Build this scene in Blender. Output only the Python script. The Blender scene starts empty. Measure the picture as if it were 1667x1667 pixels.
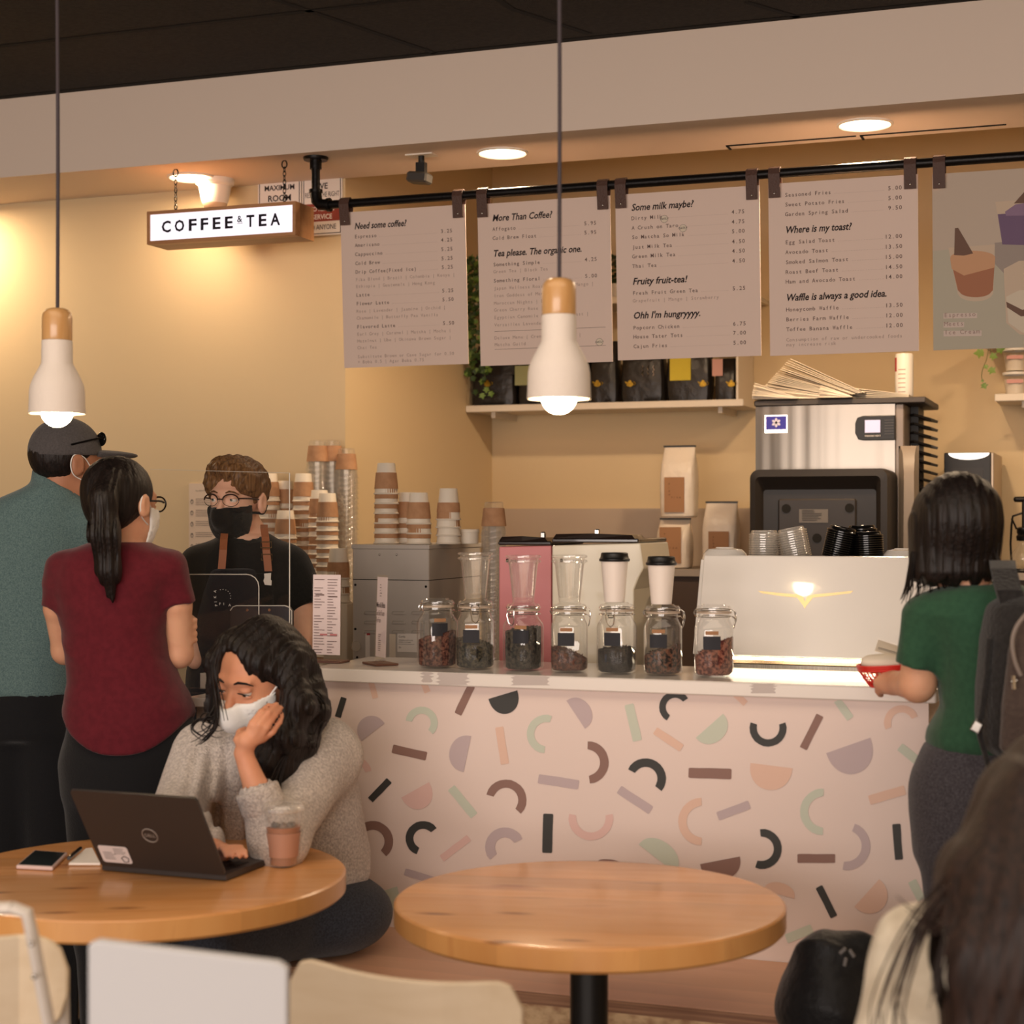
import bpy, math, random
import numpy as np
from mathutils import Vector, Matrix
PI = math.pi
sc = bpy.context.scene
COL = sc.collection
# ------------------------------------------------------------------ camera
FPX = 2750.0; HOR = 845.0; CXP = 833.5
TH = math.atan(FPX/7583.0); D0 = 4.238; CH = 1.5
cT, sT = math.cos(TH), math.sin(TH)
CX, CY = D0*sT, -D0*cT
cam_d = bpy.data.cameras.new('camera'); cam = bpy.data.objects.new('camera', cam_d); COL.objects.link(cam)
cam.location = (CX, CY, CH); cam.rotation_euler = (PI/2, 0, TH)
cam_d.sensor_width = 36; cam_d.lens = 36*FPX/1667; cam_d.shift_y = (HOR-833.5)/1667
cam_d.clip_start = .05; cam_d.clip_end = 60
cam_d.dof.use_dof = True; cam_d.dof.focus_distance = 5.1; cam_d.dof.aperture_fstop = 4.0
sc.camera = cam
vs = sc.view_settings; vs.view_transform = 'Standard'; vs.look = 'None'; vs.gamma = 1; vs.use_curve_mapping = False; vs.exposure = 0.0
try:
    sc.cycles.max_bounces = 10; sc.cycles.transparent_max_bounces = 64; sc.cycles.transmission_bounces = 10
    sc.cycles.diffuse_bounces = 3; sc.cycles.glossy_bounces = 4; sc.cycles.sample_clamp_indirect = 6
    sc.cycles.caustics_refractive = False; sc.cycles.caustics_reflective = False
except Exception: pass
def lin(c):
    c = c/255.0
    return c/12.92 if c <= .04045 else ((c+.055)/1.055)**2.4
def rgb(r, g, b): return (lin(r), lin(g), lin(b), 1)
w = bpy.data.worlds.new('world'); sc.world = w; w.use_nodes = True
w.node_tree.nodes['Background'].inputs[0].default_value = (.80, .62, .48, 1)
w.node_tree.nodes['Background'].inputs[1].default_value = .22
def area(name, loc, rot, sx, sy, power, col, shape='RECTANGLE', spread=PI):
    l = bpy.data.lights.new(name, 'AREA'); l.shape = shape; l.size = sx; l.size_y = sy; l.energy = power; l.color = col; l.spread = spread
    o = bpy.data.objects.new(name, l); o.location = loc; o.rotation_euler = rot; COL.objects.link(o); return o
# daylight through the shop windows behind the tables
area('window_daylight', (.6, -8.6, 1.7), (PI/2, 0, 0), 7.0, 2.2, 440, (1.0, .87, .79))
# the seating area's own ceiling lights
area('seating_ceiling_light', (.4, -2.6, 3.18), (0, 0, 0), 4.5, 2.4, 62, (1.0, .80, .62))
DOWN = (1.0, .73, .47)
# ------------------------------------------------------------------ pixel <-> place
FW = Vector((-sT, cT, 0)); RT = Vector((cT, sT, 0)); CAM = Vector((CX, CY, CH))
def D(xp, yp, d): return CAM + FW*d + RT*((xp-CXP)/FPX*d) + Vector((0, 0, (HOR-yp)/FPX*d))
def ray(xp, yp): return FW + RT*((xp-CXP)/FPX) + Vector((0, 0, (HOR-yp)/FPX))
def P(xp, yp, v):
    r = ray(xp, yp); return CAM + r*((v-CY)/r.y)
def G(xp, yp, z):
    r = ray(xp, yp); return CAM + r*((z-CH)/r.z)
def proj(p):
    q = Vector(p)-CAM; d = q.dot(FW)
    return (CXP+FPX*q.dot(RT)/d, HOR-FPX*q.z/d, d)
def vback(X, z, xp):   # v at which the point (X, v, z) shows at pixel column xp
    lo, hi = -3, 6
    for _ in range(40):
        m = (lo+hi)/2
        if proj((X, m, z))[0] < xp: lo = m
        else: hi = m
    return lo
def wpx(n, d): return n*d/FPX
# ------------------------------------------------------------------ materials
def nd(nt, t, **k):
    n = nt.nodes.new(t)
    for a, b in k.items(): setattr(n, a, b)
    return n
_M = {}
def mat(name, col, rough=.5, metal=0, col2=None, ns=8, nstr=(1, 1, 1), bump=0, bs=60, trans=0, ior=1.45, emit=None, es=0, coat=0, sheen=0, det=4, lo=.35, hi=.65, spec=.5, alpha=1, aniso=0, sss=0):
    if name in _M: return _M[name]
    m = bpy.data.materials.new(name); m.use_nodes = True; nt = m.node_tree; b = nt.nodes['Principled BSDF']
    b.inputs['Base Color'].default_value = col; b.inputs['Roughness'].default_value = rough; b.inputs['Metallic'].default_value = metal
    b.inputs['Transmission Weight'].default_value = trans; b.inputs['IOR'].default_value = ior; b.inputs['Coat Weight'].default_value = coat
    b.inputs['Sheen Weight'].default_value = sheen; b.inputs['Specular IOR Level'].default_value = spec; b.inputs['Alpha'].default_value = alpha
    if sss: b.inputs['Subsurface Weight'].default_value = sss; b.inputs['Subsurface Scale'].default_value = .01
    if emit: b.inputs['Emission Color'].default_value = emit; b.inputs['Emission Strength'].default_value = es
    tc = nd(nt, 'ShaderNodeTexCoord'); mp = nd(nt, 'ShaderNodeMapping'); mp.inputs['Scale'].default_value = nstr
    nt.links.new(tc.outputs['Object'], mp.inputs[0])
    if col2:
        n = nd(nt, 'ShaderNodeTexNoise'); n.inputs['Scale'].default_value = ns; n.inputs['Detail'].default_value = det
        r = nd(nt, 'ShaderNodeValToRGB'); r.color_ramp.elements[0].position = lo; r.color_ramp.elements[1].position = hi
        r.color_ramp.elements[0].color = col; r.color_ramp.elements[1].color = col2
        nt.links.new(mp.outputs[0], n.inputs['Vector']); nt.links.new(n.outputs[0], r.inputs[0]); nt.links.new(r.outputs[0], b.inputs['Base Color'])
    if bump:
        n = nd(nt, 'ShaderNodeTexNoise'); n.inputs['Scale'].default_value = bs; n.inputs['Detail'].default_value = 4
        bp = nd(nt, 'ShaderNodeBump'); bp.inputs['Strength'].default_value = bump; bp.inputs['Distance'].default_value = .01
        nt.links.new(mp.outputs[0], n.inputs['Vector']); nt.links.new(n.outputs[0], bp.inputs['Height']); nt.links.new(bp.outputs[0], b.inputs['Normal'])
    _M[name] = m; return m
def wood(name, c1, c2, c3, rough=.25, scale=1.0, coat=.3, stretch=(1, 12, 12), knots=True):
    m = bpy.data.materials.new(name); m.use_nodes = True; nt = m.node_tree; b = nt.nodes['Principled BSDF']; L = nt.links.new
    b.inputs['Roughness'].default_value = rough; b.inputs['Coat Weight'].default_value = coat; b.inputs['Coat Roughness'].default_value = .08
    tc = nd(nt, 'ShaderNodeTexCoord'); mp = nd(nt, 'ShaderNodeMapping'); mp.inputs['Scale'].default_value = tuple(s*scale for s in stretch)
    L(tc.outputs['Object'], mp.inputs[0])
    n = nd(nt, 'ShaderNodeTexNoise'); n.inputs['Scale'].default_value = 2.2; n.inputs['Detail'].default_value = 7; n.inputs['Distortion'].default_value = .6
    L(mp.outputs[0], n.inputs['Vector'])
    r = nd(nt, 'ShaderNodeValToRGB'); e = r.color_ramp.elements; e[0].position = .3; e[0].color = c1; e[1].position = .62; e[1].color = c2
    x = e.new(.8); x.color = c3; L(n.outputs[0], r.inputs[0])
    out = r.outputs[0]
    # planks: each strip its own tone
    mp2 = nd(nt, 'ShaderNodeMapping'); L(tc.outputs['Object'], mp2.inputs[0])
    sx = nd(nt, 'ShaderNodeSeparateXYZ'); L(mp2.outputs[0], sx.inputs[0])
    mu = nd(nt, 'ShaderNodeMath', operation='MULTIPLY'); mu.inputs[1].default_value = 11.0; L(sx.outputs[1], mu.inputs[0])
    fl = nd(nt, 'ShaderNodeMath', operation='FLOOR'); L(mu.outputs[0], fl.inputs[0])
    wn = nd(nt, 'ShaderNodeTexWhiteNoise', noise_dimensions='1D'); L(fl.outputs[0], wn.inputs[1])
    mr = nd(nt, 'ShaderNodeMapRange'); mr.inputs[3].default_value = .78; mr.inputs[4].default_value = 1.12; L(wn.outputs[0], mr.inputs[0])
    hv = nd(nt, 'ShaderNodeHueSaturation'); L(mr.outputs[0], hv.inputs['Value']); L(out, hv.inputs['Color']); out = hv.outputs[0]
    if knots:
        vo = nd(nt, 'ShaderNodeTexVoronoi'); vo.inputs['Scale'].default_value = 2.6
        mp3 = nd(nt, 'ShaderNodeMapping'); mp3.inputs['Scale'].default_value = (1.3, 5.5, 0); L(tc.outputs['Object'], mp3.inputs[0]); L(mp3.outputs[0], vo.inputs['Vector'])
        r2 = nd(nt, 'ShaderNodeValToRGB'); r2.color_ramp.elements[0].position = .05; r2.color_ramp.elements[1].position = .17
        r2.color_ramp.elements[0].color = (.30, .20, .15, 1); r2.color_ramp.elements[1].color = (1, 1, 1, 1); L(vo.outputs['Distance'], r2.inputs[0])
        mx = nd(nt, 'ShaderNodeMix', data_type='RGBA', blend_type='MULTIPLY'); mx.inputs[0].default_value = 1
        L(out, mx.inputs[6]); L(r2.outputs[0], mx.inputs[7]); out = mx.outputs[2]
    L(out, b.inputs['Base Color'])
    return m
# ------------------------------------------------------------------ mesh building
class MB:
    def __init__(s): s.v = []; s.f = []; s.m = []; s.cur = 0
    def add(s, vs, fs, m=None):
        o = len(s.v); s.v += [tuple(x) for x in vs]
        for f in fs: s.f.append(tuple(i+o for i in f)); s.m.append(s.cur if m is None else m)
        return s
    def box(s, x0, x1, y0, y1, z0, z1, m=None, M=None):
        vs = [Vector((x, y, z)) for z in (z0, z1) for y in (y0, y1) for x in (x0, x1)]
        if M is not None: vs = [M @ q for q in vs]
        return s.add(vs, [(0, 2, 3, 1), (4, 5, 7, 6), (0, 1, 5, 4), (2, 6, 7, 3), (0, 4, 6, 2), (1, 3, 7, 5)], m)
    def bbox(s, x0, x1, y0, y1, z0, z1, b=.004, m=None, M=None):  # chamfered box
        pts = []
        for z in (z0, z0+b, z1-b, z1):
            e = b if z in (z0, z1) else 0
            X0, X1, Y0, Y1 = x0+e, x1-e, y0+e, y1-e; c = b if e == 0 else b*.6
            pts.append([(X0+c, Y0, z), (X1-c, Y0, z), (X1, Y0+c, z), (X1, Y1-c, z), (X1-c, Y1, z), (X0+c, Y1, z), (X0, Y1-c, z), (X0, Y0+c, z)])
        return s.rings(pts, m=m, M=M)
    def rings(s, R, close=True, caps=True, m=None, M=None, loop=False):
        n = len(R[0]); vs = [Vector(p) for r in R for p in r]
        if M is not None: vs = [M @ q for q in vs]
        fs = []
        for i in range(len(R)-(0 if loop else 1)):
            j2 = (i+1) % len(R)
            for j in range(n if close else n-1):
                a, b = i*n+j, i*n+(j+1) % n; c, d = j2*n+(j+1) % n, j2*n+j
                fs.append((a, b, c, d))
        if caps and not loop: fs.append(tuple(range(n))[::-1]); fs.append(tuple((len(R)-1)*n+j for j in range(n)))
        return s.add(vs, fs, m)
    def lathe(s, prof, c=(0, 0, 0), n=32, m=None, M=None, caps=False, sx=1, sy=1):
        R = [[(c[0]+r*sx*math.cos(2*PI*j/n), c[1]+r*sy*math.sin(2*PI*j/n), c[2]+z) for j in range(n)] for r, z in prof]
        return s.rings(R, m=m, M=M, caps=caps)
    def cyl(s, a, b, r, r2=None, n=20, m=None, caps=True):
        a, b = Vector(a), Vector(b); r2 = r if r2 is None else r2
        return s.tube([a, b], [r, r2], n, m, caps)
    def tube(s, path, rad, n=10, m=None, caps=True, sq=1.0, up=None, loop=False):
        path = [Vector(p) for p in path]; k = len(path)
        if not hasattr(rad, '__len__'): rad = [rad]*k
        R = []; ref = Vector(up) if up is not None else None
        for i, p in enumerate(path):
            if loop: t = path[(i+1) % k]-path[i-1]
            else: t = (path[min(i+1, k-1)]-path[max(i-1, 0)])
            t.normalize()
            if ref is None:
                ref = Vector((0, 0, 1)) if abs(t.z) < .9 else Vector((1, 0, 0))
            a = t.cross(ref)
            if a.length < 1e-5: a = t.cross(Vector((1, .1, 0)))
            a.normalize(); bb = a.cross(t).normalized()
            if up is None: ref = bb
            R.append([p+(a*math.cos(2*PI*j/n)+bb*(math.sin(2*PI*j/n)*sq))*rad[i] for j in range(n)])
        return s.rings(R, m=m, caps=caps, loop=loop)
    def sphere(s, c, r, n=16, m=None, sc_=(1, 1, 1), M=None):
        k = n//2; R = []
        for i in range(1, k):
            a = PI*i/k
            R.append([(c[0]+r*sc_[0]*math.sin(a)*math.cos(2*PI*j/n), c[1]+r*sc_[1]*math.sin(a)*math.sin(2*PI*j/n), c[2]-r*sc_[2]*math.cos(a)) for j in range(n)])
        return s.rings(R, m=m, M=M)
    def prism(s, poly, M, t, m=None):   # poly (x, y) extruded from 0 to t along local z, placed by M
        n = len(poly); vs = [M @ Vector((x, y, 0)) for x, y in poly]+[M @ Vector((x, y, t)) for x, y in poly]
        return s.add(vs, [tuple(range(n))[::-1], tuple(range(n, 2*n))]+[(i, (i+1) % n, n+(i+1) % n, n+i) for i in range(n)], m)
    def build(s, name, mats, parent=None, smooth=False, inv=None, bevel=0):
        me = bpy.data.meshes.new(name); me.from_pydata(s.v, [], s.f); me.validate()
        if not isinstance(mats, (list, tuple)): mats = [mats]
        for x in mats: me.materials.append(x)
        if len(mats) > 1 and len(me.polygons) == len(s.m): me.polygons.foreach_set('material_index', s.m)
        return finish(name, me, parent, smooth, bevel)
def finish(name, me, parent, smooth=False, bevel=0):
    me.update()
    o = bpy.data.objects.new(name, me); COL.objects.link(o)
    if smooth:
        me.polygons.foreach_set('use_smooth', [True]*len(me.polygons))
        if smooth != 'all':
            try: me.set_sharp_from_angle(angle=math.radians(38 if smooth is True else smooth))
            except Exception: pass
    if bevel:
        b = o.modifiers.new('bevel', 'BEVEL'); b.width = bevel; b.segments = 2; b.limit_method = 'ANGLE'; b.angle_limit = .6
    if parent is not None:
        o.parent = parent
        if parent.get('_w') is not None: o.matrix_parent_inverse = Matrix.Translation(-Vector(parent['_w']))
    return o
def thing(name, label, cat, loc=(0, 0, 0), group=None, world=True, rz=0):
    o = bpy.data.objects.new(name, None); COL.objects.link(o); o.location = loc; o.rotation_euler = (0, 0, rz); o.empty_display_size = .1
    o['label'] = label; o['category'] = cat
    if group: o['group'] = group
    if world: o['_w'] = [float(c) for c in loc]
    return o
def tag(o, label, cat, group=None, kind=None):
    o['label'] = label; o['category'] = cat
    if group: o['group'] = group
    if kind: o['kind'] = kind
    return o
def struct(o): o['kind'] = 'structure'; return o
def kids(o): return [c for c in bpy.data.objects if c.parent == o]
def dup(root, loc=None, rz=None, label=None, group=None, rot=None, tree=None):
    r = root.copy(); COL.objects.link(r)
    if loc is not None: r.location = loc
    if rz is not None: r.rotation_euler = (0, 0, rz)
    if rot is not None: r.rotation_euler = rot
    if label: r['label'] = label
    if group: r['group'] = group
    for ch in (tree if tree is not None else kids(root)):
        c = ch.copy(); COL.objects.link(c); c.parent = r
        for g in kids(ch) if tree is None else []:
            d = g.copy(); COL.objects.link(d); d.parent = c
    return r
# ------------------------------------------------------------------ lettering
_G = {}
def glyph(t, shear=0, off=0):
    k = (t, shear, off)
    if k in _G: return _G[k]
    cu = bpy.data.curves.new('t', 'FONT'); cu.body = t; cu.size = 1; cu.shear = shear; cu.offset = off; cu.resolution_u = 2; cu.fill_mode = 'FRONT'
    ob = bpy.data.objects.new('t', cu); COL.objects.link(ob)
    dg = bpy.context.evaluated_depsgraph_get(); ev = ob.evaluated_get(dg); me = ev.to_mesh()
    vs = [(v.co.x, v.co.y) for v in me.vertices]; fs = [tuple(p.vertices) for p in me.polygons]
    ev.to_mesh_clear(); bpy.data.objects.remove(ob); bpy.data.curves.remove(cu)
    _G[k] = (vs, fs); return _G[k]
def text(mb, t, x, y, size, M, m=0, align='L', shear=0, off=0, mono=0, width=None, z=0):
    """lays text in the local plane of M (x right, y up); mono = letter pitch in units of size"""
    items = []; cx = 0
    if mono:
        for ch in t:
            if ch != ' ':
                vs, fs = glyph(ch, shear, off)
                if vs:
                    a = min(v[0] for v in vs); b = max(v[0] for v in vs); g = (mono-(b-a))/2-a; s_ = 1.0
                    if b-a > mono*.95: s_ = mono*.95/(b-a); g = (mono-(b-a)*s_)/2-a*s_
                    items.append(([(cx+g+v[0]*s_, v[1]) for v in vs], fs))
            cx += mono
        W = cx
    else:
        vs, fs = glyph(t, shear, off); items = [(vs, fs)]; W = max([v[0] for v in vs]+[0])
    k = size if width is None else width/W
    x0 = x-(W*k if align == 'R' else W*k/2 if align == 'C' else 0)
    for vs, fs in items:
        mb.add([M @ Vector((x0+v[0]*k, y+v[1]*size, z)) for v in vs], fs, m)
    return W*k
def frame(o, xax, yax):   # matrix: local x -> xax, y -> yax, z -> normal
    x = Vector(xax).normalized(); y = Vector(yax).normalized(); z = x.cross(y)
    return Matrix(((x.x, y.x, z.x, o[0]), (x.y, y.y, z.y, o[1]), (x.z, y.z, z.z, o[2]), (0, 0, 0, 1)))
FRONT = lambda o: frame(o, (1, 0, 0), (0, 0, 1))   # faces -Y (towards the camera)
# ================================================================== the room
ZS = 2.887          # underside of the soffit
ZC = 3.205          # black ceiling
VS0, VW, VB = 1.76, 2.25, 3.95   # soffit front, left wall, alcove back wall
XA = P(562, 600, VW).x           # corner where the alcove starts
m_wall = mat('wall_paint', rgb(218, 194, 154), .75, bump=.05, bs=25)
m_front = mat('soffit_paint', rgb(234, 216, 200), .8, bump=.03, bs=20)
m_ceil = mat('black_ceiling_tile', rgb(50, 44, 38), .95, col2=rgb(40, 35, 30), ns=60, bump=.4, bs=220)
m_dark = mat('dark_joint', rgb(14, 12, 10), .9)
m_white = mat('white_plastic', rgb(236, 230, 220), .35)
m_black = mat('black_plastic', rgb(20, 19, 19), .42)
m_blackg = mat('black_gloss', rgb(16, 15, 15), .18)
m_iron = mat('black_iron', rgb(26, 23, 22), .38, metal=.6, bump=.1, bs=90)
m_steel = mat('brushed_steel', rgb(172, 166, 158), .33, metal=1, col2=rgb(150, 145, 138), ns=5, nstr=(80, 80, 1.2))
m_chrome = mat('chrome', rgb(205, 202, 198), .15, metal=1)
m_kraft = mat('kraft_paper', rgb(192, 146, 108), .8, col2=rgb(178, 132, 96), ns=30, bump=.1, bs=120)
m_paper = mat('white_paper', rgb(238, 230, 222), .75)
m_cream = mat('cream_paper', rgb(228, 214, 194), .8)
m_ink = mat('ink', rgb(42, 30, 30), .8)
m_ink2 = mat('ink_soft', rgb(112, 90, 84), .85)
m_ink3 = mat('ink_faint', rgb(172, 148, 138), .85)
m_skin = mat('skin', rgb(216, 164, 132), .5, col2=rgb(204, 148, 118), ns=14, sss=.08, spec=.35)

def wallbox(name, *a, mt=m_wall):
    return struct(MB().box(*a).build(name, mt))
XL, XR, YF = -6.5, 4.6, -8.7
wallbox('wall_back_left', XL, XA, VW, VW+.1, 0, ZS+.02)
wallbox('wall_alcove_side', XA-.1, XA, VW+.1, VB, 0, 3.6)
wallbox('wall_back', XA-.1, XR, VB, VB+.1, 0, 3.6)
wallbox('wall_right', XR, XR+.1, YF, VB+.1, 0, 3.6)
wallbox('wall_left', XL-.1, XL, YF, VW, 0, 3.3)
# soffit: a dropped bulkhead, front face and underside
mb = MB(); mb.box(XL, XR, VS0, VW, ZS, ZC+.4)
struct(mb.build('wall_soffit', m_front))
struct(MB().box(XA-.1, XR, VW, VB, 3.3, 3.4).build('ceiling_alcove', m_wall))
mb = MB()
for x0, x1 in [(P(1188, 250, VW).x, P(1398, 236, VW).x), (P(1404, 236, VW).x, P(1640, 218, VW).x)]:
    mb.box(x0, x1, VW-.07, VW-.064, ZS-.004, ZS+.001); mb.box(x0, x0+.008, VW-.07, VW, ZS-.004, ZS+.001)
struct(mb.build('trim_1', m_dark))
# wainscot on the alcove wall, its top edge shows above the grinders
zw = P(930, 828, VB-.03).z
struct(MB().box(XA, P(1215, 828, VB).x+.4, VB-.03, VB, 0, zw).build('trim_2', mat('wainscot', rgb(190, 172, 154), .6)))
# ceiling: black acoustic tiles with recessed joints
mb = MB(); mb.box(XL, XR, YF, VS0, ZC, ZC+.1, 0)
def joint(a, b, wd=.012):
    d = (b-a).normalized(); n = Vector((-d.y, d.x, 0))*wd
    mb.add([a-n, a+n, b+n, b-n], [(0, 1, 2, 3)], 1)
e = Vector((0, 0, -.002))
for k in range(7):
    y = VS0-.03-.62*k
    joint(Vector((XL, y, ZC))+e, Vector((XR, y, ZC))+e)
for (xa, ya, xb, yb) in [(440, -4, 708, 86), (833, 14, 960, 55), (1215, 3, 1300, 28), (700, -80, 833, 14)]:
    A, B = G(xa, ya, ZC), G(xb, yb, ZC); joint(A+e, B+e)
struct(mb.build('ceiling', [m_ceil, m_dark]))
m_floor = mat('floor_concrete', rgb(96, 82, 72), .45, col2=rgb(120, 104, 92), ns=2.5, bump=.05, bs=30)
struct(MB().box(XL, XR, YF, VB, -.05, 0).build('floor', m_floor))
# front wall with the shop windows behind the camera
mb = MB(); mb.box(XL, XR, YF-.12, YF, 0, .5); mb.box(XL, XR, YF-.12, YF, 2.9, 3.3); mb.box(XL, -4.8, YF-.12, YF, .5, 2.9); mb.box(4.4, XR, YF-.12, YF, .5, 2.9)
struct(mb.build('wall_front', m_wall))
mb = MB()
for i in range(5): mb.box(-4.8+i*2.3-.03, -4.8+i*2.3+.03, YF-.1, YF-.02, .5, 2.9)
mb.box(-4.8, 4.4, YF-.1, YF-.02, .5, .56); mb.box(-4.8, 4.4, YF-.1, YF-.02, 2.84, 2.9)
struct(mb.build('window_1', m_black))
# ------------------------------------------------------------------ recessed lights in the soffit
XLt = [P(312, 288, 2.01).x, P(818, 247, 2.01).x, P(1408, 202, 2.01).x]
stp = (XLt[2]-XLt[0])/2
LX = [XLt[0]-stp*.98]+XLt+[XLt[2]+stp]
m_led = mat('led_disc', rgb(255, 235, 200), .5, emit=(1, .80, .52, 1), es=9)
labs = ['recessed round ceiling light off the left edge above the wall', 'glowing recessed round light beside the white dome camera', 'glowing recessed round light just behind the pendant cord, centre of soffit', 'glowing recessed round light above the two rightmost menu boards', 'recessed round ceiling light beyond the photo poster']
for i, x in enumerate(LX):
    o = thing('recessed_light', labs[i], 'ceiling light', (x, 2.01, ZS), 'recessed soffit lights', world=False)
    MB().lathe([(.098, .0005), (.098, -.005), (.09, -.008), (.086, -.002)], n=40).build('trim_ring', m_white, o, True)
    MB().lathe([(.0001, -.003), (.086, -.003)], n=40).build('diffuser', m_led, o)
    pw = [14, 7, 11, 30, 24][i]
    area('downlight', (x, 2.01, ZS-.02), (0, 0, 0), .15, .15, pw, DOWN, 'DISK')
# ------------------------------------------------------------------ counter
ZT = 1.1124; XLc = P(500, 1090, -.03).x; XRc = P(1524, 1140, -.03).x
m_slab = mat('white_counter_slab', rgb(232, 224, 216), .18, coat=.3)
m_panel = mat('painted_panel', rgb(226, 207, 198), .5)
ct = thing('service_counter', 'pale pink service counter painted with confetti arcs, bars and half discs', 'counter', (0, 0, 0))
MB().bbox(XLc, XRc, -.03, .36, ZT-.034, ZT, .003).build('countertop', m_slab, ct)
MB().box(XLc+.02, XRc-.02, 0, .33, .0, ZT-.034).build('front_panel', m_panel, ct)
C_D, C_B, C_L, C_M, C_P, C_K = 0, 1, 2, 3, 4, 5
cols = [mat('paint_dark', rgb(58, 58, 56), .6), mat('paint_brown', rgb(140, 108, 98), .6), mat('paint_lavender', rgb(190, 172, 174), .6), mat('paint_mint', rgb(196, 202, 186), .6), mat('paint_peach', rgb(224, 189, 170), .6), mat('paint_pink', rgb(222, 186, 178), .6), mat('paint_grey', rgb(190, 178, 172), .5)]
A7 = lambda x, y: (540+x/2.977, 1080+y/2.977)
A8 = lambda x, y: (1040+x/3.206, 1090+y/3.206)
pm = MB(); rnd = random.Random(4); LZ = [0]
def putpoly(pts, m, v=None):
    LZ[0] += 1; yy = (-.0012-.00001*LZ[0]) if v is None else v
    w_ = []
    for (x, y) in pts:
        q = P(x, y, 0 if v is None else v); w_.append(Vector((min(q.x, XRc-.021), yy, min(q.z, (ZT-.0345) if v is None else ZT-.0005))))
    pm.add(w_, [tuple(range(len(w_)))], m)
def wob(): return rnd.uniform(-.5, .5)
def bar(A, x0, y0, x1, y1, wd, m):
    a, b = Vector(A(x0, y0)), Vector(A(x1, y1)); s = (Vector(A(1, 0))-Vector(A(0, 0))).x; h = wd*s/2
    d = (b-a).normalized(); n = Vector((-d.y, d.x))
    k = 6; pts = []
    for t in [0, .03, .25, .5, .75, .97, 1]:
        e = h*(.86 if t in (0, 1) else 1); p = a+(b-a)*t+n*(e+wob()*.6); pts.append(tuple(p))
    for t in [1, .97, .75, .5, .25, .03, 0]:
        e = h*(.86 if t in (0, 1) else 1); p = a+(b-a)*t-n*(e+wob()*.6); pts.append(tuple(p))
    putpoly(pts, m)
def arc(A, cx, cy, R, wd, a0, a1, m):
    c = Vector(A(cx, cy)); s = (Vector(A(1, 0))-Vector(A(0, 0))).x; N = 14; P1 = []; P2 = []
    for i in range(N+1):
        a = math.radians(a0+(a1-a0)*i/N); h = wd/2*(.9 if i in (0, N) else 1)
        P1.append((c.x+(R+h)*s*math.cos(a)+wob()*.4, c.y+(R+h)*s*math.sin(a)+wob()*.4)); P2.append((c.x+(R-h)*s*math.cos(a), c.y+(R-h)*s*math.sin(a)))
    putpoly(P1+P2[::-1], m)
def half(A, x0, y0, x1, y1, m, side=1, dep=None):
    a, b = Vector(A(x0, y0)), Vector(A(x1, y1)); c = (a+b)/2; r = (b-a).length/2; d = (b-a).normalized(); n = Vector((-d.y, d.x))*side
    s = (Vector(A(1, 0))-Vector(A(0, 0))).x; dp = r if dep is None else dep*s
    pts = [tuple(c-d*(r*math.cos(PI*i/18))+n*(dp*math.sin(PI*i/18)**.85)) for i in range(19)]
    putpoly(pts, m)
bar(A7, 60, 165, 30, 260, 30, C_D); bar(A7, 192, 86, 212, 168, 28, C_P); bar(A7, 442, 86, 466, 140, 30, C_P)
bar(A7, 678, 106, 612, 246, 38, C_B); bar(A7, 295, 413, 460, 450, 42, C_B); bar(A7, 812, 308, 840, 488, 40, C_P)
bar(A7, 1442, 198, 1482, 375, 45, C_M); bar(A7, 1002, 558, 1198, 588, 46, C_L); bar(A7, 580, 602, 692, 738, 42, C_M)
bar(A7, 280, 566, 188, 662, 34, C_D); bar(A7, 1050, 728, 1044, 918, 48, C_D); bar(A7, 1393, 610, 1548, 712, 42, C_L)
bar(A7, 534, 946, 666, 844, 36, C_K); bar(A7, 355, 1008, 495, 1052, 34, C_L)
arc(A7, 436, 288, 62, 34, 188, 405, C_M); arc(A7, 1040, 342, 76, 36, 95, 288, C_M); arc(A7, 1238, 480, 84, 42, -88, 82, C_B)
arc(A7, 1522, 558, 78, 42, 208, 398, C_D); arc(A7, 845, 662, 80, 40, 196, 402, C_B); arc(A7, 200, 862, 78, 42, 225, 408, C_B)
arc(A7, 444, 848, 66, 38, 112, 322, C_D); arc(A7, 840, 890, 72, 48, 140, 335, C_L); arc(A7, 1257, 748, 90, 38, -10, 190, C_K)
arc(A7, 100, 545, 82, 34, 262, 345, C_K)
half(A7, 145, 376, 258, 290, C_L, -1, 82); half(A7, 760, 172, 900, 130, C_D, 1, 95); half(A7, 1138, 180, 1228, 316, C_L, -1, 78)
half(A7, 677, 352, 640, 526, C_L, 1, 88); half(A7, 338, 650, 472, 575, C_K, 1, 98); half(A7, 165, 1130, 318, 1080, C_M, 1, 112)
half(A7, 1290, 960, 1400, 970, C_B, -1, 16)
bar(A8, 85, 318, 225, 410, 42, C_P); arc(A8, 190, 196, 66, 34, 122, 325, C_D); bar(A8, 505, 128, 558, 178, 34, C_P)
half(A8, 298, 356, 440, 230, C_M, 1, 92); arc(A8, 675, 305, 78, 38, -18, 198, C_D); bar(A8, 946, 238, 858, 412, 40, C_B)
bar(A8, 1035, 158, 1105, 256, 42, C_M); arc(A8, 1372, 278, 74, 38, 158, 338, C_P); half(A8, 978, 436, 1208, 355, C_L, 1, 152)
bar(A8, 1362, 402, 1460, 480, 46, C_M); bar(A8, 260, 538, 484, 545, 54, C_B); half(A8, 583, 487, 803, 515, C_P, 1, 128)
arc(A8, 965, 742, 102, 42, 92, 270, C_M); bar(A8, 1203, 682, 1390, 627, 50, C_P); arc(A8, 332, 793, 104, 44, 92, 268, C_P)
bar(A8, 412, 766, 578, 704, 45, C_L); arc(A8, 642, 935, 84, 42, -95, 110, C_D); bar(A8, 828, 985, 1025, 985, 46, C_B)
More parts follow.
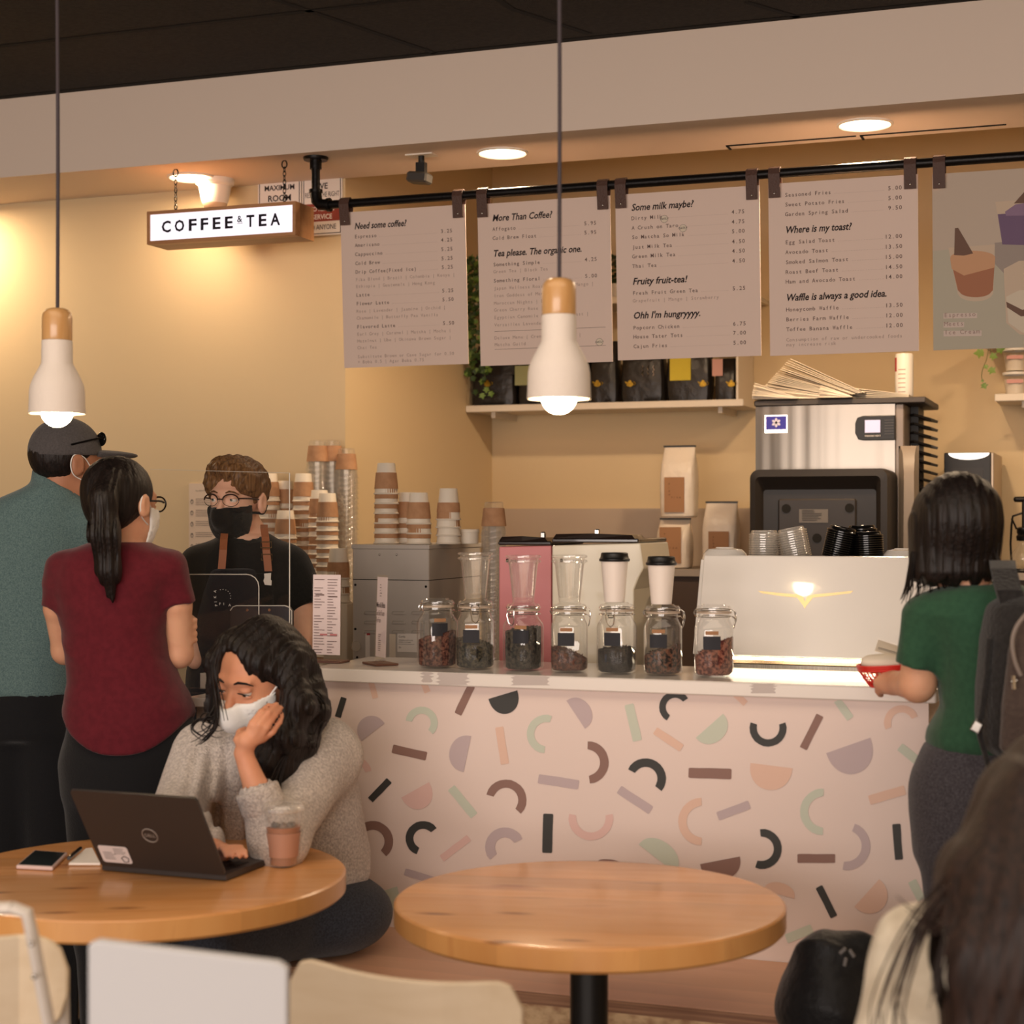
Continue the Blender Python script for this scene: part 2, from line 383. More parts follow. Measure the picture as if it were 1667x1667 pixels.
arc(A8, 1082, 920, 104, 45, -68, 98, C_L); bar(A8, 1344, 805, 1358, 992, 42, C_D); half(A8, 320, 1015, 528, 975, C_B, 1, 104)
half(A8, 0, 912, 190, 1060, C_M, -1, 95); half(A8, 650, 1150, 812, 1195, C_P, -1, 62); bar(A8, 940, 1132, 1020, 1290, 38, C_D)
half(A8, 1255, 1093, 1125, 1237, C_P, -1, 115); bar(A8, 1425, 1102, 1475, 1200, 46, C_M); bar(A8, 770, 1405, 905, 1352, 50, C_M)
bar(A8, 120, 1480, 250, 1540, 50, C_L); arc(A8, -300, 1200, 100, 44, 20, 200, C_D); bar(A7, 760, 1130, 900, 1180, 44, C_P)
# brushed grey marks on the edge of the slab
def smudge(A, xs, ys, v=-.0305):
    n = 9; L_ = []; R_ = []
    for i in range(n):
        t = i/(n-1); y = ys[0]+(ys[1]-ys[0])*t; o_ = 10*math.sin(i*2.4+xs[0])+6
        L_.append(A(xs[0]+o_+8*(i % 2), y)); R_.append(A(xs[1]-o_+9*((i+1) % 2), y))
    putpoly(L_+R_[::-1], 6, v)
smudge(A7, (428, 487), (36, 92)); smudge(A7, (505, 660), (44, 104)); smudge(A7, (866, 1050), (56, 106)); smudge(A8, (578, 712), (74, 124))
pm.build('painted_pattern', cols, ct)
# wooden bench along the counter
bx1 = P(1432, 1600, -.2).x; bx0 = P(338, 1540, -.2).x
m_ply = wood('bench_plywood', rgb(230, 176, 138), rgb(236, 184, 148), rgb(220, 164, 128), .4, 1.0, .1, (1.2, 5, 10), knots=False)
m_osb = mat('osb_board', rgb(214, 182, 140), .8, col2=rgb(164, 124, 90), ns=26, nstr=(1, 1, 1.6), bump=.3, bs=60, det=8, lo=.42, hi=.66)
VBn = -.44
bn = thing('bench', 'plywood bench with strand board front running along the painted counter', 'bench', (0, -.2, 0))
MB().box(bx0, bx1, VBn, -.003, .425, .45).build('seat', m_ply, bn)
MB().box(bx0, bx1, VBn-.006, VBn, .424, .449).build('seat_edge', mat('ply_edge', rgb(120, 82, 60), .7, col2=rgb(160, 118, 88), ns=3, nstr=(1, 1, 60)), bn)
MB().box(bx0+.01, bx1-.01, VBn+.02, -.01, 0, .424).build('front_board', m_osb, bn)
# ------------------------------------------------------------------ register counter at the left
zr = 1.02; xr0, xr1 = P(303, 1130, 0).x, XLc-.002
rc_ = thing('register_counter', 'lower white register counter left of the painted counter', 'counter', (0, 0, 0))
MB().bbox(xr0, xr1, -.01, .33, zr-.025, zr, .003).build('countertop', m_slab, rc_)
MB().box(xr0+.02, xr1, .02, .31, 0, zr-.025).build('cabinet', mat('grey_cabinet', rgb(176, 160, 148), .6), rc_)
MB().bbox(xr0, P(345, 1110, .26).x, .2, .33, zr, zr+.045, .003).build('raised_ledge', m_slab, rc_)
# ------------------------------------------------------------------ staff side worktops
m_work = mat('steel_worktop', rgb(140, 134, 128), .35, metal=.9)
wt = thing('espresso_worktop', 'low steel worktop behind the painted counter under the coffee machines', 'worktop', (0, .7, 0))
MB().box(XLc+.3, XRc+.9, .37, 1.0, .88, .92).build('top', m_work, wt)
MB().box(XLc+.32, XRc+.88, .4, .97, 0, .88).build('cabinet', mat('dark_cabinet', rgb(60, 52, 46), .6), wt)
bc = thing('back_worktop', 'back worktop under the steel brewer box and cup stacks', 'worktop', (0, 1.7, 0))
xb1 = P(838, 1000, 1.5).x
MB().box(XL+3.2, xb1, 1.38, VW-.005, .86, .9).build('top', m_work, bc)
MB().box(XL+3.25, xb1-.02, 1.42, VW-.01, 0, .86).build('cabinet', _M['dark_cabinet'], bc)
# ================================================================== hanging rail and menu boards
VR = 1.85
rz0 = P(560, 328, VR).z
def railz(): return (P(563, 329, VR).z+P(1120, 292, VR).z+P(1600, 262, VR).z)/3
ZR = railz(); rr = .0165
xf = P(514, 300, VR).x
rail = thing('menu_rail', 'black iron pipe rail under the soffit carrying the menu boards', 'rail', (xf, VR, ZR))
xe = P(1667, 257, VR).x+.5
MB().cyl((xf+.03, VR, ZR), (xe, VR, ZR), rr).build('pipe', m_iron, rail, True)
mb = MB(); mb.tube([(xf, VR, ZR+.05), (xf+.004, VR, ZR+.02), (xf+.02, VR, ZR+.003), (xf+.05, VR, ZR)], [rr*1.35]*4, 16)
mb.cyl((xf+.05, VR, ZR), (xf+.062, VR, ZR), rr*1.6); mb.cyl((xf, VR, ZR+.05), (xf, VR, ZR+.062), rr*1.6)
mb.build('elbow', m_iron, rail, True)
mb = MB(); mb.cyl((xf, VR, ZR+.05), (xf, VR, ZS-.02), rr); mb.cyl((xf, VR, ZS-.045), (xf, VR, ZS-.01), rr*1.4); mb.build('drop_pipe', m_iron, rail, True)
mb = MB(); mb.lathe([(.0, -.012), (.045, -.012), (.048, -.006), (.048, 0), (0, 0)], (xf, VR, ZS), 28)
mb.build('flange', m_iron, rail, True)
m_board = mat('menu_board', rgb(232, 208, 194), .6)
m_strap = mat('brown_leather', rgb(84, 58, 48), .55, bump=.3, bs=150)
SH, MONO = .24, .62
HW = {'Need some coffee?': 86, 'More Than Coffee?': 99, 'Tea please. The organic one.': 145, 'Some milk maybe?': 103, 'Fruity fruit-tea!': 91, "Ohh I'm hungryyyy.": 111, 'Where is my toast?': 110, 'Waffle is always a good idea.': 165}
def board(idx, xl, xr, yt, yb, label, lines, bm=None, rt=None):
    """lines: (kind, text, price, y pixel at the left edge)"""
    a = P(xl, yt[0], VR); b = P(xr, yt[1], VR); x0, x1 = a.x, b.x; z1 = (a.z+b.z)/2
    z0 = (P(xl, yb[0], VR+.035).z+P(xr, yb[1], VR+.035).z)/2
    o = thing('menu_board', label, 'menu board', ((x0+x1)/2, VR, z0), 'hanging menu boards')
    ty = Vector((0, .035, z0-z1)).normalized()*-1     # local up
    M = frame((x0, VR+.035, z0), (1, 0, 0), ty); H = Vector((0, .035, z1-z0)).length; W = x1-x0
    MB().box(0, W, 0, H, -.004, 0, M=M).build('card', bm or m_board, o)
    for sx in ([.004, W-.044] if rt is None else [.004]):
        mb = MB(); t = .002
        yv = -rr-.003
        zt = ZR+rr+.003; pts = [(VR+.006, z1-.045), (VR-.0045-.002, z1-.045)]
        f_ = [(x0+sx, VR-.0085, z1-.05), (x0+sx, VR-rr-.004, ZR-.005), (x0+sx, VR-rr*.8-.003, ZR+rr*.8), (x0+sx, VR, ZR+rr+.004), (x0+sx, VR+rr*.8+.003, ZR+rr*.8), (x0+sx, VR+rr+.004, ZR-.005), (x0+sx, VR+.012, z1-.03)]
        sw = .04
        R = []
        for i, p in enumerate(f_):
            p = Vector(p); c = Vector((p.x, VR, p.z)); 
            n = (Vector((0, (p.y-VR), (p.z-ZR) if p.z > ZR else 0))).normalized()*.003
            R.append([p, p+Vector((sw, 0, 0)), p+Vector((sw, 0, 0))+n, p+n])
        mb.rings(R); st = mb.build('leather_strap', m_strap, o)
        MB().sphere((x0+sx+sw*.5, VR-.012, z1-.036), .0045, 10).build('rivet', m_chrome, st, True)
    def ly(yp, xp=None):   # local y of a pixel row at the left margin
        q = P(xl+12 if xp is None else xp, yp, VR+.015); return H*(q.z-z0)/(z1-z0)
    mb = MB(); ml = .052*W/.46; pr = W-.052
    T = M @ Matrix.Translation((0, 0, .0009))
    for (k, t, p, y) in lines:
        yy = ly(y)
        if k == 'H': text(mb, t, ml, yy-.009, .034, T, 0, shear=SH, off=.022, width=HW[t]*W/(xr-xl))
        elif k == 'i':
            w_ = text(mb, t, ml, yy-.006, .0190, T, 1, mono=MONO*.975, off=.008)
            if p:
                text(mb, p, pr, yy-.006, .0195, T, 1, 'R', mono=MONO, off=.008)
                x = ml+w_+.012
                while x < pr-.062:
                    mb.add([T @ Vector((x, yy-.006, 0)), T @ Vector((x+.0014, yy-.006, 0)), T @ Vector((x+.0014, yy-.0046, 0)), T @ Vector((x, yy-.0046, 0))], [(0, 1, 2, 3)], 2); x += .0055
        elif k == 's': text(mb, t, ml, yy-.006, .017, T, 2, mono=.60)
        elif k == 'l': mb.add([T @ Vector(q) for q in ((ml, yy, 0), (W-.025, yy, 0), (W-.025, yy+.0012, 0), (ml, yy+.0012, 0))], [(0, 1, 2, 3)], 1)
        elif k == 'c':  # round OATLY style mark: circle with small text
            cx = float(p)*W; n = 24; R_ = .0135
            mb.add([T @ Vector((cx+R_*math.cos(2*PI*i/n), yy+R_*math.sin(2*PI*i/n), -.0003)) for i in range(n)], [tuple(range(n))], 1)
            mb.add([T @ Vector((cx+R_*.92*math.cos(2*PI*i/n), yy+R_*.92*math.sin(2*PI*i/n), 0)) for i in range(n)], [tuple(range(n))], 3)
            text(mb, t, cx, yy-.003, .010, T @ Matrix.Translation((0, 0, .0004)), 0, 'C', off=.01)
    if mb.v: mb.build('lettering', [m_ink, m_ink2, m_ink3, m_cream], o)
    return o, M, W, H, T
board(0, 554, 757, (346, 333), (600, 592), 'leftmost menu board headed Need some coffee', [
 ('H', 'Need some coffee?', '', 371), ('i', 'Espresso', '3.25', 387), ('i', 'Americano', '4.25', 401), ('i', 'Cappuccino', '5.25', 415.5), ('i', 'Cold Brew', '5.25', 430), ('i', 'Drip Coffee(Fixed Ice)', '5.25', 444),
 ('s', 'Fika Blend | Brazil | Colombia | Kenya |', '', 456), ('s', 'Ethiopia | Guatemala | Hong Kong', '', 467), ('i', 'Latte', '5.25', 481), ('i', 'Flower Latte', '5.50', 495), ('s', 'Rose | Lavender | Jasmine | Orchid |', '', 507), ('s', 'Chamomile | Butterfly Pea Vanilla', '', 518),
 ('i', 'Flavored Latte', '5.50', 532.5), ('s', 'Earl Grey | Caramel | Matcha | Mocha |', '', 544), ('s', 'Hazelnut | Ube | Okinawa Brown Sugar |', '', 555), ('s', 'Chai Tea', '', 566), ('s', 'Substitute Brown or Cane Sugar for 0.50', '', 580.5), ('s', '+ Boba 0.5 | Agar Boba 0.75', '', 589)])
board(1, 777, 993, (333, 318), (597, 588), 'menu board headed More Than Coffee behind the right pendant lamp', [
 ('H', 'More Than Coffee?', '', 358), ('i', 'Affogato', '5.95', 375), ('i', 'Cold Brew Float', '5.95', 389.5), ('H', 'Tea please. The organic one.', '', 415), ('i', 'Something Simple', '4.25', 432), ('s', 'Green Tea | Black Tea', '', 443),
 ('i', 'Something Floral', '5.00', 458), ('s', 'Japan Wellness Roasted | Berry Mango |', '', 470), ('s', 'Iron Goddess of Mercy | Oolong', '', 482), ('s', 'Moroccan Nights | Earl Grey', '', 494), ('s', 'Green Cherry Rose | Honey |', '', 505), ('s', 'Egyptian Camomile Flower | Outcast |', '', 517), ('s', 'Versailles Lavender', '', 529),
 ('l', '', '', 540), ('s', 'Deluxe Menu | Creme de la Creme |', '', 550), ('s', 'Matcha Guild', '', 561), ('l', '', '', 569), ('c', 'OATLY', '.905', 563)])
board(2, 1001.5, 1236, (317, 302), (587, 579), 'menu board headed Some milk maybe, above the black bags on the shelf', [
 ('H', 'Some milk maybe?', '', 341), ('i', 'Dirty Milk', '4.75', 357.5), ('c', 'OATLY', '.345', 361.5), ('i', 'A Crush on Taro', '4.75', 373), ('c', 'OATLY', '.475', 378), ('i', 'So Matcha So Milk', '5.00', 388), ('i', 'Just Milk Tea', '4.50', 404), ('i', 'Green Milk Tea', '4.50', 419), ('i', 'Thai Tea', '4.50', 434.5),
 ('H', 'Fruity fruit-tea!', '', 460), ('i', 'Fresh Fruit Green Tea', '5.25', 478), ('s', 'Grapefruit | Mango | Strawberry', '', 490), ('H', 'Ohh I\'m hungryyyy.', '', 515), ('i', 'Popcorn Chicken', '6.75', 534), ('i', 'House Tater Tots', '7.00', 548.5), ('i', 'Cajun Fries', '5.00', 564)])
board(3, 1250.5, 1494, (299, 284), (580, 571), 'menu board headed Where is my toast, above the ice machine', [
 ('i', 'Seasoned Fries', '5.00', 320), ('i', 'Sweet Potato Fries', '5.00', 335.5), ('i', 'Garden Spring Salad', '9.50', 351), ('H', 'Where is my toast?', '', 377), ('i', 'Egg Salad Toast', '12.00', 396), ('i', 'Avocado Toast', '13.50', 412), ('i', 'Smoked Salmon Toast', '15.00', 428), ('i', 'Roast Beef Toast', '14.50', 444), ('i', 'Ham and Avocado Toast', '14.00', 459.5),
 ('H', 'Waffle is always a good idea.', '', 486), ('i', 'Honeycomb Waffle', '13.50', 504.5), ('i', 'Berries Farm Waffle', '12.00', 520.5), ('i', 'Toffee Banana Waffle', '12.00', 536.5), ('s', 'Consumption of raw or undercooked foods', '', 553), ('s', 'may increase risk', '', 561)])
# the photo poster at the right
m_post = mat('poster_print', rgb(196, 178, 160), .6)
o, M, W, H, T = board(4, 1517.5, 1764, (283, 268), (571, 562), 'photo poster of iced desserts in glasses reading Espresso Meets Ice Cream', [], m_post)
pc = [mat('print_'+n_, rgb(*c_), .6) for n_, c_ in [('table', (186, 178, 158)), ('coffee', (168, 108, 74)), ('foam', (206, 156, 116)), ('wafer', (108, 76, 58)), ('glass', (206, 184, 160)), ('purple', (110, 84, 116)), ('lilac', (140, 112, 140)), ('cream', (214, 200, 178)), ('tag', (214, 196, 184)), ('ink', (160, 132, 122)), ('block', (160, 146, 136))]]
mb = MB(); Lz = [0]
def pp(pts, m):
    Lz[0] += 1; w_ = []
    for x, y in pts:
        q = P(1490+x/3.79, 240+y/3.79, VR+.018); lx = min(max(q.x-M[0][3], .001), W-.001); lyy = min(max(H*(q.z-M[2][3])/(M[2][1]*H), .001), H-.001)
        w_.append(T @ Vector((lx, lyy, .00012*Lz[0]-.0006)))
    mb.add(w_, [tuple(range(len(w_)))], m)
def ov(cx, cy, rx, ry, a0=0, a1=360, n=20): return [(cx+rx*math.cos(math.radians(a0+(a1-a0)*i/n)), cy+ry*math.sin(math.radians(a0+(a1-a0)*i/n))) for i in range(n+(a1-a0 != 360))]
pp([(96, 640), (1000, 560), (1100, 1220), (100, 1250)], 0); pp([(490, 590), (760, 560), (900, 720), (900, 800), (560, 790), (492, 720)], 10)
pp([(205, 620)]+[(492, 600), (480, 900)]+ov(370, 900, 105, 48, 10, 170)[0:]+[(262, 905)], 4)
pp([(220, 700), (492, 690), (478, 880)]+ov(370, 885, 98, 38, 10, 170)+[(262, 880)], 1); pp([(216, 690)]+ov(355, 680, 138, 42, 180, 360)+[(490, 740), (300, 790), (225, 750)], 2)
pp([(240, 665), (246, 500), (266, 498), (358, 655), (300, 668)], 3)
pp([(495, 340), (1000, 300), (960, 600), (540, 600)], 4); pp([(510, 415), (1000, 385), (955, 610), (538, 600)], 5); pp([(555, 400), (620, 355), (760, 335), (900, 350), (900, 420), (560, 425)], 6); pp([(610, 350), (700, 250), (760, 230), (730, 345)], 3)
pp([(545, 750), (640, 700), (900, 690), (900, 1180), (640, 1150), (560, 1080)], 4); pp([(560, 920), (640, 880), (880, 870), (880, 1150), (660, 1140), (575, 1080)], 7); pp([(560, 950), (660, 1000), (880, 960), (880, 1030), (650, 1040), (565, 985)], 3)
for (a, b, c_, d) in [(172, 1022, 380, 1054), (172, 1078, 300, 1110), (172, 1130, 408, 1164)]: pp([(a, b), (c_, b-3), (c_, d-3), (a, d)], 8)
mb.build('photo_print', pc, o); mb = MB()
for t, y, wd in [('Espresso', 1050, 200), ('Meets', 1104, 122), ('Ice Cream', 1156, 228)]:
    q = P(1490+176/3.79, 240+y/3.79, VR+.018); lx = q.x-M[0][3]; ly = H*(q.z-M[2][3])/(M[2][1]*H)
    text(mb, t, lx, ly+.002, .021, T @ Matrix.Translation((0, 0, .003)), 0, width=None, mono=.62)
mb.build('lettering', _M['print_ink'], o)
# ================================================================== COFFEE & TEA sign box
VSg = 1.78
a, b = P(239, 346, VSg), P(481, 325.6, VSg); a2, b2 = P(238, 401, VSg), P(481, 379.6, VSg)
x0, x1 = a.x, b.x; z1, z0 = (a.z+b.z)/2, (a2.z+b2.z)/2; dp = vback(x1, z0, 511)-VSg
m_sgw = wood('sign_wood', rgb(176, 122, 80), rgb(190, 138, 94), rgb(160, 106, 68), .5, 1, .05, (1.5, 12, 12), knots=False)
sg = thing('hanging_sign', 'lit white box sign in wood reading COFFEE & TEA hung on chains', 'sign', ((x0+x1)/2, VSg+dp/2, z0))
mb = MB(); f = .013
mb.box(x0, x1, VSg, VSg+dp, z1-f, z1); mb.box(x0, x1, VSg, VSg+dp, z0, z0+f); mb.box(x0, x0+f, VSg, VSg+dp, z0+f, z1-f); mb.box(x1-f, x1, VSg, VSg+dp, z0+f, z1-f); mb.box(x0+f, x1-f, VSg+dp-.01, VSg+dp, z0+f, z1-f)
mb.build('box_frame', m_sgw, sg)
MB().box(x0+f, x1-f, VSg+.006, VSg+.012, z0+f, z1-f).build('lit_panel', mat('sign_lit', rgb(235, 232, 240), .4, emit=(.93, .90, 1.0, 1), es=.86), sg)
mb = MB(); T = FRONT((x0, VSg+.0052, z0)); Hs = z1-z0; Ws = x1-x0
m_sgk = mat('sign_letters', rgb(26, 18, 34), .6)
# pixel columns of each letter measured on the sign
def lx(xp): return P(xp, 365, VSg).x-x0
for ch, xa, xb in [('C', 262, 277), ('O', 283, 299), ('F', 306, 319), ('F', 325.5, 338), ('E', 345, 358), ('E', 365, 378), ('T', 400, 413), ('E', 420, 433), ('A', 439, 455)]:
    vs_, fs_ = glyph(ch, 0, .03); gx0, gx1 = min(v[0] for v in vs_), max(v[0] for v in vs_); gy0, gy1 = min(v[1] for v in vs_), max(v[1] for v in vs_)
    X0, X1 = lx(xa), lx(xb); h0, h1 = Hs*.33, Hs*.33+.047
    mb.add([T @ Vector((X0+(v[0]-gx0)/(gx1-gx0)*(X1-X0), h0+(v[1]-gy0)/(gy1-gy0)*(h1-h0), 0)) for v in vs_], fs_)
text(mb, '&', (lx(385)+lx(393))/2, Hs*.5, .036, T, 0, 'C', off=.015); X0, X1 = lx(385), lx(394)
mb.add([T @ Vector(q) for q in ((X0, Hs*.455, 0), (X1, Hs*.455, 0), (X1, Hs*.455+.002, 0), (X0, Hs*.455+.002, 0))], [(0, 1, 2, 3)])
mb.build('lettering', m_sgk, sg)
for xp in (286, 463):
    X = P(xp, 300, VSg+dp/2).x; mb = MB(); z = z1; n = 0
    while z < ZS-.03:
        L_ = [(X+(.006*math.cos(t) if n % 2 else 0), VSg+dp/2+(0 if n % 2 else .006*math.cos(t)), z+.009+.011*math.sin(t)) for t in [2*PI*i/8 for i in range(8)]]
        mb.tube(L_, .0017, 5, loop=True); z += .0165; n += 1
    L_ = [(X+.011*math.cos(t), VSg+dp/2, ZS-.015+.015*math.sin(t)) for t in [2*PI*i/12 for i in range(12)]]; mb.tube(L_, .0025, 6, loop=True)
    mb.build('chain', m_iron, sg, True)
# ================================================================== pendants
m_conc = mat('pendant_shade_white', rgb(226, 214, 202), .6, bump=.1, bs=80)
m_pw = wood('pendant_wood', rgb(214, 160, 98), rgb(226, 176, 116), rgb(200, 144, 86), .35, 3, .4, (6, 6, 1), knots=False)
m_bulb = mat('lit_bulb', rgb(255, 240, 215), .4, emit=(1, .78, .48, 1), es=42)
def pendant(xp, ytop, ybot, d, label):
    top = D(xp, ytop, d); k = (ybot-ytop)*d/FPX/.2416
    o = thing('pendant_lamp', label, 'pendant lamp', (top.x, top.y, top.z), 'pendant lamps over the cafe tables', world=False)
    s = k
    pr = lambda L_: [(r*s, z*s) for r, z in L_]
    MB().lathe(pr([(0.0001, 0), (.018, -.0005), (.026, -.004), (.032, -.012), (.034, -.022), (.034, -.072), (.0335, -.0735), (0.001, -.0735)]), n=40).build('wood_cap', m_pw, o, True)
    MB().lathe(pr([(.034, -.074), (.0348, -.076), (.0352, -.125), (.0375, -.130), (.052, -.157), (.0595, -.175), (.0622, -.19), (.0632, -.228), (.0640, -.2405), (.0625, -.2416), (.0598, -.2405), (.0595, -.19), (.05, -.16), (.034, -.13), (.001, -.128)]), n=48).build('lamp_shade', m_conc, o, True)
    b = MB(); b.sphere((0, 0, -.236*s), .036*s, 24); b.build('bulb', m_bulb, o, True)
    # the cord: slightly wavy, up to the ceiling
    L = ZC-top.z; mb = MB(); pts = [(.0035*math.sin(2.3*t*L)+(-.006*t), .002*math.sin(3*t*L+1), t*L) for t in [i/24 for i in range(25)]]
    mb.tube(pts, .0042, 8); mb.build('cord', mat('fabric_cord', rgb(66, 58, 62), .8), o, True)
    MB().lathe([(0.001, L-.03), (.04, L-.03), (.045, L), (.001, L)], n=24).build('ceiling_rose', m_black, o, True)
    return o
pendant(93, 502, 674, 3.78, 'white and wood pendant lamp with lit bulb above the man in the cap')
pendant(910, 453, 650, 3.3, 'white and wood pendant lamp with lit bulb in front of the menu boards')
pendant(2003, 385, 613, 2.82, 'third white and wood pendant lamp of the row, outside the right edge')
# ------------------------------------------------------------------ dome camera, small speaker, cable
q = G(350, 292, ZS); o = thing('dome_camera', 'white dome security camera under the soffit above the lit sign', 'camera', (q.x, q.y, ZS), world=False)
MB().lathe([(.001, 0), (.078, 0), (.078, -.018), (.074, -.024), (.066, -.03), (.056, -.085), (.05, -.1), (.001, -.1)], n=36).build('housing', m_white, o, True)
MB().lathe([(.05, -.1), (.045, -.112), (.03, -.122), (.001, -.126)], n=30).build('dome', mat('dome_plastic', rgb(214, 190, 160), .2), o, True)
q = G(686, 252, ZS); o = thing('ceiling_projector', 'small dark camera on a swivel mount under the soffit, trailing a cable', 'camera', (q.x, q.y, ZS), world=False)
MB().box(-.055, .055, -.03, .03, -.005, 0).build('mount_plate', m_white, o)
mb = MB(); mb.cyl((0, 0, 0), (0, 0, -.03), .012); mb.box(-.018, .018, -.014, .014, -.072, -.03); mb.build('swivel', m_black, o)
mb = MB(); M_ = Matrix.Translation((-.008, 0, -.088)) @ Matrix.Rotation(.12, 4, 'Y'); mb.bbox(-.042, .042, -.035, .035, -.02, .02, .007, M=M_)
mb.build('camera_body', mat('dark_grey_plastic', rgb(60, 56, 52), .5), o, True)
A = D(668, 281, proj(q)[2]); B = P(600, 300, 1.95); C_ = P(540, 303, 1.95); E = P(440, 330, 2.1)
pts = [A, P(640, 287, 1.93), B, P(560, 305, 1.95), C_, P(500, 309, 2.0), P(470, 318, 2.05), E, P(428, 345, 2.23)]
def smooth_path(pts, n=6):
    pts = [Vector(p) for p in pts]; out = []
    for i in range(len(pts)-1):
        p0, p1, p2, p3 = pts[max(i-1, 0)], pts[i], pts[i+1], pts[min(i+2, len(pts)-1)]
        for k in range(n):
            t = k/n; out.append(.5*((2*p1)+(p2-p0)*t+(2*p0-5*p1+4*p2-p3)*t*t+(3*p1-p0-3*p2+p3)*t**3))
    return out+[pts[-1]]
MB().tube(smooth_path(pts), .0035, 6).build('cable', m_black, o, True)
# wall signs behind the lit sign
def wallsign(name, label, xa, xb, ya, yb, v, cont):
    a, b = P(xa, ya, v), P(xb, yb, v); z0, z1 = b.z, a.z
    o = thing(name, label, 'sign', ((a.x+b.x)/2, v, z0))
    MB().box(a.x, b.x, v, v+.008, z0, z1).build('board', m_paper, o)
    mb = MB(); T = FRONT((a.x, v-.0008, z0)); W_, H_ = b.x-a.x, z1-z0; cont(mb, T, W_, H_); mb.build('lettering', [m_ink, mat('sign_red', rgb(150, 62, 48), .6), m_paper], o)
def fr(mb, T, W, H, m=0, e=.006, t=.003):
    for (x0, x1, y0, y1) in [(e, W-e, e, e+t), (e, W-e, H-e-t, H-e), (e, e+t, e, H-e), (W-e-t, W-e, e, H-e)]:
        mb.add([T @ Vector(q) for q in ((x0, y0, 0), (x1, y0, 0), (x1, y1, 0), (x0, y1, 0))], [(0, 1, 2, 3)], m)
def c1(mb, T, W, H):
    fr(mb, T, W, H); text(mb, 'MAXIMUM', W*.5, H*.80, .030, T, 0, 'C', off=.02); text(mb, 'ROOM', W*.5, H*.58, .036, T, 0, 'C', off=.02); text(mb, 'CAPACITY', W*.5, H*.38, .028, T, 0, 'C', off=.02)
def c2(mb, T, W, H):
    fr(mb, T, W, H); text(mb, 'WE', W*.5, H*.80, .034, T, 0, 'C', off=.015); text(mb, 'RESERVE THE RIGHT', W*.5, H*.66, .03, T, 0, 'C', width=W*.86)
    mb.add([T @ Vector(q) for q in ((.009, H*.24, -.0003), (W-.009, H*.24, -.0003), (W-.009, H*.55, -.0003), (.009, H*.55, -.0003))], [(0, 1, 2, 3)], 1)
    text(mb, 'TO REFUSE', W*.5, H*.42, .026, T, 2, 'C', off=.02, width=W*.6); text(mb, 'SERVICE', W*.5, H*.28, .028, T, 2, 'C', off=.02, width=W*.5); text(mb, 'TO ANYONE', W*.5, H*.10, .03, T, 0, 'C', width=W*.7)
wallsign('wall_sign', 'white room capacity sign on the wall, mostly behind the lit sign', 420, 490, 296, 372, VW-.01, c1)
wallsign('wall_sign', 'white and red right to refuse service sign behind the pipe elbow', 492, 557, 291, 381, VW-.01, c2)
# ================================================================== thin clear plastic
def thin(name, col, gl=.12, dens=.0, rough=.05):
    m = bpy.data.materials.new(name); m.use_nodes = True; nt = m.node_tree; nt.nodes.remove(nt.nodes['Principled BSDF'])
    out = nt.nodes['Material Output']; tr = nd(nt, 'ShaderNodeBsdfTransparent'); g = nd(nt, 'ShaderNodeBsdfGlossy'); df = nd(nt, 'ShaderNodeBsdfDiffuse')
    tr.inputs[0].default_value = (1, 1, 1, 1); g.inputs['Color'].default_value = (1, 1, 1, 1); g.inputs['Roughness'].default_value = rough; df.inputs[0].default_value = col
    lw = nd(nt, 'ShaderNodeLayerWeight'); lw.inputs[0].default_value = .5; pw_ = nd(nt, 'ShaderNodeMath', operation='POWER'); pw_.inputs[1].default_value = 2.6; nt.links.new(lw.outputs['Facing'], pw_.inputs[0])
    f = nd(nt, 'ShaderNodeMath', operation='MULTIPLY'); f.inputs[1].default_value = .55; nt.links.new(pw_.outputs[0], f.inputs[0])
    a = nd(nt, 'ShaderNodeMath', operation='ADD'); a.inputs[1].default_value = .03+gl*.25; nt.links.new(f.outputs[0], a.inputs[0])
    m1 = nd(nt, 'ShaderNodeMixShader'); nt.links.new(a.outputs[0], m1.inputs[0]); nt.links.new(tr.outputs[0], m1.inputs[1]); nt.links.new(g.outputs[0], m1.inputs[2])
    m2 = nd(nt, 'ShaderNodeMixShader'); m2.inputs[0].default_value = dens; nt.links.new(m1.outputs[0], m2.inputs[1]); nt.links.new(df.outputs[0], m2.inputs[2])
    nt.links.new(m2.outputs[0], out.inputs[0]); return m
m_clear = thin('clear_plastic', rgb(230, 222, 210), .12, .07, .08)
m_clearlid = thin('clear_lid_plastic', rgb(240, 232, 220), .3, .22, .12)
m_jar = thin('jar_glass', rgb(225, 225, 215), .14, .035, .03)
m_plexi = thin('plexiglass', rgb(230, 225, 215), -.08, .003, .02)
m_edge = mat('plexi_edge', rgb(205, 200, 190), .2)
def sq(r, z, n=40, e=2.0, c=(0, 0)):
    out = []
    for j in range(n):
        a = 2*PI*j/n; ca, sa = math.cos(a), math.sin(a); k = (abs(ca)**e+abs(sa)**e)**(-1/e)
        out.append((c[0]+r*k*ca, c[1]+r*k*sa, z))
    return out
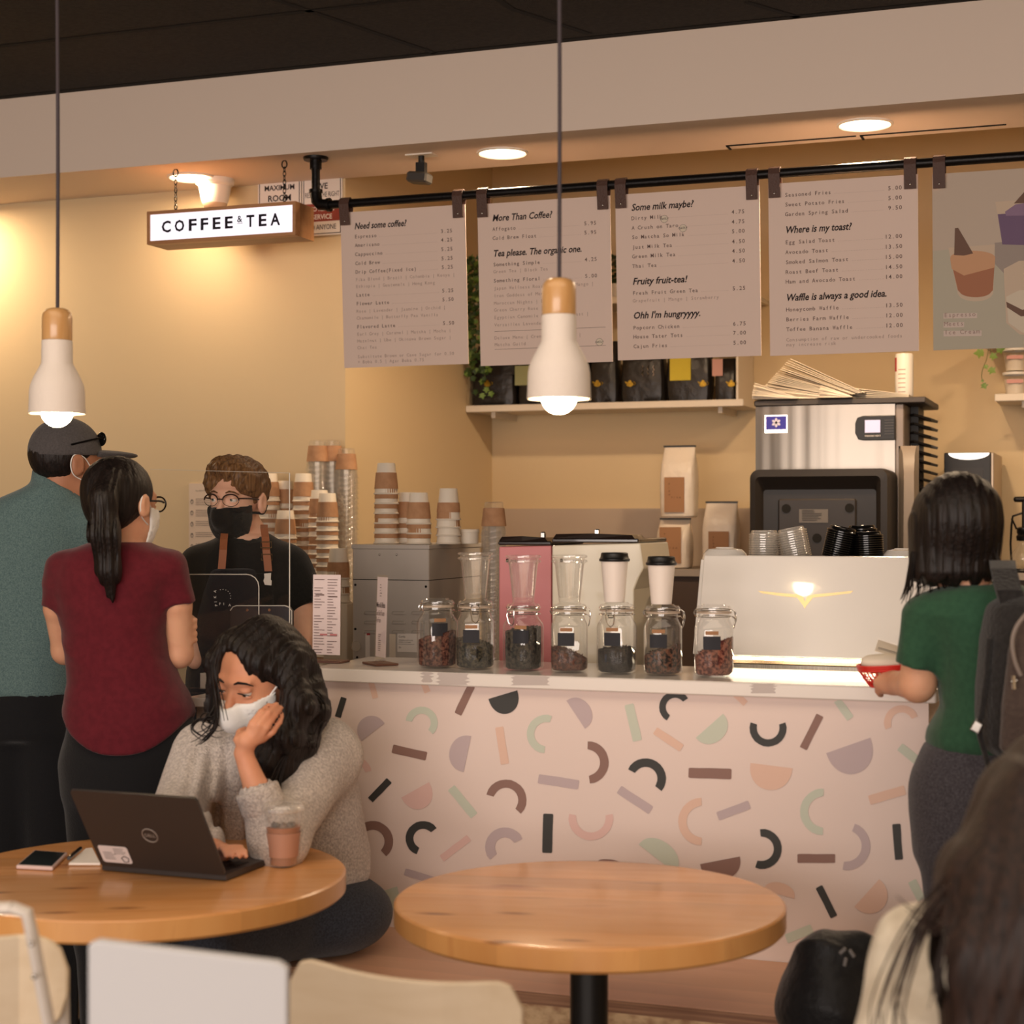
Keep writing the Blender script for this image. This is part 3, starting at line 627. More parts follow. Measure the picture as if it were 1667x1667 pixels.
# ------------------------------------------------------------------ paper cups (upside down) with kraft sleeves
def make_cup(hh=.112, s0=.02, s1=.078):
    t = thing('paper_cup', '', 'paper cup', world=False)
    rt = lambda z: .0425-(.0425-.0315)*z/hh
    MB().lathe([(.0445, .0), (.046, .0025), (.0445, .005), (rt(.006), .006), (rt(hh-.002), hh-.002), (rt(hh)-.0015, hh), (rt(hh)-.004, hh-.004), (.001, hh-.005)], n=28).build('cup_body', m_white_cup, t, True)
    if s1: MB().lathe([(rt(s0)+.0012, s0), (rt(s0)+.0025, s0), (rt(s1)+.0025, s1), (rt(s1)+.001, s1)], n=28).build('kraft_sleeve', m_kraft, t, True)
    return t
m_white_cup = mat('white_paper_cup', rgb(238, 226, 208), .5)
cup0 = make_cup(); cup1 = make_cup(.112, .028, .062); used = {}
KC = {}
def place(proto, loc, label, group, rot=None):
    if proto.name not in KC:
        KC[proto.name] = kids(proto); proto.location = loc; proto['label'] = label; proto['group'] = group
        if rot is not None: proto.rotation_euler = rot
        return proto
    return dup(proto, loc, None, label, group, rot, KC[proto.name])
ORD = ['lowest', 'second from bottom', 'third from bottom', 'fourth from bottom', 'fifth from bottom']
def cupstack(proto, xp, ybot, v, n, sp, label, group, z=None):
    q = P(xp, ybot, v); z = q.z if z is None else z; r_ = random.Random(int(xp))
    for i in range(n):
        top = i == n-1
        if n <= 6 and not top: label_ = ORD[i]+', '+label
        else: label_ = ('top ' if top else '')+label
        place(proto, (q.x+r_.uniform(-.001, .001), v+r_.uniform(-.001, .001), z+i*sp+.0002), label_, group, (0, 0, r_.uniform(0, 6)))
zb = P(636, 886.5, 1.42).z     # top of the steel brewer
cupstack(cup0, 629, 880, 1.55, 6, .0352, 'paper cup in the tallest stack on the steel brewer', 'tallest cup stack on the steel brewer', zb+.001)
cupstack(cup0, 682, 880, 1.50, 3, .0345, 'paper cup in the short front stack on the steel brewer', 'short cup stack on the steel brewer', zb+.001)
cupstack(cup0, 664, 880, 1.64, 3, .0362, 'paper cup in the half hidden stack on the steel brewer', 'hidden cup stack on the steel brewer', zb+.001)
cupstack(cup1, 730, 880, 1.55, 4, .028, 'paper cup in the right stack on the steel brewer', 'right cup stack on the steel brewer', zb+.001)
zw_ = .9005
for xp, v, ytop, txt in [(438, 2.08, 771, 'stack just right of the barista\'s head'), (463, 2.15, 783, 'stack behind the two tall ones beside the barista'), (494, 2.06, 771, 'tall stack between barista and clear cups'), (465, 1.93, 831, 'low stack over the barista\'s shoulder'),
                         (520, 2.0, 798, 'thin stack next to the clear cup columns'), (533, 1.9, 803, 'stack in front of the clear cup columns')]:
    X = P(xp, 900, v).x; zt = P(xp, ytop, v).z; n = max(2, round((zt-.112-zw_)/.0352)+1)
    sp = (zt-.112-zw_)/(n-1)
    cupstack(cup0, xp, 900, v, n, sp, 'sleeved paper cup in the '+txt, 'cup '+txt, zw_)
# carton under the small front stack
v7 = 1.62; xa, xb = P(538, 985, v7).x, P(576, 985, v7).x; z7 = P(556, 981, v7).z
ca = thing('carton', 'small white carton under the short cup stack left of the steel brewer', 'box', ((xa+xb)/2, v7, .9))
MB().bbox(xa, xb, v7-.06, v7+.06, .9005, z7, .003).build('box', m_cream, ca)
cupstack(cup1, 551, 981, v7-.005, 4, .0285, 'sleeved paper cup in the short stack on the white carton', 'cup stack on the carton', z7+.001)
# clear cup columns
def make_clear(sleeve):
    t = thing('clear_cup', '', 'plastic cup', world=False); h = .12
    rt = lambda z: .0465-.0145*z/h
    MB().lathe([(.0475, .0), (.049, .002), (.0475, .004), (rt(.006), .006), (rt(.02), .02), (rt(h-.003), h-.003), (rt(h)-.003, h), (rt(h)-.008, h-.003), (.001, h-.004)], n=26).build('cup_body', m_clear, t, True)
    if sleeve: MB().lathe([(rt(.035)+.001, .035), (rt(.035)+.0022, .035), (rt(.098)+.0022, .098), (rt(.098)+.001, .098)], n=26).build('kraft_sleeve', m_kraft, t, True)
    return t
cl0, cl1 = make_clear(False), make_clear(True)
for xp, v, ytop, txt in [(517, 2.12, 717, 'leftmost clear cup column by the wall'), (541, 2.17, 717, 'second clear cup column by the wall'), (564, 2.14, 730, 'rightmost clear cup column by the alcove corner'), (804, 1.55, 817, 'clear cup column beside the pink grinder')]:
    X = P(xp, 900, v).x; zt = P(xp, ytop, v).z-.12; n = int((zt-zw_)/.0205)
    for i in range(n):
        place(cl0, (X, v, zw_+i*(zt-zw_)/n), 'clear plastic cup nested in the '+txt, txt)
    place(cl1, (X, v, zt), 'kraft sleeved clear cup topping the '+txt, txt)
tb = thing('tub', 'small round white lidded tub on the steel brewer beside the cups', 'tub', (P(764, 880, 1.62).x, 1.62, zb+.001), world=False)
MB().lathe([(.001, 0), (.031, 0), (.033, .002), (.034, .042), (.001, .042)], n=28).build('tub_body', m_white_cup, tb, True); MB().lathe([(.036, .04), (.037, .043), (.036, .05), (.034, .052), (.001, .052)], n=28).build('lid', m_white_cup, tb, True)
# ------------------------------------------------------------------ steel brewer
VG = 1.42; x0, x1 = P(574, 980, VG).x, P(698, 980, VG).x; vr = vback(x1, zb, 782)
m_galv = mat('galvanised_steel', rgb(196, 187, 178), .45, metal=.12, col2=rgb(186, 178, 170), ns=4)
bw = thing('steel_brewer', 'boxy grey steel brewer with louvres, stacks of paper cups on top', 'coffee brewer', ((x0+x1)/2, VG, .9))
MB().bbox(x0, x1, VG, vr, .9005, zb-.012, .003).build('body', m_galv, bw)
MB().bbox(x0-.003, x1+.004, VG-.006, vr+.002, zb-.016, zb, .002).build('top_cover', m_galv, bw)
zz = lambda y, x=636: P(x, y, VG).z
mb = MB(); zs_ = zz(944); mb.box(x0-.0004, x1+.0004, VG-.0006, vr, zs_-.0012, zs_+.0012); mb.build('seam', m_dark, bw)
for xp, yp in [(576, 952), (696, 955), (576, 1024), (576+3, 1070)]:
    q = P(xp, yp, VG); MB().cyl((q.x+(.006 if xp < 600 else -.006), VG-.001, q.z), (q.x+(.006 if xp < 600 else -.006), VG+.001, q.z), .0045, n=14).build('screw_hole', m_dark, bw)
for xp in (618, 646):
    q = P(xp, 903, VG); MB().sphere((q.x, VG-.001, q.z), .004, 12).build('rivet', m_chrome, bw, True)
for r_ in range(3):
    for xp in (592, 637, 658.5, 669):
        if xp == 658.5: continue
        y_ = 994+r_*15.5; a, b = P(xp, y_, VG), P(xp+24, y_+6, VG)
        mb = MB(); mb.rings([[(a.x+o_[0], VG+.0005-o_[2], a.z+(b.z-a.z)*o_[1]) for o_ in ((0, 1, 0), (.004, .1, 0), (b.x-a.x-.004, .1, 0), (b.x-a.x, 1, 0))], [(a.x+.006, VG-.006, a.z+(b.z-a.z)), (a.x+.009, VG-.006, a.z+(b.z-a.z)*.4), (b.x-.009, VG-.006, a.z+(b.z-a.z)*.4), (b.x-.006, VG-.006, b.z)]])
        mb.build('louvre', m_galv, bw)
def plate(parent, name, m, xa, ya, xb, yb, v, t=.001, lines=None, inkm=None):
    a, b = P(xa, ya, v), P(xb, yb, v); MB().box(a.x, b.x, v-t, v, b.z, a.z).build(name, m, parent)
    if lines:
        mb = MB(); T = FRONT((a.x, v-t-.0006, b.z)); W_, H_ = b.x-a.x, a.z-b.z
        for (t_, x, y, s, al, *k) in lines: text(mb, t_, x*W_, y*H_, s, T, 0, al, **(k[0] if k else {}))
        mb.build('lettering', inkm or m_ink, parent)
    return a, b
plate(bw, 'spec_label', m_paper, 647, 1031, 683, 1062, VG-.0005, .001, [('Curtis', .06, .78, .010, 'L'), ('WILBUR CURTIS CO', .06, .60, .006, 'L'), ('MODEL VOLTS AMPS', .06, .5, .005, 'L'), ('----------------', .03, .38, .012, 'L'), ('SN', .06, .2, .008, 'L')])
plate(bw, 'warning_label', m_paper, 595, 1029, 602, 1075, VG-.0005, .001); plate(bw, 'red_tag', mat('label_red', rgb(176, 60, 62), .6), 597, 1029, 602.5, 1034, VG-.002, .001)
plate(bw, 'notice_label', m_cream, 634, 1032, 644, 1075, VG-.0005, .001)
q = P(584, 1051, VG); MB().lathe([(.001, 0), (.014, 0), (.018, -.006), (.018, -.012), (.001, -.012)], n=24, M=Matrix.Translation((q.x, VG-.012, q.z)) @ Matrix.Rotation(-PI/2, 4, 'X')).build('dial', m_clearlid, bw, True)
# ------------------------------------------------------------------ sign holders and jars on the counter
def holder(label, xa, xb, ytop, ybot, bxa, bxb, v, tilt, content, rz):
    q = P((xa+xb)/2, ybot-6, v); W_ = P(xb, ybot, v).x-P(xa, ybot, v).x; Hh = P(xa, ytop, v).z-ZT
    o = thing('sign_holder', label, 'menu stand', (q.x, v, ZT+.0005), 'clear menu stands on the counter', world=False, rz=rz)
    k = 1/max(.3, math.cos(rz+0.0)); W_ *= k
    MB().bbox(-W_/2-.012, W_/2+.012, -.032, .032, 0, .006, .001).build('wood_base', mat('walnut_base', rgb(96, 62, 48), .5), o)
    M_ = Matrix.Translation((0, 0, .006)) @ Matrix.Rotation(tilt, 4, 'X')
    MB().box(-W_/2, W_/2, -.0022, .0022, 0, Hh-.006, M=M_).build('acrylic_sleeve', m_plexi, o)
    MB().box(-W_/2+.003, W_/2-.003, -.0004, .0004, .014, Hh-.012, M=M_).build('menu_sheet', mat('holder_sheet', rgb(226, 208, 206), .7), o)
    mb = MB(); T = M_ @ frame((-W_/2+.003, -.0026, .014), (1, 0, 0), (0, 0, 1)); content(mb, T, W_-.006, Hh-.026)
    mb.build('print', [m_ink2, mat('print_red', rgb(190, 120, 120), .7), m_ink], o); return o
def rect(mb, T, x0, y0, x1, y1, m): mb.add([T @ Vector(q) for q in ((x0, y0, 0), (x1, y0, 0), (x1, y1, 0), (x0, y1, 0))], [(0, 1, 2, 3)], m)
def hc1(mb, T, W_, Hh):
    r = random.Random(2)
    for cx in (.06, .54):
        y = .97
        while y > .05:
            y -= .035
            if r.random() < .2: continue
            rect(mb, T, cx*W_, y*Hh, (cx+r.uniform(.15, .38))*W_, y*Hh+.0016, 0)
    for (x, y) in ((.1, .74), (.58, .72)): rect(mb, T, x*W_, y*Hh, (x+.32)*W_, y*Hh+.003, 0)
    for (x, y) in ((.28, .24), (.64, .24)): rect(mb, T, x*W_, y*Hh, (x+.26)*W_, y*Hh+.005, 1)
def hc2(mb, T, W_, Hh):
    text(mb, 'Minis & Boba', .05*W_, .62*Hh, .02, T, 2, off=.01, width=W_*.85); text(mb, 'Sea Salt Foam', .05*W_, .52*Hh, .02, T, 0, width=W_*.8); text(mb, 'Taro Foam', .05*W_, .43*Hh, .02, T, 0, width=W_*.45)
    r = random.Random(5)
    for i in range(9): rect(mb, T, .3*W_, (.08+i*.025)*Hh, (.3+r.uniform(.1, .3))*W_, (.08+i*.025)*Hh+.0014, 0)
    for i in range(5): rect(mb, T, .35*W_, (.76+i*.035)*Hh, (.38+r.uniform(.05, .2))*W_, (.76+i*.035)*Hh+.0016, 0)
holder('clear menu stand with two columns of print at the left counter end', 507, 555, 932, 1078, 500, 568, .14, -.02, hc1, 0.0)
holder('narrow turned menu stand in front of the steel brewer', 604, 634, 936, 1084, 590, 646, .12, -.03, hc2, -.75)
m_gasket = mat('rubber_gasket', rgb(190, 170, 150), .5)
m_chalk = mat('chalk_label', rgb(38, 38, 44), .7); m_kl = mat('kraft_label', rgb(160, 118, 84), .8)
tea = [mat('tea_'+n_, rgb(*a_), .9, col2=rgb(*b_), ns=120, lo=.42, hi=.58, bump=1, bs=260) for n_, a_, b_ in [('rose', (66, 32, 27), (128, 84, 68)), ('dark', (18, 16, 14), (80, 72, 54)), ('black', (22, 20, 18), (70, 62, 52)), ('brown', (66, 34, 28), (118, 72, 54)), ('coal', (26, 22, 20), (48, 40, 36)), ('mixed', (34, 28, 24), (120, 80, 60)), ('rooibos', (84, 32, 26), (160, 100, 80))]]
RJ = .0455
def make_jar():
    t = thing('glass_jar', '', 'jar', world=False); h = .146
    prof = [(.030, .0, 2), (.038, .001, 2.5), (.0435, .004, 3), (RJ-.0005, .010, 3.2), (RJ-.0005, .110, 3.2), (.0440, .118, 2.8), (.0385, .130, 2.1), (.0360, .136, 2), (.0360, .150, 2)]
    mb = MB(); mb.rings([sq(r, z, 40, e) for r, z, e in prof], caps=False); mb.rings([sq(.030, 0, 40, 2), sq(.001, .004, 40, 2)], caps=False); mb.build('jar_body', m_jar, t, True)
    mb = MB(); mb.lathe([(.0385, .1485), (.0415, .1485), (.0415, .152), (.0385, .152), (.0385, .1485)], n=36); mb.build('gasket', m_gasket, t, True)
    MB().lathe([(.0395, .1525), (.0415, .1540), (.0415, .162), (.038, .166), (.030, .166), (.027, .170), (.001, .170)], n=36).build('glass_lid', m_jar, t, True)
    mb = MB()
    for z in (.141, .157): mb.tube([(.0425*math.cos(2*PI*i/28), .0425*math.sin(2*PI*i/28), z) for i in range(28)], .0013, 6, loop=True)
    for s in (-1, 1):
        mb.tube([(.0435, .006*s, .157), (.050, .010*s, .152), (.052, .011*s, .138), (.049, .008*s, .120), (.047, 0, .112)], .0012, 6); mb.tube([(-.0435, .008*s, .157), (-.0475, .008*s, .149), (-.0435, .008*s, .141)], .0013, 6)
    mb.tube([(.0435, -.006, .141), (.050, -.007, .135), (.050, .007, .135), (.0435, .006, .141)], .0013, 6)
    mb.build('wire_clamp', m_chrome, t, True); return t
jar0 = make_jar()
JX = [(713, 967, 1083, 1030, 0, .3, 20), (775, 968, 1086, 1043, 1, .0, -8), (853, 975, 1089, 1022, 2, -.0, -5), (928, 975, 1091, 1062, 3, .2, -10), (1005, 976, 1095, 1056, 4, .0, -12), (1080, 979, 1097, 1058, 5, .1, 6), (1163, 981, 1102, 1056, 6, .15, -10)]
jl = ['leftmost glass clip jar with rose brown tea, by the steel brewer', 'second glass jar from the left with dark tea', 'glass jar filled high with black tea before the pink grinder', 'glass jar with a low layer of brown tea before the cream grinder', 'glass jar with flat coal black tea under a lidded white cup', 'glass jar of mixed tea under the right lidded white cup', 'rightmost glass jar with reddish tea beside the espresso machine']
jars = []
for i, (xp, yt, yb_, yl, ti, rz, an) in enumerate(JX):
    q = P(xp, yb_-7, .11); X = q.x; s = (yb_-yt)*proj((X, .11, 1.2))[2]/FPX/.176; s = min(1.06, max(.9, s))
    c0 = kids(jar0) if i else None
    o = place(jar0, (X, .105, ZT+.0005), jl[i], 'glass tea jars along the counter', (0, 0, rz+[.6, -1.2, -1.9, .1, -1.6, .3, .2][i])); o.scale = (s, s, s); jars.append((o, X, s))
    # contents
    r_ = random.Random(i); hz = max(.02, (yb_-yl)*4.25/FPX); sl = [.012, -.01, .006, -.016, .003, .012, .022][i]
    mb = MB(); N = 30; R = []
    for (rr_, z) in [(.036, .003), (.0415, .008), (.0425, .5), (.0425, 1.0)]:
        ring = []
        for j in range(N):
            p = sq(rr_*s, 0, N, 3)[j]
            zz_ = z if z < .1 else hz*z + (sl*p[0]/.04 if z == 1.0 else 0)+(r_.uniform(-.003, .003) if z == 1.0 else 0)
            ring.append((p[0], p[1], zz_))
        R.append(ring)
    for k in (.7, .4, .1):
        R.append([(sq(.0425*s*k, 0, N, 2.4)[j][0], sq(.0425*s*k, 0, N, 2.4)[j][1], hz+sl*k*math.cos(2*PI*j/N)+.004*(1-k)+r_.uniform(-.003, .003)) for j in range(N)])
    mb.rings(R)
    for k in range(60):   # loose leaves breaking the surface
        a = r_.uniform(0, 2*PI); rad = .037*s*math.sqrt(r_.random()); p = Vector((rad*math.cos(a), rad*math.sin(a), hz+sl*rad/.0425*math.cos(a)+.003)); 
        d1 = Vector((r_.uniform(-1, 1), r_.uniform(-1, 1), r_.uniform(-.3, 1))).normalized()*.005; d2 = d1.cross(Vector((r_.uniform(-1, 1), r_.uniform(-1, 1), r_.uniform(-1, 1)))).normalized()*.0017
        mb.add([p-d1-d2, p+d1-d2, p+d1+d2, p-d1+d2], [(0, 1, 2, 3)])
    tn = mb.build('tea_leaves', tea[ti]); tn.location = (X, .105, ZT+.0015)
    tag(tn, ['rose brown', 'dark flecked', 'black', 'brown', 'coal black', 'dark mixed', 'reddish'][i]+' loose tea inside the '+['leftmost jar', 'second jar from the left', 'jar before the pink grinder', 'jar before the cream grinder', 'jar under the left lidded cup', 'jar under the right lidded cup', 'rightmost jar'][i], 'tea', 'loose tea in the jars', 'stuff')
    # labels stuck on the glass
    ox = [.008, -.010, -.008, -.008, -.012, -.010, -.004][i]; zc = [1025, 1036, 1037, 1041, 1041, 1044, 1047][i]; z = P(xp, zc, .06).z-ZT
    dirv = (Vector((CX, CY, 0))-Vector((X, .105, 0))).normalized(); side = Vector((-dirv.y, dirv.x, 0))
    def patch(name, w_, h_, oz, m):
        mb = MB(); K = 8; vs_ = []
        for a in range(K+1):
            t = -w_/2+w_*a/K-ox; ang = t/(RJ*s)
            d = dirv*math.cos(ang)+side*(-math.sin(ang)); e_ = 3.2; kk = (abs(math.cos(math.atan2(d.y, d.x)-(o.rotation_euler.z)))**e_+abs(math.sin(math.atan2(d.y, d.x)-(o.rotation_euler.z)))**e_)**(-1/e_)
            p = Vector((X, .105, 0))+d*(RJ*s*kk+.0007)
            vs_ += [(p.x, p.y, ZT+z+oz), (p.x, p.y, ZT+z+oz+h_)]
        mb.add(vs_, [(2*a, 2*a+2, 2*a+3, 2*a+1) for a in range(K)])
        b = mb.build(name, m, None, True); b.parent = o; b.matrix_parent_inverse = (Matrix.Translation(Vector((X, .105, ZT+.0005))) @ Matrix.Rotation(o.rotation_euler.z, 4, 'Z') @ Matrix.Scale(s, 4)).inverted(); return b
    patch('chalk_label', .040, .033, -.0165, m_chalk); patch('kraft_label', .030, .009, .020, m_kl)
# cups standing on the jars
def upcup(xp, v, zb_, label, clear, i, s=1):
    X = jars[i][1]+xp; o = thing('takeaway_cup' if not clear else 'stacked_clear_cup', label, 'cup', (X, .105, zb_), world=False); h = .108*s
    if clear:
        for k in range(2):
            b = MB(); b.lathe([(.001, .001+k*.012), (.026, 0+k*.012), (.0275, .004+k*.012), (.037, .094+k*.012), (.040, .1+k*.012), (.0455, .102+k*.012), (.0455, .106+k*.012), (.041, .108+k*.012)], n=30); b.build('cup_body', m_clear, o, True)
    else:
        MB().lathe([(.001, .003), (.024, .003), (.0255, 0), (.0345, h), (.001, h)], n=32).build('cup_body', mat('white_cup_plain', rgb(240, 228, 218), .5), o, True)
        MB().lathe([(.0375, h-.006), (.039, h-.004), (.039, h), (.0365, h+.002), (.0345, h+.009), (.034, h+.014), (.032, h+.016), (.029, h+.012), (.001, h+.012)], n=32).build('lid', m_black, o, True)
    return o
jt = lambda i: ZT+.0012+.170*jars[i][2]
upcup(.0, .1, jt(1), 'clear plastic cups nested on the second jar from the left', True, 1); upcup(.0, .1, jt(2), 'clear plastic cups nested on the jar before the pink grinder', True, 2)
upcup(.0, .1, jt(3), 'clear plastic cups nested on the jar before the cream grinder', True, 3)
upcup(-.006, .1, jt(4), 'white paper cup with black lid on a jar before the cream grinder', False, 4); upcup(-.004, .1, jt(5), 'white paper cup with black lid beside the espresso machine', False, 5, .95)
# ------------------------------------------------------------------ grinders / dispensers
VGr = .50
def ZP(y, x=900, v=VGr): return P(x, y, v).z
m_pink = mat('pink_enamel', rgb(206, 128, 130), .35, coat=.2); m_crm = mat('cream_enamel', rgb(232, 222, 200), .35, coat=.2)
def grinder(name, label, m, poly, xp0, xp1, txt, tx, latch, dep=.30):
    pts = [(P(x, y, VGr).x, P(x, y, VGr).z) for x, y in poly]; pts = [(x, z if z > 1.12 else .9205) for x, z in pts]
    o = thing(name, label, 'grinder', (sum(p[0] for p in pts)/len(pts), VGr, .92))
    M_ = frame((0, VGr+dep, 0), (1, 0, 0), (0, 0, 1)); MB().prism(pts, M_, dep).build('body', m, o, bevel=.004)
    a, b = P(xp0, 890, VGr), P(xp1, 890, VGr); z = max(p[1] for p in pts)
    mb = MB(); n_ = 3; w_ = (b.x-a.x)/2
    mb.bbox(a.x, b.x+.0, VGr-.004, VGr+dep, z+.0005, z+.012, .003)
    mb.rings([[(a.x+.005, VGr-.008, z+.012), (a.x+w_*.95, VGr-.014, z+.012), (b.x-.01, VGr-.006, z+.012), (b.x-.01, VGr+.1, z+.012), (a.x+.005, VGr+.1, z+.012)], [(a.x+.012, VGr-.002, z+.024), (a.x+w_*.95, VGr-.008, z+.026), (b.x-.02, VGr, z+.022), (b.x-.02, VGr+.1, z+.022), (a.x+.012, VGr+.1, z+.024)]])
    mb.build('lid', mat('smoked_lid', rgb(38, 28, 24), .2, coat=.5), o)
    q = P(latch, 868, VGr+.03); MB().bbox(q.x-.008, q.x+.008, VGr+.02, VGr+.03, z+.02, z+.038, .003).build('latch', m_chrome, o)
    mb = MB(); q = P(tx, 915, VGr); T = FRONT((q.x, VGr-.0008, q.z)); text(mb, txt, .012, 0, .011, T, 0, mono=.72); n = 4
    rect(mb, T, 0, 0, .0075, .0095, 0); mb.build('lettering', m_ink, o); return o
grinder('coffee_grinder', 'pink enamel coffee grinder behind the jar of black tea', m_pink, [(812, 890), (897, 888), (897, 1083), (812, 1083)], 811, 898, 'ANDILL', 824, 885)
grinder('coffee_grinder', 'cream enamel coffee grinder with curved right side', m_crm, [(898.5, 888), (1042, 884), (1048, 925), (1040, 940), (1032, 960), (1030, 1083), (898.5, 1083)], 899, 1040, 'BARWELL', 912, 973)
o = thing('machine_housing', 'grey metal housing peeking out right of the cream grinder', 'machine', (P(1042, 960, .85).x, .85, .92))
MB().bbox(P(1026, 960, .85).x, P(1056, 960, .85).x, .85, .95, .9205, P(1040, 932, .85).z, .008).build('housing', mat('taupe_metal', rgb(140, 124, 110), .5), o)
# ------------------------------------------------------------------ espresso machine
VE = .44; z_b = P(1300, 1070, VE-.02).z; z_t = P(1300, 905, VE+.0265).z
xl_t, xl_b = P(1139, 905, VE+.0265).x, P(1126, 1075, VE-.02).x; xr_ = P(1628, 1000, VE).x
m_wg = mat('white_gloss_panel', rgb(244, 238, 230), .16, coat=.8)
em = thing('espresso_machine', 'large white espresso machine with gold wing emblem on its back', 'espresso machine', ((xl_t+xr_)/2, VE+.3, .92))
def slant(xa, xb, ya, yb, t): return [[(xa, ya, z_b), (xb, ya, z_b), (xb, ya+t, z_b), (xa, ya+t, z_b)], [(xa+(xl_t-xl_b), yb, z_t), (xb-.01, yb, z_t), (xb-.01, yb+t, z_t), (xa+(xl_t-xl_b), yb+t, z_t)]]
MB().rings(slant(xl_b+.012, xr_, VE-.02, VE+.0265, .012)).build('back_panel', m_wg, em, bevel=.003)
MB().rings([[(xl_b, VE-.01, z_b), (xl_b+.011, VE-.01, z_b), (xl_b+.011, VE+.5, z_b), (xl_b, VE+.5, z_b)], [(xl_t-.001, VE+.044, z_t-.012), (xl_t+.010, VE+.044, z_t-.012), (xl_t+.010, VE+.5, z_t-.012), (xl_t-.001, VE+.5, z_t-.012)]]).build('side_panel', m_wg, em, bevel=.002)
MB().bbox(xl_b+.06, xr_-.05, VE+.06, VE+.46, .965, z_t-.03, .01).build('body', m_steel, em)
m_brass = mat('warm_polished_steel', rgb(196, 170, 130), .25, metal=.9)
MB().bbox(xl_b+.035, xr_-.02, VE-.015, VE+.02, ZT+.004, z_b-.002, .003).build('base_trim', m_brass, em)
MB().bbox(xl_b+.03, xr_-.02, VE+.05, VE+.48, z_t-.03, z_t-.024, .002).build('cup_tray', m_steel, em)
for sx in (xl_b+.1, xr_-.12):
    for yy in (VE+.1, VE+.4): MB().cyl((sx, yy, .9205), (sx, yy, .966), .02).build('foot', m_black, em, True)
mb = MB(); up = Vector((0, .05, z_t-z_b)).normalized(); M_ = frame((0, VE-.02, z_b), (1, 0, 0), up)
def ep(x, y):
    q = P(x, y, VE+.01); return (q.x, (q.z-z_b)/up.z)
mb.prism([ep(*p) for p in [(1234, 962), (1262, 965), (1298, 968), (1308, 972), (1311, 980), (1314, 972), (1324, 968), (1360, 965), (1389, 962), (1385, 966), (1345, 971), (1324, 973), (1313, 987), (1311, 991), (1309, 987), (1298, 973), (1275, 971), (1240, 966)]], M_ @ Matrix.Translation((0, 0, .0005)), .003)
mb.build('wing_emblem', mat('gold_trim', rgb(222, 196, 146), .3, metal=.8), em)
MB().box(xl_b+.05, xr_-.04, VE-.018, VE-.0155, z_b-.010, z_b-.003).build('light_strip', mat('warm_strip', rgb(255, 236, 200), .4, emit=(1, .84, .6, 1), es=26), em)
# lids and bowls on the machine top
zt_ = z_t-.0235
def lid_proto(name, m, h=.011):
    t = thing(name, '', 'lid', world=False)
    b = MB(); b.lathe([(.041, 0), (.0435, .0015), (.0435, .0045), (.040, .0055), (.0375, .008), (.036, h+.003), (.034, h+.004), (.030, h), (.001, h)], n=28); b.build('lid_body', m, t, True); return t
bl = lid_proto('black_cup_topper', m_blackg); cl = lid_proto('clear_cup_topper', m_clearlid)
def lidstack(proto, xp, v, n, tx, label, group, sp=.0062):
    X = P(xp, 890, v).x
    rot = Matrix.Rotation(tx, 3, 'Y'); base = Vector((X, v, zt_+abs(math.sin(tx))*.0435+.001))
    for i in range(n): place(proto, base+rot @ Vector((0, 0, i*sp)), label, group, (0, tx, 0))
lidstack(bl, 1362, .78, 13, .22, 'black cup lid in the tilted left stack on the espresso machine', 'tilted stack of black lids'); lidstack(bl, 1414, .80, 12, -.05, 'black cup lid in the right stack on the espresso machine', 'right stack of black lids'); 
lidstack(bl, 1404, .90, 15, -.02, 'black cup lid in the rear stack on the espresso machine', 'rear stack of black lids')
lidstack(cl, 1244, .78, 12, .0, 'clear lid in the upright stack on the espresso machine', 'upright stack of clear lids', .0066); lidstack(cl, 1297, .80, 12, -.2, 'clear lid in the leaning stack on the espresso machine', 'leaning stack of clear lids', .0066)
for xp, lb, sx in [(1180, 'white rounded bowl upside down at the left of the machine top', 1.25), (1468, 'white rounded bowl upside down behind the woman in green', 1.0)]:
    o = thing('white_bowl', lb, 'bowl', (P(xp, 895, .8).x, .8, zt_), world=False); MB().lathe([(.052, 0), (.054, .004), (.050, .022), (.04, .034), (.022, .037), (.02, .040), (.001, .040)], n=32, sx=sx).build('bowl_body', m_wg, o, True)
# ================================================================== the alcove: shelves, ice machine, bags
VA = 3.32; zA = P(1110, 927, VA).z
al = thing('alcove_counter', 'grey topped counter along the alcove wall under the coffee bags', 'counter', (1, 3.6, 0))
xa0 = P(1040, 930, VA).x
MB().box(xa0, XR-.01, VA, VB-.035, zA-.03, zA).build('top', mat('grey_top', rgb(150, 138, 126), .5), al)
MB().box(xa0+.02, XR-.02, VA+.02, VB-.04, 0, zA-.03).build('cabinet', mat('brown_cabinet', rgb(70, 54, 44), .6), al)
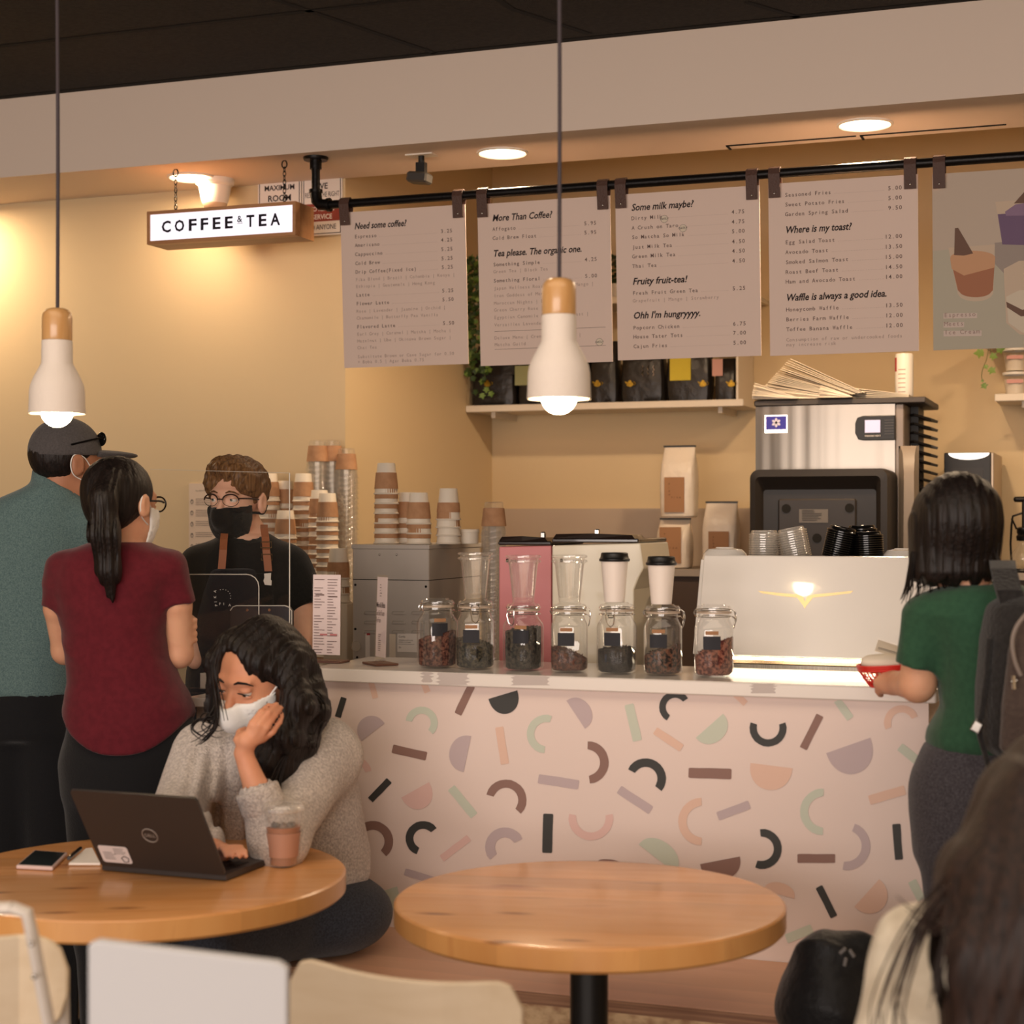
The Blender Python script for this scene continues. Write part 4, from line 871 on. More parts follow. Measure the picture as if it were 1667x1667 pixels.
# coffee bags with kraft labels
m_bag = mat('white_foil_bag', rgb(226, 212, 194), .35, bump=.8, bs=16)
def bagshape(W_, Dp, H_, top='roll', seed=0, e=5):
    r = random.Random(seed); R = []; n = 32
    prof = [(0, .86, .86), (.02, .96, .96), (.12, 1, 1), (.35, 1.0, 1.04), (.6, .98, .98), (.74, .96, .8), (.86, .93, .45), (.95, .91, .16), (1.0, .90, .05)]
    for t, a, b in prof:
        ring = []
        for x, y, _ in sq(1, 0, n, e):
            w_ = 1+.02*math.sin(9*t+3*x+seed)+r.uniform(-.006, .006)
            ring.append((x*W_/2*a*w_, y*Dp/2*b*w_+(Dp*.10 if t > .8 else 0)*(t-.8)*5, t*H_))
        R.append(ring)
    return R
def whitebag(xa, xb, yt, yb, v, label, lab, z0=None, rz=0, tilt=0):
    a = P(xa, yb, v); b = P(xb, yb, v); W_ = (b.x-a.x)*.72; cxb = P(xa+.40*(xb-xa), yb, v).x; H_ = P(xa, yt, v).z-P(xa, yb, v).z; z = a.z if z0 is None else z0
    o = thing('coffee_bag', label, 'bag', (cxb, v+.07, z), 'white bags of coffee beans', world=False, rz=rz)
    MB().rings(bagshape(W_, .13, H_, seed=int(xa))).build('pouch', m_bag, o, True)
    MB().box(-W_*.46, W_*.46, .002, .014, H_-.005, H_+.002).build('tin_tie', m_black, o)
    la, lb_, lc, ld = lab; X0 = P(la, lb_, v).x-cxb; X1 = P(lc, lb_, v).x-cxb; Z1 = P(la, lb_, v).z-z; Z0 = P(la, ld, v).z-z
    X0, X1 = X0*.93, X1*.93
    MB().box(X0, X1, -.0715, -.069, Z0, Z1).build('kraft_label', m_kl, o)
    mb = MB(); T = FRONT((X0, -.0722, Z0)); w_, h_ = X1-X0, Z1-Z0
    for k, ch in enumerate('PIKA'): text(mb, ch, .22*w_, (.78-.10*k)*h_, .011, T, 0)
    for k, ch in enumerate('FIKA'): text(mb, ch, (.36+.13*k)*w_, .40*h_, .011, T, 0)
    mb.build('lettering', m_ink, o); return o, H_
o, h1 = whitebag(1062, 1138, 846, 927, 3.42, 'lower white coffee bag standing on the alcove counter', (1072, 858, 1110, 917), zA+.001)
z_ = zA+.002+h1+.004
whitebag(1068, 1147, 729, 846, 3.42, 'upper white coffee bag standing on the lower one', (1080, 777, 1115, 834), z_)
whitebag(1137, 1216, 818, 927, 3.43, 'white coffee bag beside the ice machine, right of the pair', (1152, 865, 1188, 915), zA+.001)
# wall shelves
zsh = P(985, 657, 3.6).z
vsf = vback(XA, zsh, 757)
m_shelf = mat('white_shelf', rgb(226, 214, 196), .5)
def shelf(label, x0, x1, z, v0, lips=True, t=.022):
    o = thing('wall_shelf', label, 'shelf', ((x0+x1)/2, VB, z), 'white wall shelves')
    MB().box(x0, x1, v0+.012, VB-.001, z-t, z-.002).build('board', m_shelf, o); MB().bbox(x0, x1, v0, v0+.014, z-t-.004, z+.006, .003).build('front_rail', m_shelf, o)
    for x in (x0+.12, x1-.12): MB().box(x-.01, x+.01, v0+.06, VB-.001, z-t-.03, z-t).build('bracket', m_shelf, o)
    return o
xsr = P(1210, 655, vsf).x; zsf = P(985, 657, vsf).z
sh1 = shelf('long white wall shelf holding the black bags', XA+.003, xsr, zsf, vsf)
zs2 = P(1001, 484, vsf).z
shelf('upper white wall shelf mostly hidden behind the menu boards', XA+.003, P(1225, 480, vsf).x, zs2, vsf+.02)
MB().box(P(1196, 640, vsf).x, P(1199.5, 640, vsf).x, vsf+.03, VB-.01, zsf, zs2-.03).build('side_frame', m_shelf, sh1)
zs3 = P(1640, 643, vsf).z; shelf('short white wall shelf at the right edge with stacked tubs', P(1619, 643, vsf).x, P(1760, 643, vsf).x, zs3, vsf)
zs4 = P(1640, 548, vsf).z; shelf('upper right white wall shelf hidden behind the photo poster', P(1598, 540, vsf).x, P(1760, 540, vsf).x, zs4, vsf)
# black tea bags on the shelf
m_bb = mat('black_foil_bag', rgb(34, 30, 28), .35, bump=.5, bs=22); m_gold = mat('gold_foil', rgb(196, 160, 52), .3, metal=.6, col2=rgb(150, 120, 40), ns=90)
def bbag(xa, xb, label, tea_x=None, lab=None, script=False, rot=0, hgt=.30, tx=0):
    v = vsf+.03; a, b = P(xa, 650, v), P(xb, 650, v); W_ = b.x-a.x
    o = thing('tea_bag_pouch', label, 'bag', ((a.x+b.x)/2, v+.06, zsf+.001), 'black pouches on the long shelf', world=False)
    if tx: o.rotation_euler = (0, tx, 0)
    MB().rings(bagshape(W_*.97, .11, hgt, seed=int(xa), e=6)).build('pouch', m_bb, o, True)
    if tea_x is not None:
        c = P(tea_x, 625, v-.005); X = c.x-(a.x+b.x)/2; Z = c.z-zsf; mb = MB(); T = FRONT((X, -.062, Z)); n = 20
        mb.add([T @ Vector((.017*math.cos(2*PI*i/n), .012*math.sin(2*PI*i/n)-.002, 0)) for i in range(n)], [tuple(range(n))])
        mb.add([T @ Vector(q) for q in ((-.014, -.004, 0), (-.026, .010, 0), (-.022, .012, 0), (-.010, .006, 0))], [(0, 1, 2, 3)])
        mb.tube([T @ Vector((.016+.010*math.cos(t), .001+.008*math.sin(t), 0)) for t in [-1.4+2.8*i/8 for i in range(9)]], .0015, 5)
        mb.add([T @ Vector(q) for q in ((-.010, .010, 0), (.010, .010, 0), (.003, .017, 0), (-.003, .017, 0))], [(0, 1, 2, 3)])
        mb.build('teapot_emblem', m_gold, o)
    if lab:
        xa_, ya, xb_, yb, m = lab; A_, B_ = P(xa_, ya, v-.006), P(xb_, yb, v-.006); cx = (a.x+b.x)/2
        MB().box(A_.x-cx, B_.x-cx, -.0615, -.0595, B_.z-zsf, A_.z-zsf).build('paper_label', m, o)
    if script:
        mb = MB(); r = random.Random(1); c = (a.x+b.x)/2
        for k in range(3):
            x = P(1046+9*k, 610, v).x-c; zt = P(1046, 596, v).z-zsf
            mb.tube([(x+.004*math.sin(q*1.9+k), -.0625, zt-.006*q) for q in range(9)], .0016, 5)
        mb.build('silver_script', m_chrome, o)
    return o
bbag(765, 838, 'leftmost black pouch with gold teapot behind the ivy', 793, (831, 590, 836, 610, m_bb)); bbag(840, 912, 'black pouch with pale green label left of the pendant lamp', None, (837.5, 596, 866, 627, mat('green_label', rgb(150, 152, 110), .7)))
bbag(914, 960, 'black pouch hidden behind the pendant lamp', None); bbag(958, 1004, 'narrow black pouch right of the pendant lamp with gold teapot', 972)
bbag(1008, 1080, 'black pouch with gold teapot and silver script', 1025, None, True); bbag(1082, 1156, 'black pouch with yellow label', 1144, (1090, 583, 1124, 619, mat('yellow_label', rgb(206, 186, 60), .7)))
bbag(1162, 1196, 'small black pouch with pink label at the right shelf end', 1190, (1159, 585, 1176, 612, mat('pink_label', rgb(196, 150, 140), .7)), hgt=.2)
# ivy
m_leaf = mat('ivy_leaf', rgb(66, 92, 40), .5, col2=rgb(38, 62, 26), ns=6); m_leaf2 = mat('ivy_leaf_light', rgb(120, 146, 64), .5, col2=rgb(88, 120, 46), ns=6); m_stem = mat('ivy_stem', rgb(96, 96, 48), .6)
def leaf(mb, c, s, ax, nrm, m=0):
    ax = Vector(ax).normalized(); n = Vector(nrm).normalized(); b = ax.cross(n).normalized(); n = b.cross(ax)
    pts = [(0, 0, 0), (.10, .42, .06), (.34, .30, .02), (.52, .62, .1), (.62, .26, .03), (1.0, 0, .08), (.62, -.26, .03), (.52, -.62, .1), (.34, -.30, .02), (.10, -.42, .06)]
    vs_ = [Vector(c)+(ax*x+b*y+n*z)*s for x, y, z in pts]+[Vector(c)+(ax*.4-n*.04)*s]
    mb.add(vs_, [(10, i, (i+1) % 10) for i in range(10)], m)
rv = random.Random(11)
iv = thing('ivy_plant', 'trailing ivy hanging at the left end of the shelf between two menu boards', 'plant', (P(765, 640, vsf).x, vsf, zsf))
fm, st = MB(), MB()
for k in range(6):
    xs = P(764+4*k, 500, vsf-.03).x; y0 = 418+rv.uniform(0, 14); pts = []
    L_ = rv.uniform(150, 215)
    for t in range(9): q = P(764+4*k+rv.uniform(-3, 3)+(t*1.5 if k > 2 else 0), y0+L_*t/8, vsf-.02-.01*k); pts.append(q)
    st.tube(smooth_path(pts, 3), .0014, 5)
    for p in smooth_path(pts, 5): leaf(fm, p+Vector((rv.uniform(-.012, .012), rv.uniform(-.02, .01), 0)), rv.uniform(.022, .036), (rv.uniform(-1, 1), rv.uniform(-.6, .1), rv.uniform(-1, .2)), (rv.uniform(-.4, .4), -1, rv.uniform(-.2, .7)), rv.random() < .25)
for (x, y) in [(775, 600), (769, 612), (786, 617), (774, 634), (784, 640), (792, 630), (798, 637)]:
    leaf(fm, P(x, y, vsf-.03), .032, (rv.uniform(-.5, .5), 0, -1), (rv.uniform(-.3, .3), -1, .2), (x > 780))
fm.build('foliage', [m_leaf, m_leaf2], iv, True); st.build('stems', m_stem, iv, True)
ip = thing('potted_plant', 'dark leafed potted plant on the upper shelf seen between two menu boards', 'plant', (P(1010, 470, VB-.15).x, VB-.15, zs2), world=False)
MB().lathe([(.001, 0), (.045, 0), (.055, .09), (.05, .09), (.048, .08), (.001, .08)], n=24).build('pot', m_white, ip, True)
fm = MB()
for k in range(60): 
    a, b_ = rv.uniform(0, 6.28), rv.uniform(.2, 1.4); c = Vector((.09*math.cos(a)*math.cos(b_), .09*math.sin(a)*math.cos(b_), .10+.12*math.sin(b_))); leaf(fm, c, .055, (math.cos(a), math.sin(a), rv.uniform(-.6, .4)), (math.cos(a)*.5, math.sin(a)*.5-.4, .8))
fm.build('foliage', m_leaf, ip, True)
iv = thing('ivy_plant', 'small ivy vine hanging below the photo poster', 'plant', (P(1610, 560, vsf).x, vsf, zs4))
st, fm = MB(), MB(); vv = vsf-.015
st.tube(smooth_path([P(1617, 546, vv), P(1611, 562, vv), P(1606, 585, vv), P(1600, 600, vv), P(1598, 612, vv), P(1600, 622, vv)], 4), .0016, 5); st.tube(smooth_path([P(1611, 562, vv), P(1614, 575, vv), P(1618, 582, vv)], 4), .0014, 5)
for x, y, s, dx, dz in [(1602, 574, .046, -1, -.1), (1612, 578, .036, .9, -.4), (1622, 570, .04, 1, .1), (1604, 594, .022, .4, -1), (1610, 600, .036, .7, -.5), (1599, 618, .014, .2, -1), (1600, 624, .03, .5, -1)]: leaf(fm, P(x, y, vv-.004), s, (dx, -.1, dz), (0, -1, .3))
fm.build('foliage', m_leaf2, iv, True); st.build('stem', m_stem, iv, True)
# tubs
for k, lb in enumerate(['lower clear deli tub with white lid on the right shelf', 'upper clear deli tub stacked on the right shelf']):
    q = P(1653, 640, vsf+.07); o = thing('deli_tub', lb, 'tub', (q.x, vsf+.08, zs3+.001+k*.104), 'clear tubs on the right shelf', world=False)
    MB().lathe([(.001, .001), (.042, .001), (.052, .09), (.0535, .092)], n=30).build('tub_body', m_clear, o, True); MB().lathe([(.055, .090), (.056, .093), (.056, .1), (.052, .102), (.001, .102)], n=30).build('lid', m_white, o, True)
    MB().lathe([(.001, .004), (.040, .004), (.0465, .07), (.001, .068)], n=24).build('contents', m_cream, o, True)
    MB().box(-.034, .034, -.0515, -.0495, .052, .068).build('label', mat('label_red_edge', rgb(206, 150, 140), .6), o)
# ------------------------------------------------------------------ ice machine
VI = 2.84; xi0, xi1 = P(1230, 760, VI).x, P(1457, 760, VI).x; zi1 = P(1340, 660, VI).z; zi0 = 1.30; vib = VI+.46
im = thing('ice_machine', 'stainless ice machine with black bin door and blue snowflake badge', 'ice machine', ((xi0+xi1)/2, VI+.2, 0))
m_st2 = mat('satin_steel', rgb(140, 132, 122), .3, metal=1)
nt = m_st2.node_tree; b_ = nt.nodes['Principled BSDF']; n_ = nd(nt, 'ShaderNodeTexNoise'); n_.inputs['Scale'].default_value = 2.2; mp_ = nd(nt, 'ShaderNodeMapping'); mp_.inputs['Scale'].default_value = (3, 1, .08); tc_ = nd(nt, 'ShaderNodeTexCoord'); bp_ = nd(nt, 'ShaderNodeBump'); bp_.inputs['Strength'].default_value = .22; bp_.inputs['Distance'].default_value = .05
nt.links.new(tc_.outputs['Object'], mp_.inputs[0]); nt.links.new(mp_.outputs[0], n_.inputs['Vector']); nt.links.new(n_.outputs[0], bp_.inputs['Height']); nt.links.new(bp_.outputs[0], b_.inputs['Normal'])
MB().box(xi0+.01, xi1+.03, VI-.04, vib, .12, zi0-.102).build('bin', _M['grey_side'] if 'grey_side' in _M else mat('grey_side', rgb(126, 114, 104), .4, metal=.4), im)
mb = MB()
for x_ in (xi0+.05, xi1-.02):
    for y_ in (VI+.02, vib-.05): mb.cyl((x_, y_, 0), (x_, y_, .12), .02)
mb.build('feet', m_black, im, True)
# gently bowed front
mb = MB(); N = 12; R = []
for z in (zi0-.1, zi1):
    R.append([(xi0+(xi1-xi0)*i/N, VI-.018*math.sin(PI*i/N), z) for i in range(N+1)]+[(xi1, vib, z), (xi0, vib, z)])
mb.rings(R); mb.build('cabinet', m_st2, im, 30)
mb = MB(); mb.bbox(xi0-.002, P(1508, 655, VI).x, VI-.022, vib+.01, zi1+.0005, P(1340, 650, VI).z, .004); mb.build('top_cap', mat('charcoal_plastic', rgb(62, 56, 52), .5), im)
xs1 = xi1+.0; MB().bbox(xi1+.0005, xi1+.035, VI+.0, vib-.02, zi0-.1, zi1, .004).build('side_panel', mat('grey_side', rgb(126, 114, 104), .4, metal=.4), im)
mb = MB()
m_fin = mat('black_fin', rgb(40, 36, 33), .5)
xf0, xf1 = xi1+.036, P(1521, 700, vib-.02).x
for k in range(16):
    z = zi1-.03-k*.036
    mb.rings([[(xf0, VI+.20, z), (xf0+.02, VI+.16, z), (xf1+.012, VI+.20, z-.018), (xf1+.03, VI+.30, z-.024), (xf1+.01, VI+.42, z-.02), (xf0, VI+.44, z)], [(xf0, VI+.20, z-.010), (xf0+.02, VI+.165, z-.008), (xf1+.010, VI+.205, z-.026), (xf1+.027, VI+.30, z-.034), (xf1+.008, VI+.415, z-.026), (xf0, VI+.44, z-.010)]])
mb.box(xf0, xf0+.03, VI+.22, VI+.42, zi1-.62, zi1)
mb.build('louvre_grille', m_fin, im)
plate(im, 'badge_border', m_chrome, 1245, 676, 1282, 704.5, VI-.014, .002); plate(im, 'badge', mat('badge_blue', rgb(44, 38, 150), .4), 1247, 678, 1280, 699, VI-.0165, .001)
mb = MB(); q = P(1263.5, 688, VI-.018); 
for k in range(6):
    a = k*PI/3+PI/6; d = Vector((math.cos(a), 0, math.sin(a))); s_ = Vector((-math.sin(a), 0, math.cos(a))); c = Vector((q.x, VI-.0182, q.z))
    mb.add([c-s_*.003, c+d*.014-s_*.0055, c+d*.020, c+d*.014+s_*.0055, c+s_*.003], [(0, 1, 2, 3, 4)])
T = FRONT((P(1248, 703, VI-.0165).x, VI-.0170, P(1247, 703.5, VI-.0165).z)); text(mb, 'MANITOWOC', .008, .002, .008, T, 0, width=.065); mb.build('snowflake', mat('badge_silver', rgb(200, 196, 214), .4), im)
a, b = P(1392, 677, VI-.03), P(1457, 716, VI-.03)
poly = [(a.x+.012, b.z+.004), (a.x+.03, b.z), (b.x, b.z), (b.x, a.z), (a.x+.03, a.z), (a.x+.008, a.z-.008), (a.x, a.z-.03), (a.x, b.z+.03)]
MB().prism(poly, frame((0, VI-.006, 0), (1, 0, 0), (0, 0, 1)), .024).build('control_panel', m_black, im, bevel=.003)
plate(im, 'screen', mat('screen_glow', rgb(170, 160, 180), .4, emit=(.72, .66, .86, 1), es=.55), 1408, 684, 1433, 704, VI-.031, .001); mb = MB(); T = FRONT((P(1408, 711, VI-.03).x, VI-.0312, P(1408, 711, VI-.03).z)); text(mb, 'INDIGO NXT', 0, 0, .009, T, 0, width=.062); mb.build('lettering', m_paper, im)
mb = MB()
for k in range(6): q = P(1440, 684+k*4.5, VI-.03); mb.box(q.x, q.x+.035, VI-.032, VI-.030, q.z-.002, q.z+.002)
mb.build('button_bars', mat('dark_grey_plastic2', rgb(54, 50, 48), .4), im)
# bin door
VD = 2.62; q0, q1 = P(1216, 905, VD), P(1446, 760, VD); dx0, dx1 = q0.x, q1.x; dz1 = q1.z; dz0 = q0.z-.25
m_bin = mat('bin_door_black', rgb(33, 28, 25), .45)
def rr(x0, x1, z0, z1, r, y, n=5, bow=0):
    out = []
    for cx, cz, a0 in ((x1-r, z0+r, -90), (x1-r, z1-r, 0), (x0+r, z1-r, 90), (x0+r, z0+r, 180)):
        for i in range(n+1):
            a = math.radians(a0+90*i/n); out.append((cx+r*math.cos(a), y, cz+r*math.sin(a)+(bow*(1-((cx-(x0+x1)/2)/((x1-x0)/2))**2) if a0 in (0, 90) else 0)))
    return out
sh = P(1223, 850, VD).x-dx0
mb = MB(); mb.rings([rr(dx0+.01, dx1+.01, dz0, dz1-.01, .03, VI-.02), rr(dx0+.005, dx1+.005, dz0, dz1-.004, .035, VD+.05), rr(dx0+.012, dx1-.004, dz0, dz1-.006, .035, VD), rr(dx0+.034, dx1-.028, dz0+.02, dz1-.034, .02, VD-.006), rr(dx0+.05, dx1-.045, dz0+.04, dz1-.055, .015, VD+.012), rr(dx0+.06, dx1-.05, dz0+.05, dz1-.085, .012, VD+.03)])
mb.build('bin_door', m_bin, im, 25)
a, b = P(1256, 830, VD), P(1410, 905, VD)
MB().bbox(P(1265, 830, VD).x, P(1393, 830, VD).x, VD+.016, VD+.034, dz0+.1, P(1300, 812, VD).z, .006).build('recess_panel', mat('bin_panel', rgb(42, 36, 32), .45), im)
for x, y in ((1280, 828), (1383, 827), (1330, 876)):
    q = P(x, y, VD+.015); mb = MB(); mb.cyl((q.x, VD+.0135, q.z), (q.x, VD+.02, q.z), .018, n=20); mb.build('handle_recess', m_dark, im, True)
plate(im, 'data_plate', mat('data_plate', rgb(104, 98, 92), .5), 1301, 829, 1348, 851, VD+.0155, .0015)
mb = MB(); r_ = random.Random(3); T = FRONT((P(1303, 849, VD).x, VD+.0128, P(1303, 849, VD).z))
for k in range(7): rect(mb, T, .004, .004+k*.0065, .03+r_.uniform(.02, .07), .0065+k*.0065, 0)
mb.build('data_print', mat('data_print', rgb(60, 54, 50), .6), im)
# grey scoop holder on the side of the machine
q0, q1 = P(1461, 870, VI-.06), P(1494, 725, VI-.06)
mb = MB(); mb.rings([[(q0.x, VI-.02, z), (q0.x+.03*k, VI-.10*k, z), (q1.x-.01, VI-.10*k, z), (q1.x+.0*k, VI-.02, z)] for z, k in ((q0.z-.2, .8), (q0.z, .9), (q0.z+.24, 1), (q1.z-.03, .7), (q1.z, .2))]); mb.build('scoop_holder', mat('scoop_grey', rgb(130, 118, 106), .5), im, 50)
# paper bags fanned on top
m_pb = mat('paper_bag_cream', rgb(232, 220, 200), .8, bump=.2, bs=30)
pb = thing('paper_bag', '', 'paper bag', world=False)
mb = MB(); K = 6
mb.rings([[(-L_, -.09, -.0008+.0), (-L_, .09, -.0008), (-L_, .09, .0012), (-L_, -.09, .0012)] for L_ in (0, .06, .12, .18, .24, .28)]); mb.build('folded_paper', m_pb, pb)
ztop = P(1340, 650, VI).z; r_ = random.Random(8)
for k in range(26):
    t = k/25; q = P(1332+80*t, 648, VI+.10); a = math.radians(2+24*t)
    o = place(pb, (q.x, VI+.09+r_.uniform(-.006, .006), ztop+.004+.018*t), 'flat cream paper bag in the large fanned pile on the ice machine', 'large fan of paper bags', (0, a, r_.uniform(-.04, .04))); o.scale = (.88+.3*t, 1, 1)
for k in range(16):
    t = k/15; q = P(1305, 648, VI+.06); place(pb, (q.x+.0, VI+.035+r_.uniform(-.005, .005), ztop+.003+.004*t), 'flat cream paper bag in the small left fan on the ice machine', 'small left fan of paper bags', (0, math.radians(1+19*t), r_.uniform(-.03, .03))).scale = (.66, .8, 1)
for k in range(14):
    t = k/13; q = P(1392, 648, VI+.04); place(pb, (q.x, VI+.02+r_.uniform(-.005, .005), ztop+.003+.003*t), 'flat cream paper bag in the small right fan on the ice machine', 'small right fan of paper bags', (0, math.radians(1+20*t), r_.uniform(-.03, .03))).scale = (.47, .7, 1)
for k in range(5):
    q = P(1482, 648, VI+.10); place(pb, (q.x, VI+.13, ztop+.002+.003*k), 'flat cream paper bag lying under the right end of the large fan', 'flat paper bags on the ice machine', (0, math.radians(2+1.5*k), 0)).scale = (1.15, .9, 1)
q = P(1472, 648, VI+.30); sc_ = thing('spray_can', 'white spray can with red label standing on the ice machine', 'can', (q.x, VI+.30, ztop+.001), world=False)
hc = P(1472, 575, VI+.3).z-ztop
MB().lathe([(.001, 0), (.035, 0), (.037, .003), (.037, hc-.012), (.034, hc-.004), (.001, hc)], n=30).build('can_body', m_white, sc_, True)
mb = MB(); mb.rings([[(.0375*math.cos(a), .0375*math.sin(a), z) for a in [math.radians(188+5*i) for i in range(8)]] for z in (hc*.62, hc*.9)], close=False, caps=False); mb.build('red_label', _M['label_red'], sc_)
mb = MB()
for k in range(7): mb.rings([[(.0376*math.cos(a), .0376*math.sin(a), z) for a in [math.radians(236+6*i) for i in range(9)]] for z in (hc*(.1+.09*k), hc*(.1+.09*k)+.004)], close=False, caps=False)
mb.build('print', m_ink3, sc_)
# water dispenser
VX = 3.40; a, b = P(1537, 737, VX), P(1618, 737, VX)
wd = thing('water_dispenser', 'black and silver drink dispenser with blue digits at the right', 'dispenser', ((a.x+b.x)/2, VX, zA))
vb_ = min(vback(b.x, a.z, 1638), VB-.06)
MB().bbox(a.x, b.x, VX+.01, vb_, zA+.001, a.z, .004).build('housing', mat('silver_side', rgb(176, 158, 138), .4, metal=.5), wd)
MB().bbox(a.x, b.x-.012, VX-.005, VX+.0095, zA+.001, a.z-.001, .003).build('front_panel', mat('dispenser_black', rgb(24, 21, 19), .45), wd)
mb = MB(); xa_, xb_ = P(1544, 740, VX).x, P(1611, 740, VX).x; zt2 = a.z-.003; c = (xa_+xb_)/2; wv = (xb_-xa_)/2
mb.prism([(c-wv, zt2), *[(c+wv*math.cos(PI+PI*i/14), zt2+.028*math.sin(PI+PI*i/14)) for i in range(1, 14)], (c+wv, zt2)], frame((0, VX-.004, 0), (1, 0, 0), (0, 0, 1)), .003)
mb.build('lit_recess', mat('cool_glow', rgb(240, 236, 230), .4, emit=(1, .95, .88, 1), es=1.4), wd)
mb = MB(); mb.box(P(1547, 770, VX).x, P(1600, 770, VX).x, VX-.008, VX-.005, P(1547, 900, VX).z, P(1547, 762, VX).z); mb.build('display_panel', m_bin, wd)
mb = MB(); q = P(1566, 785, VX); T = FRONT((q.x, VX-.009, q.z)); text(mb, '2', 0, 0, .026, T); text(mb, '2', .038, 0, .034, T, off=.01); mb.build('digits', mat('blue_digits', rgb(60, 90, 220), .4, emit=(.2, .4, 1, 1), es=2.2), wd)
mb = MB(); q = P(1566, 773, VX); T = FRONT((q.x, VX-.009, q.z)); text(mb, 'BUNN', 0, 0, .007, T, width=.035); mb.build('lettering', m_paper, wd)
# siphon brewer
q = P(1667, 925, 3.40); sp = thing('siphon_brewer', 'black framed glass siphon coffee brewer cut by the right edge', 'coffee brewer', (q.x, 3.40, zA+.001), world=False)
k = .32
MB().lathe([(.001, .0), (.05, 0), (.056, .006), (.052, .014), (.001, .014)], n=28).build('base', m_iron, sp, True)
MB().lathe([(.001, .016), (.03, .018), (.052, .035), (.058, .055), (.05, .08), (.028, .11), (.018, .135), (.018, .15)], n=32).build('glass_bulb', m_jar, sp, True)
MB().lathe([(.02, .13), (.03, .132), (.032, .15), (.026, .158), (.03, .166), (.03, .185), (.018, .19)], n=28).build('collar', m_blackg, sp, True)
mb = MB(); mb.cyl((0, 0, .19), (0, 0, .30), .009); mb.cyl((-.028, 0, .305), (.03, 0, .305), .012); mb.sphere((-.03, 0, .305), .013, 12); mb.build('plunger', m_iron, sp, True)
mb = MB()
for s in (-1, 1): mb.tube([(0, .0, .25), (-.045*s, 0, .235), (-.05*s, 0, .2), (-.054*s, 0, .12), (-.05*s, 0, .03), (-.045*s, 0, .012)], .0045, 8); mb.tube([(-.05*s, 0, .225), (-.038*s, 0, .2), (-.03*s, 0, .18)], .004, 8)
mb.build('stand', m_iron, sp, True)
# poster behind the barista, plexiglass screens
pt = P(350, 800, VW-.004); a, b = P(308, 787, VW-.004), P(362, 905, VW-.004)
po = thing('notice_poster', 'white notice with small icons on the wall behind the barista', 'poster', ((a.x+b.x)/2, VW, b.z))
MB().box(a.x, b.x, VW-.005, VW-.001, b.z, a.z).build('sheet', mat('notice_paper', rgb(226, 204, 182), .75), po)
mb = MB(); T = FRONT((a.x, VW-.0058, b.z)); H_ = a.z-b.z; r_ = random.Random(6)
text(mb, 'ALL ABOUT BEANS', .032, H_*.89, .0075, T, 0)
for k in range(5):
    y = H_*(.78-.155*k)
    for j in range(4 if k < 2 else 3): rect(mb, T, .032, y-.008*j, .032+r_.uniform(.07, .09), y-.008*j+.002, 1)
    n = 8; mb.tube([T @ Vector((.014+.006*math.cos(2*PI*i/n), y-.01+.009*math.sin(2*PI*i/n), 0)) for i in range(n)], .0009, 4, loop=True, m=0); rect(mb, T, .011, y-.006, .017, y-.004, 0)
mb.build('print', [m_ink, m_ink2], po)
def pane(label, poly, v, t=.004):
    pts = [(P(x, y, v).x, P(x, y, v).z) for x, y in poly]
    o = thing('plexiglass_screen', label, 'screen', (sum(p[0] for p in pts)/len(pts), v, min(p[1] for p in pts)), 'plexiglass guards at the register')
    M_ = frame((0, v, 0), (1, 0, 0), (0, 0, 1)); MB().prism(pts, M_, t).build('pane', m_plexi, o)
    return o, pts
o, pts = pane('tall clear plexiglass guard in front of the barista', [(246, 764), (472, 770), (472, 1120), (246, 1120)], .10)
MB().tube([(pts[2][0], .098, zr+.001), (pts[1][0], .098, pts[1][1])], .0016, 6).build('edge', m_edge, o); MB().tube([(pts[0][0], .098, pts[0][1]), (pts[1][0], .098, pts[1][1])], .0006, 6).build('edge', m_edge, o)
mb = MB(); mb.bbox(pts[1][0]-.05, pts[1][0]+.004, .06, .15, zr+.0005, zr+.012, .002); mb.build('foot', m_edge, o)
rc_pts = lambda x0, y0, x1, y1, r: [(x0, y1), (x0, y0)]+[(x1-r+r*math.sin(math.radians(t)), y0+r-r*math.cos(math.radians(t))) for t in (0, 22, 45, 67, 90)]+[(x1, y1)]
o, pts = pane('lower clear guard with rounded corner before the apron', rc_pts(290, 935, 422, 1128, 20), .06)
MB().tube([(x, .058, z) for x, z in pts[1:]], .0013, 6).build('edge', m_edge, o)
o = thing('register_tablet', 'dark rounded register screen on the lower counter, seen from behind', 'register', (P(423, 1100, .2).x, .2, zr)); v = .16
P2 = [(P(x, y, v).x, P(x, y, v).z) for x, y in [(375, 1100), (375, 994)]+[(379, 988), (385, 986), (464, 986), (471, 989), (475, 995), (475, 1100)]]
MB().prism(P2, frame((0, v+.012, 0), (1, 0, 0), (0, 0, 1)), .012).build('screen_back', mat('tablet_back', rgb(40, 42, 48), .3), o)
MB().tube([(x, v, z) for x, z in P2[1:-1]+[P2[-1]]], .0014, 6).build('rim', m_edge, o)
for x, y in ((403, 993), (439, 993)): q = P(x, y, v); MB().cyl((q.x, v-.002, q.z), (q.x, v, q.z), .004, n=12).build('screw', m_chrome, o, True)
mb = MB(); q = P(425, 1100, v); mb.box(q.x-.05, q.x+.05, .12, .3, zr+.0005, zr+.012); mb.box(q.x-.015, q.x+.015, .178, .2, zr+.012, P(425, 1090, .18).z); mb.build('stand', m_black, o)
mb = MB(); mb.tube(smooth_path([P(474, 1010, v), P(478, 1040, v+.03), P(487, 1046, v+.03), P(493, 1055, v+.02), P(490, 1068, v+.02)]), .0025, 6); mb.build('cable', m_black, o, True)
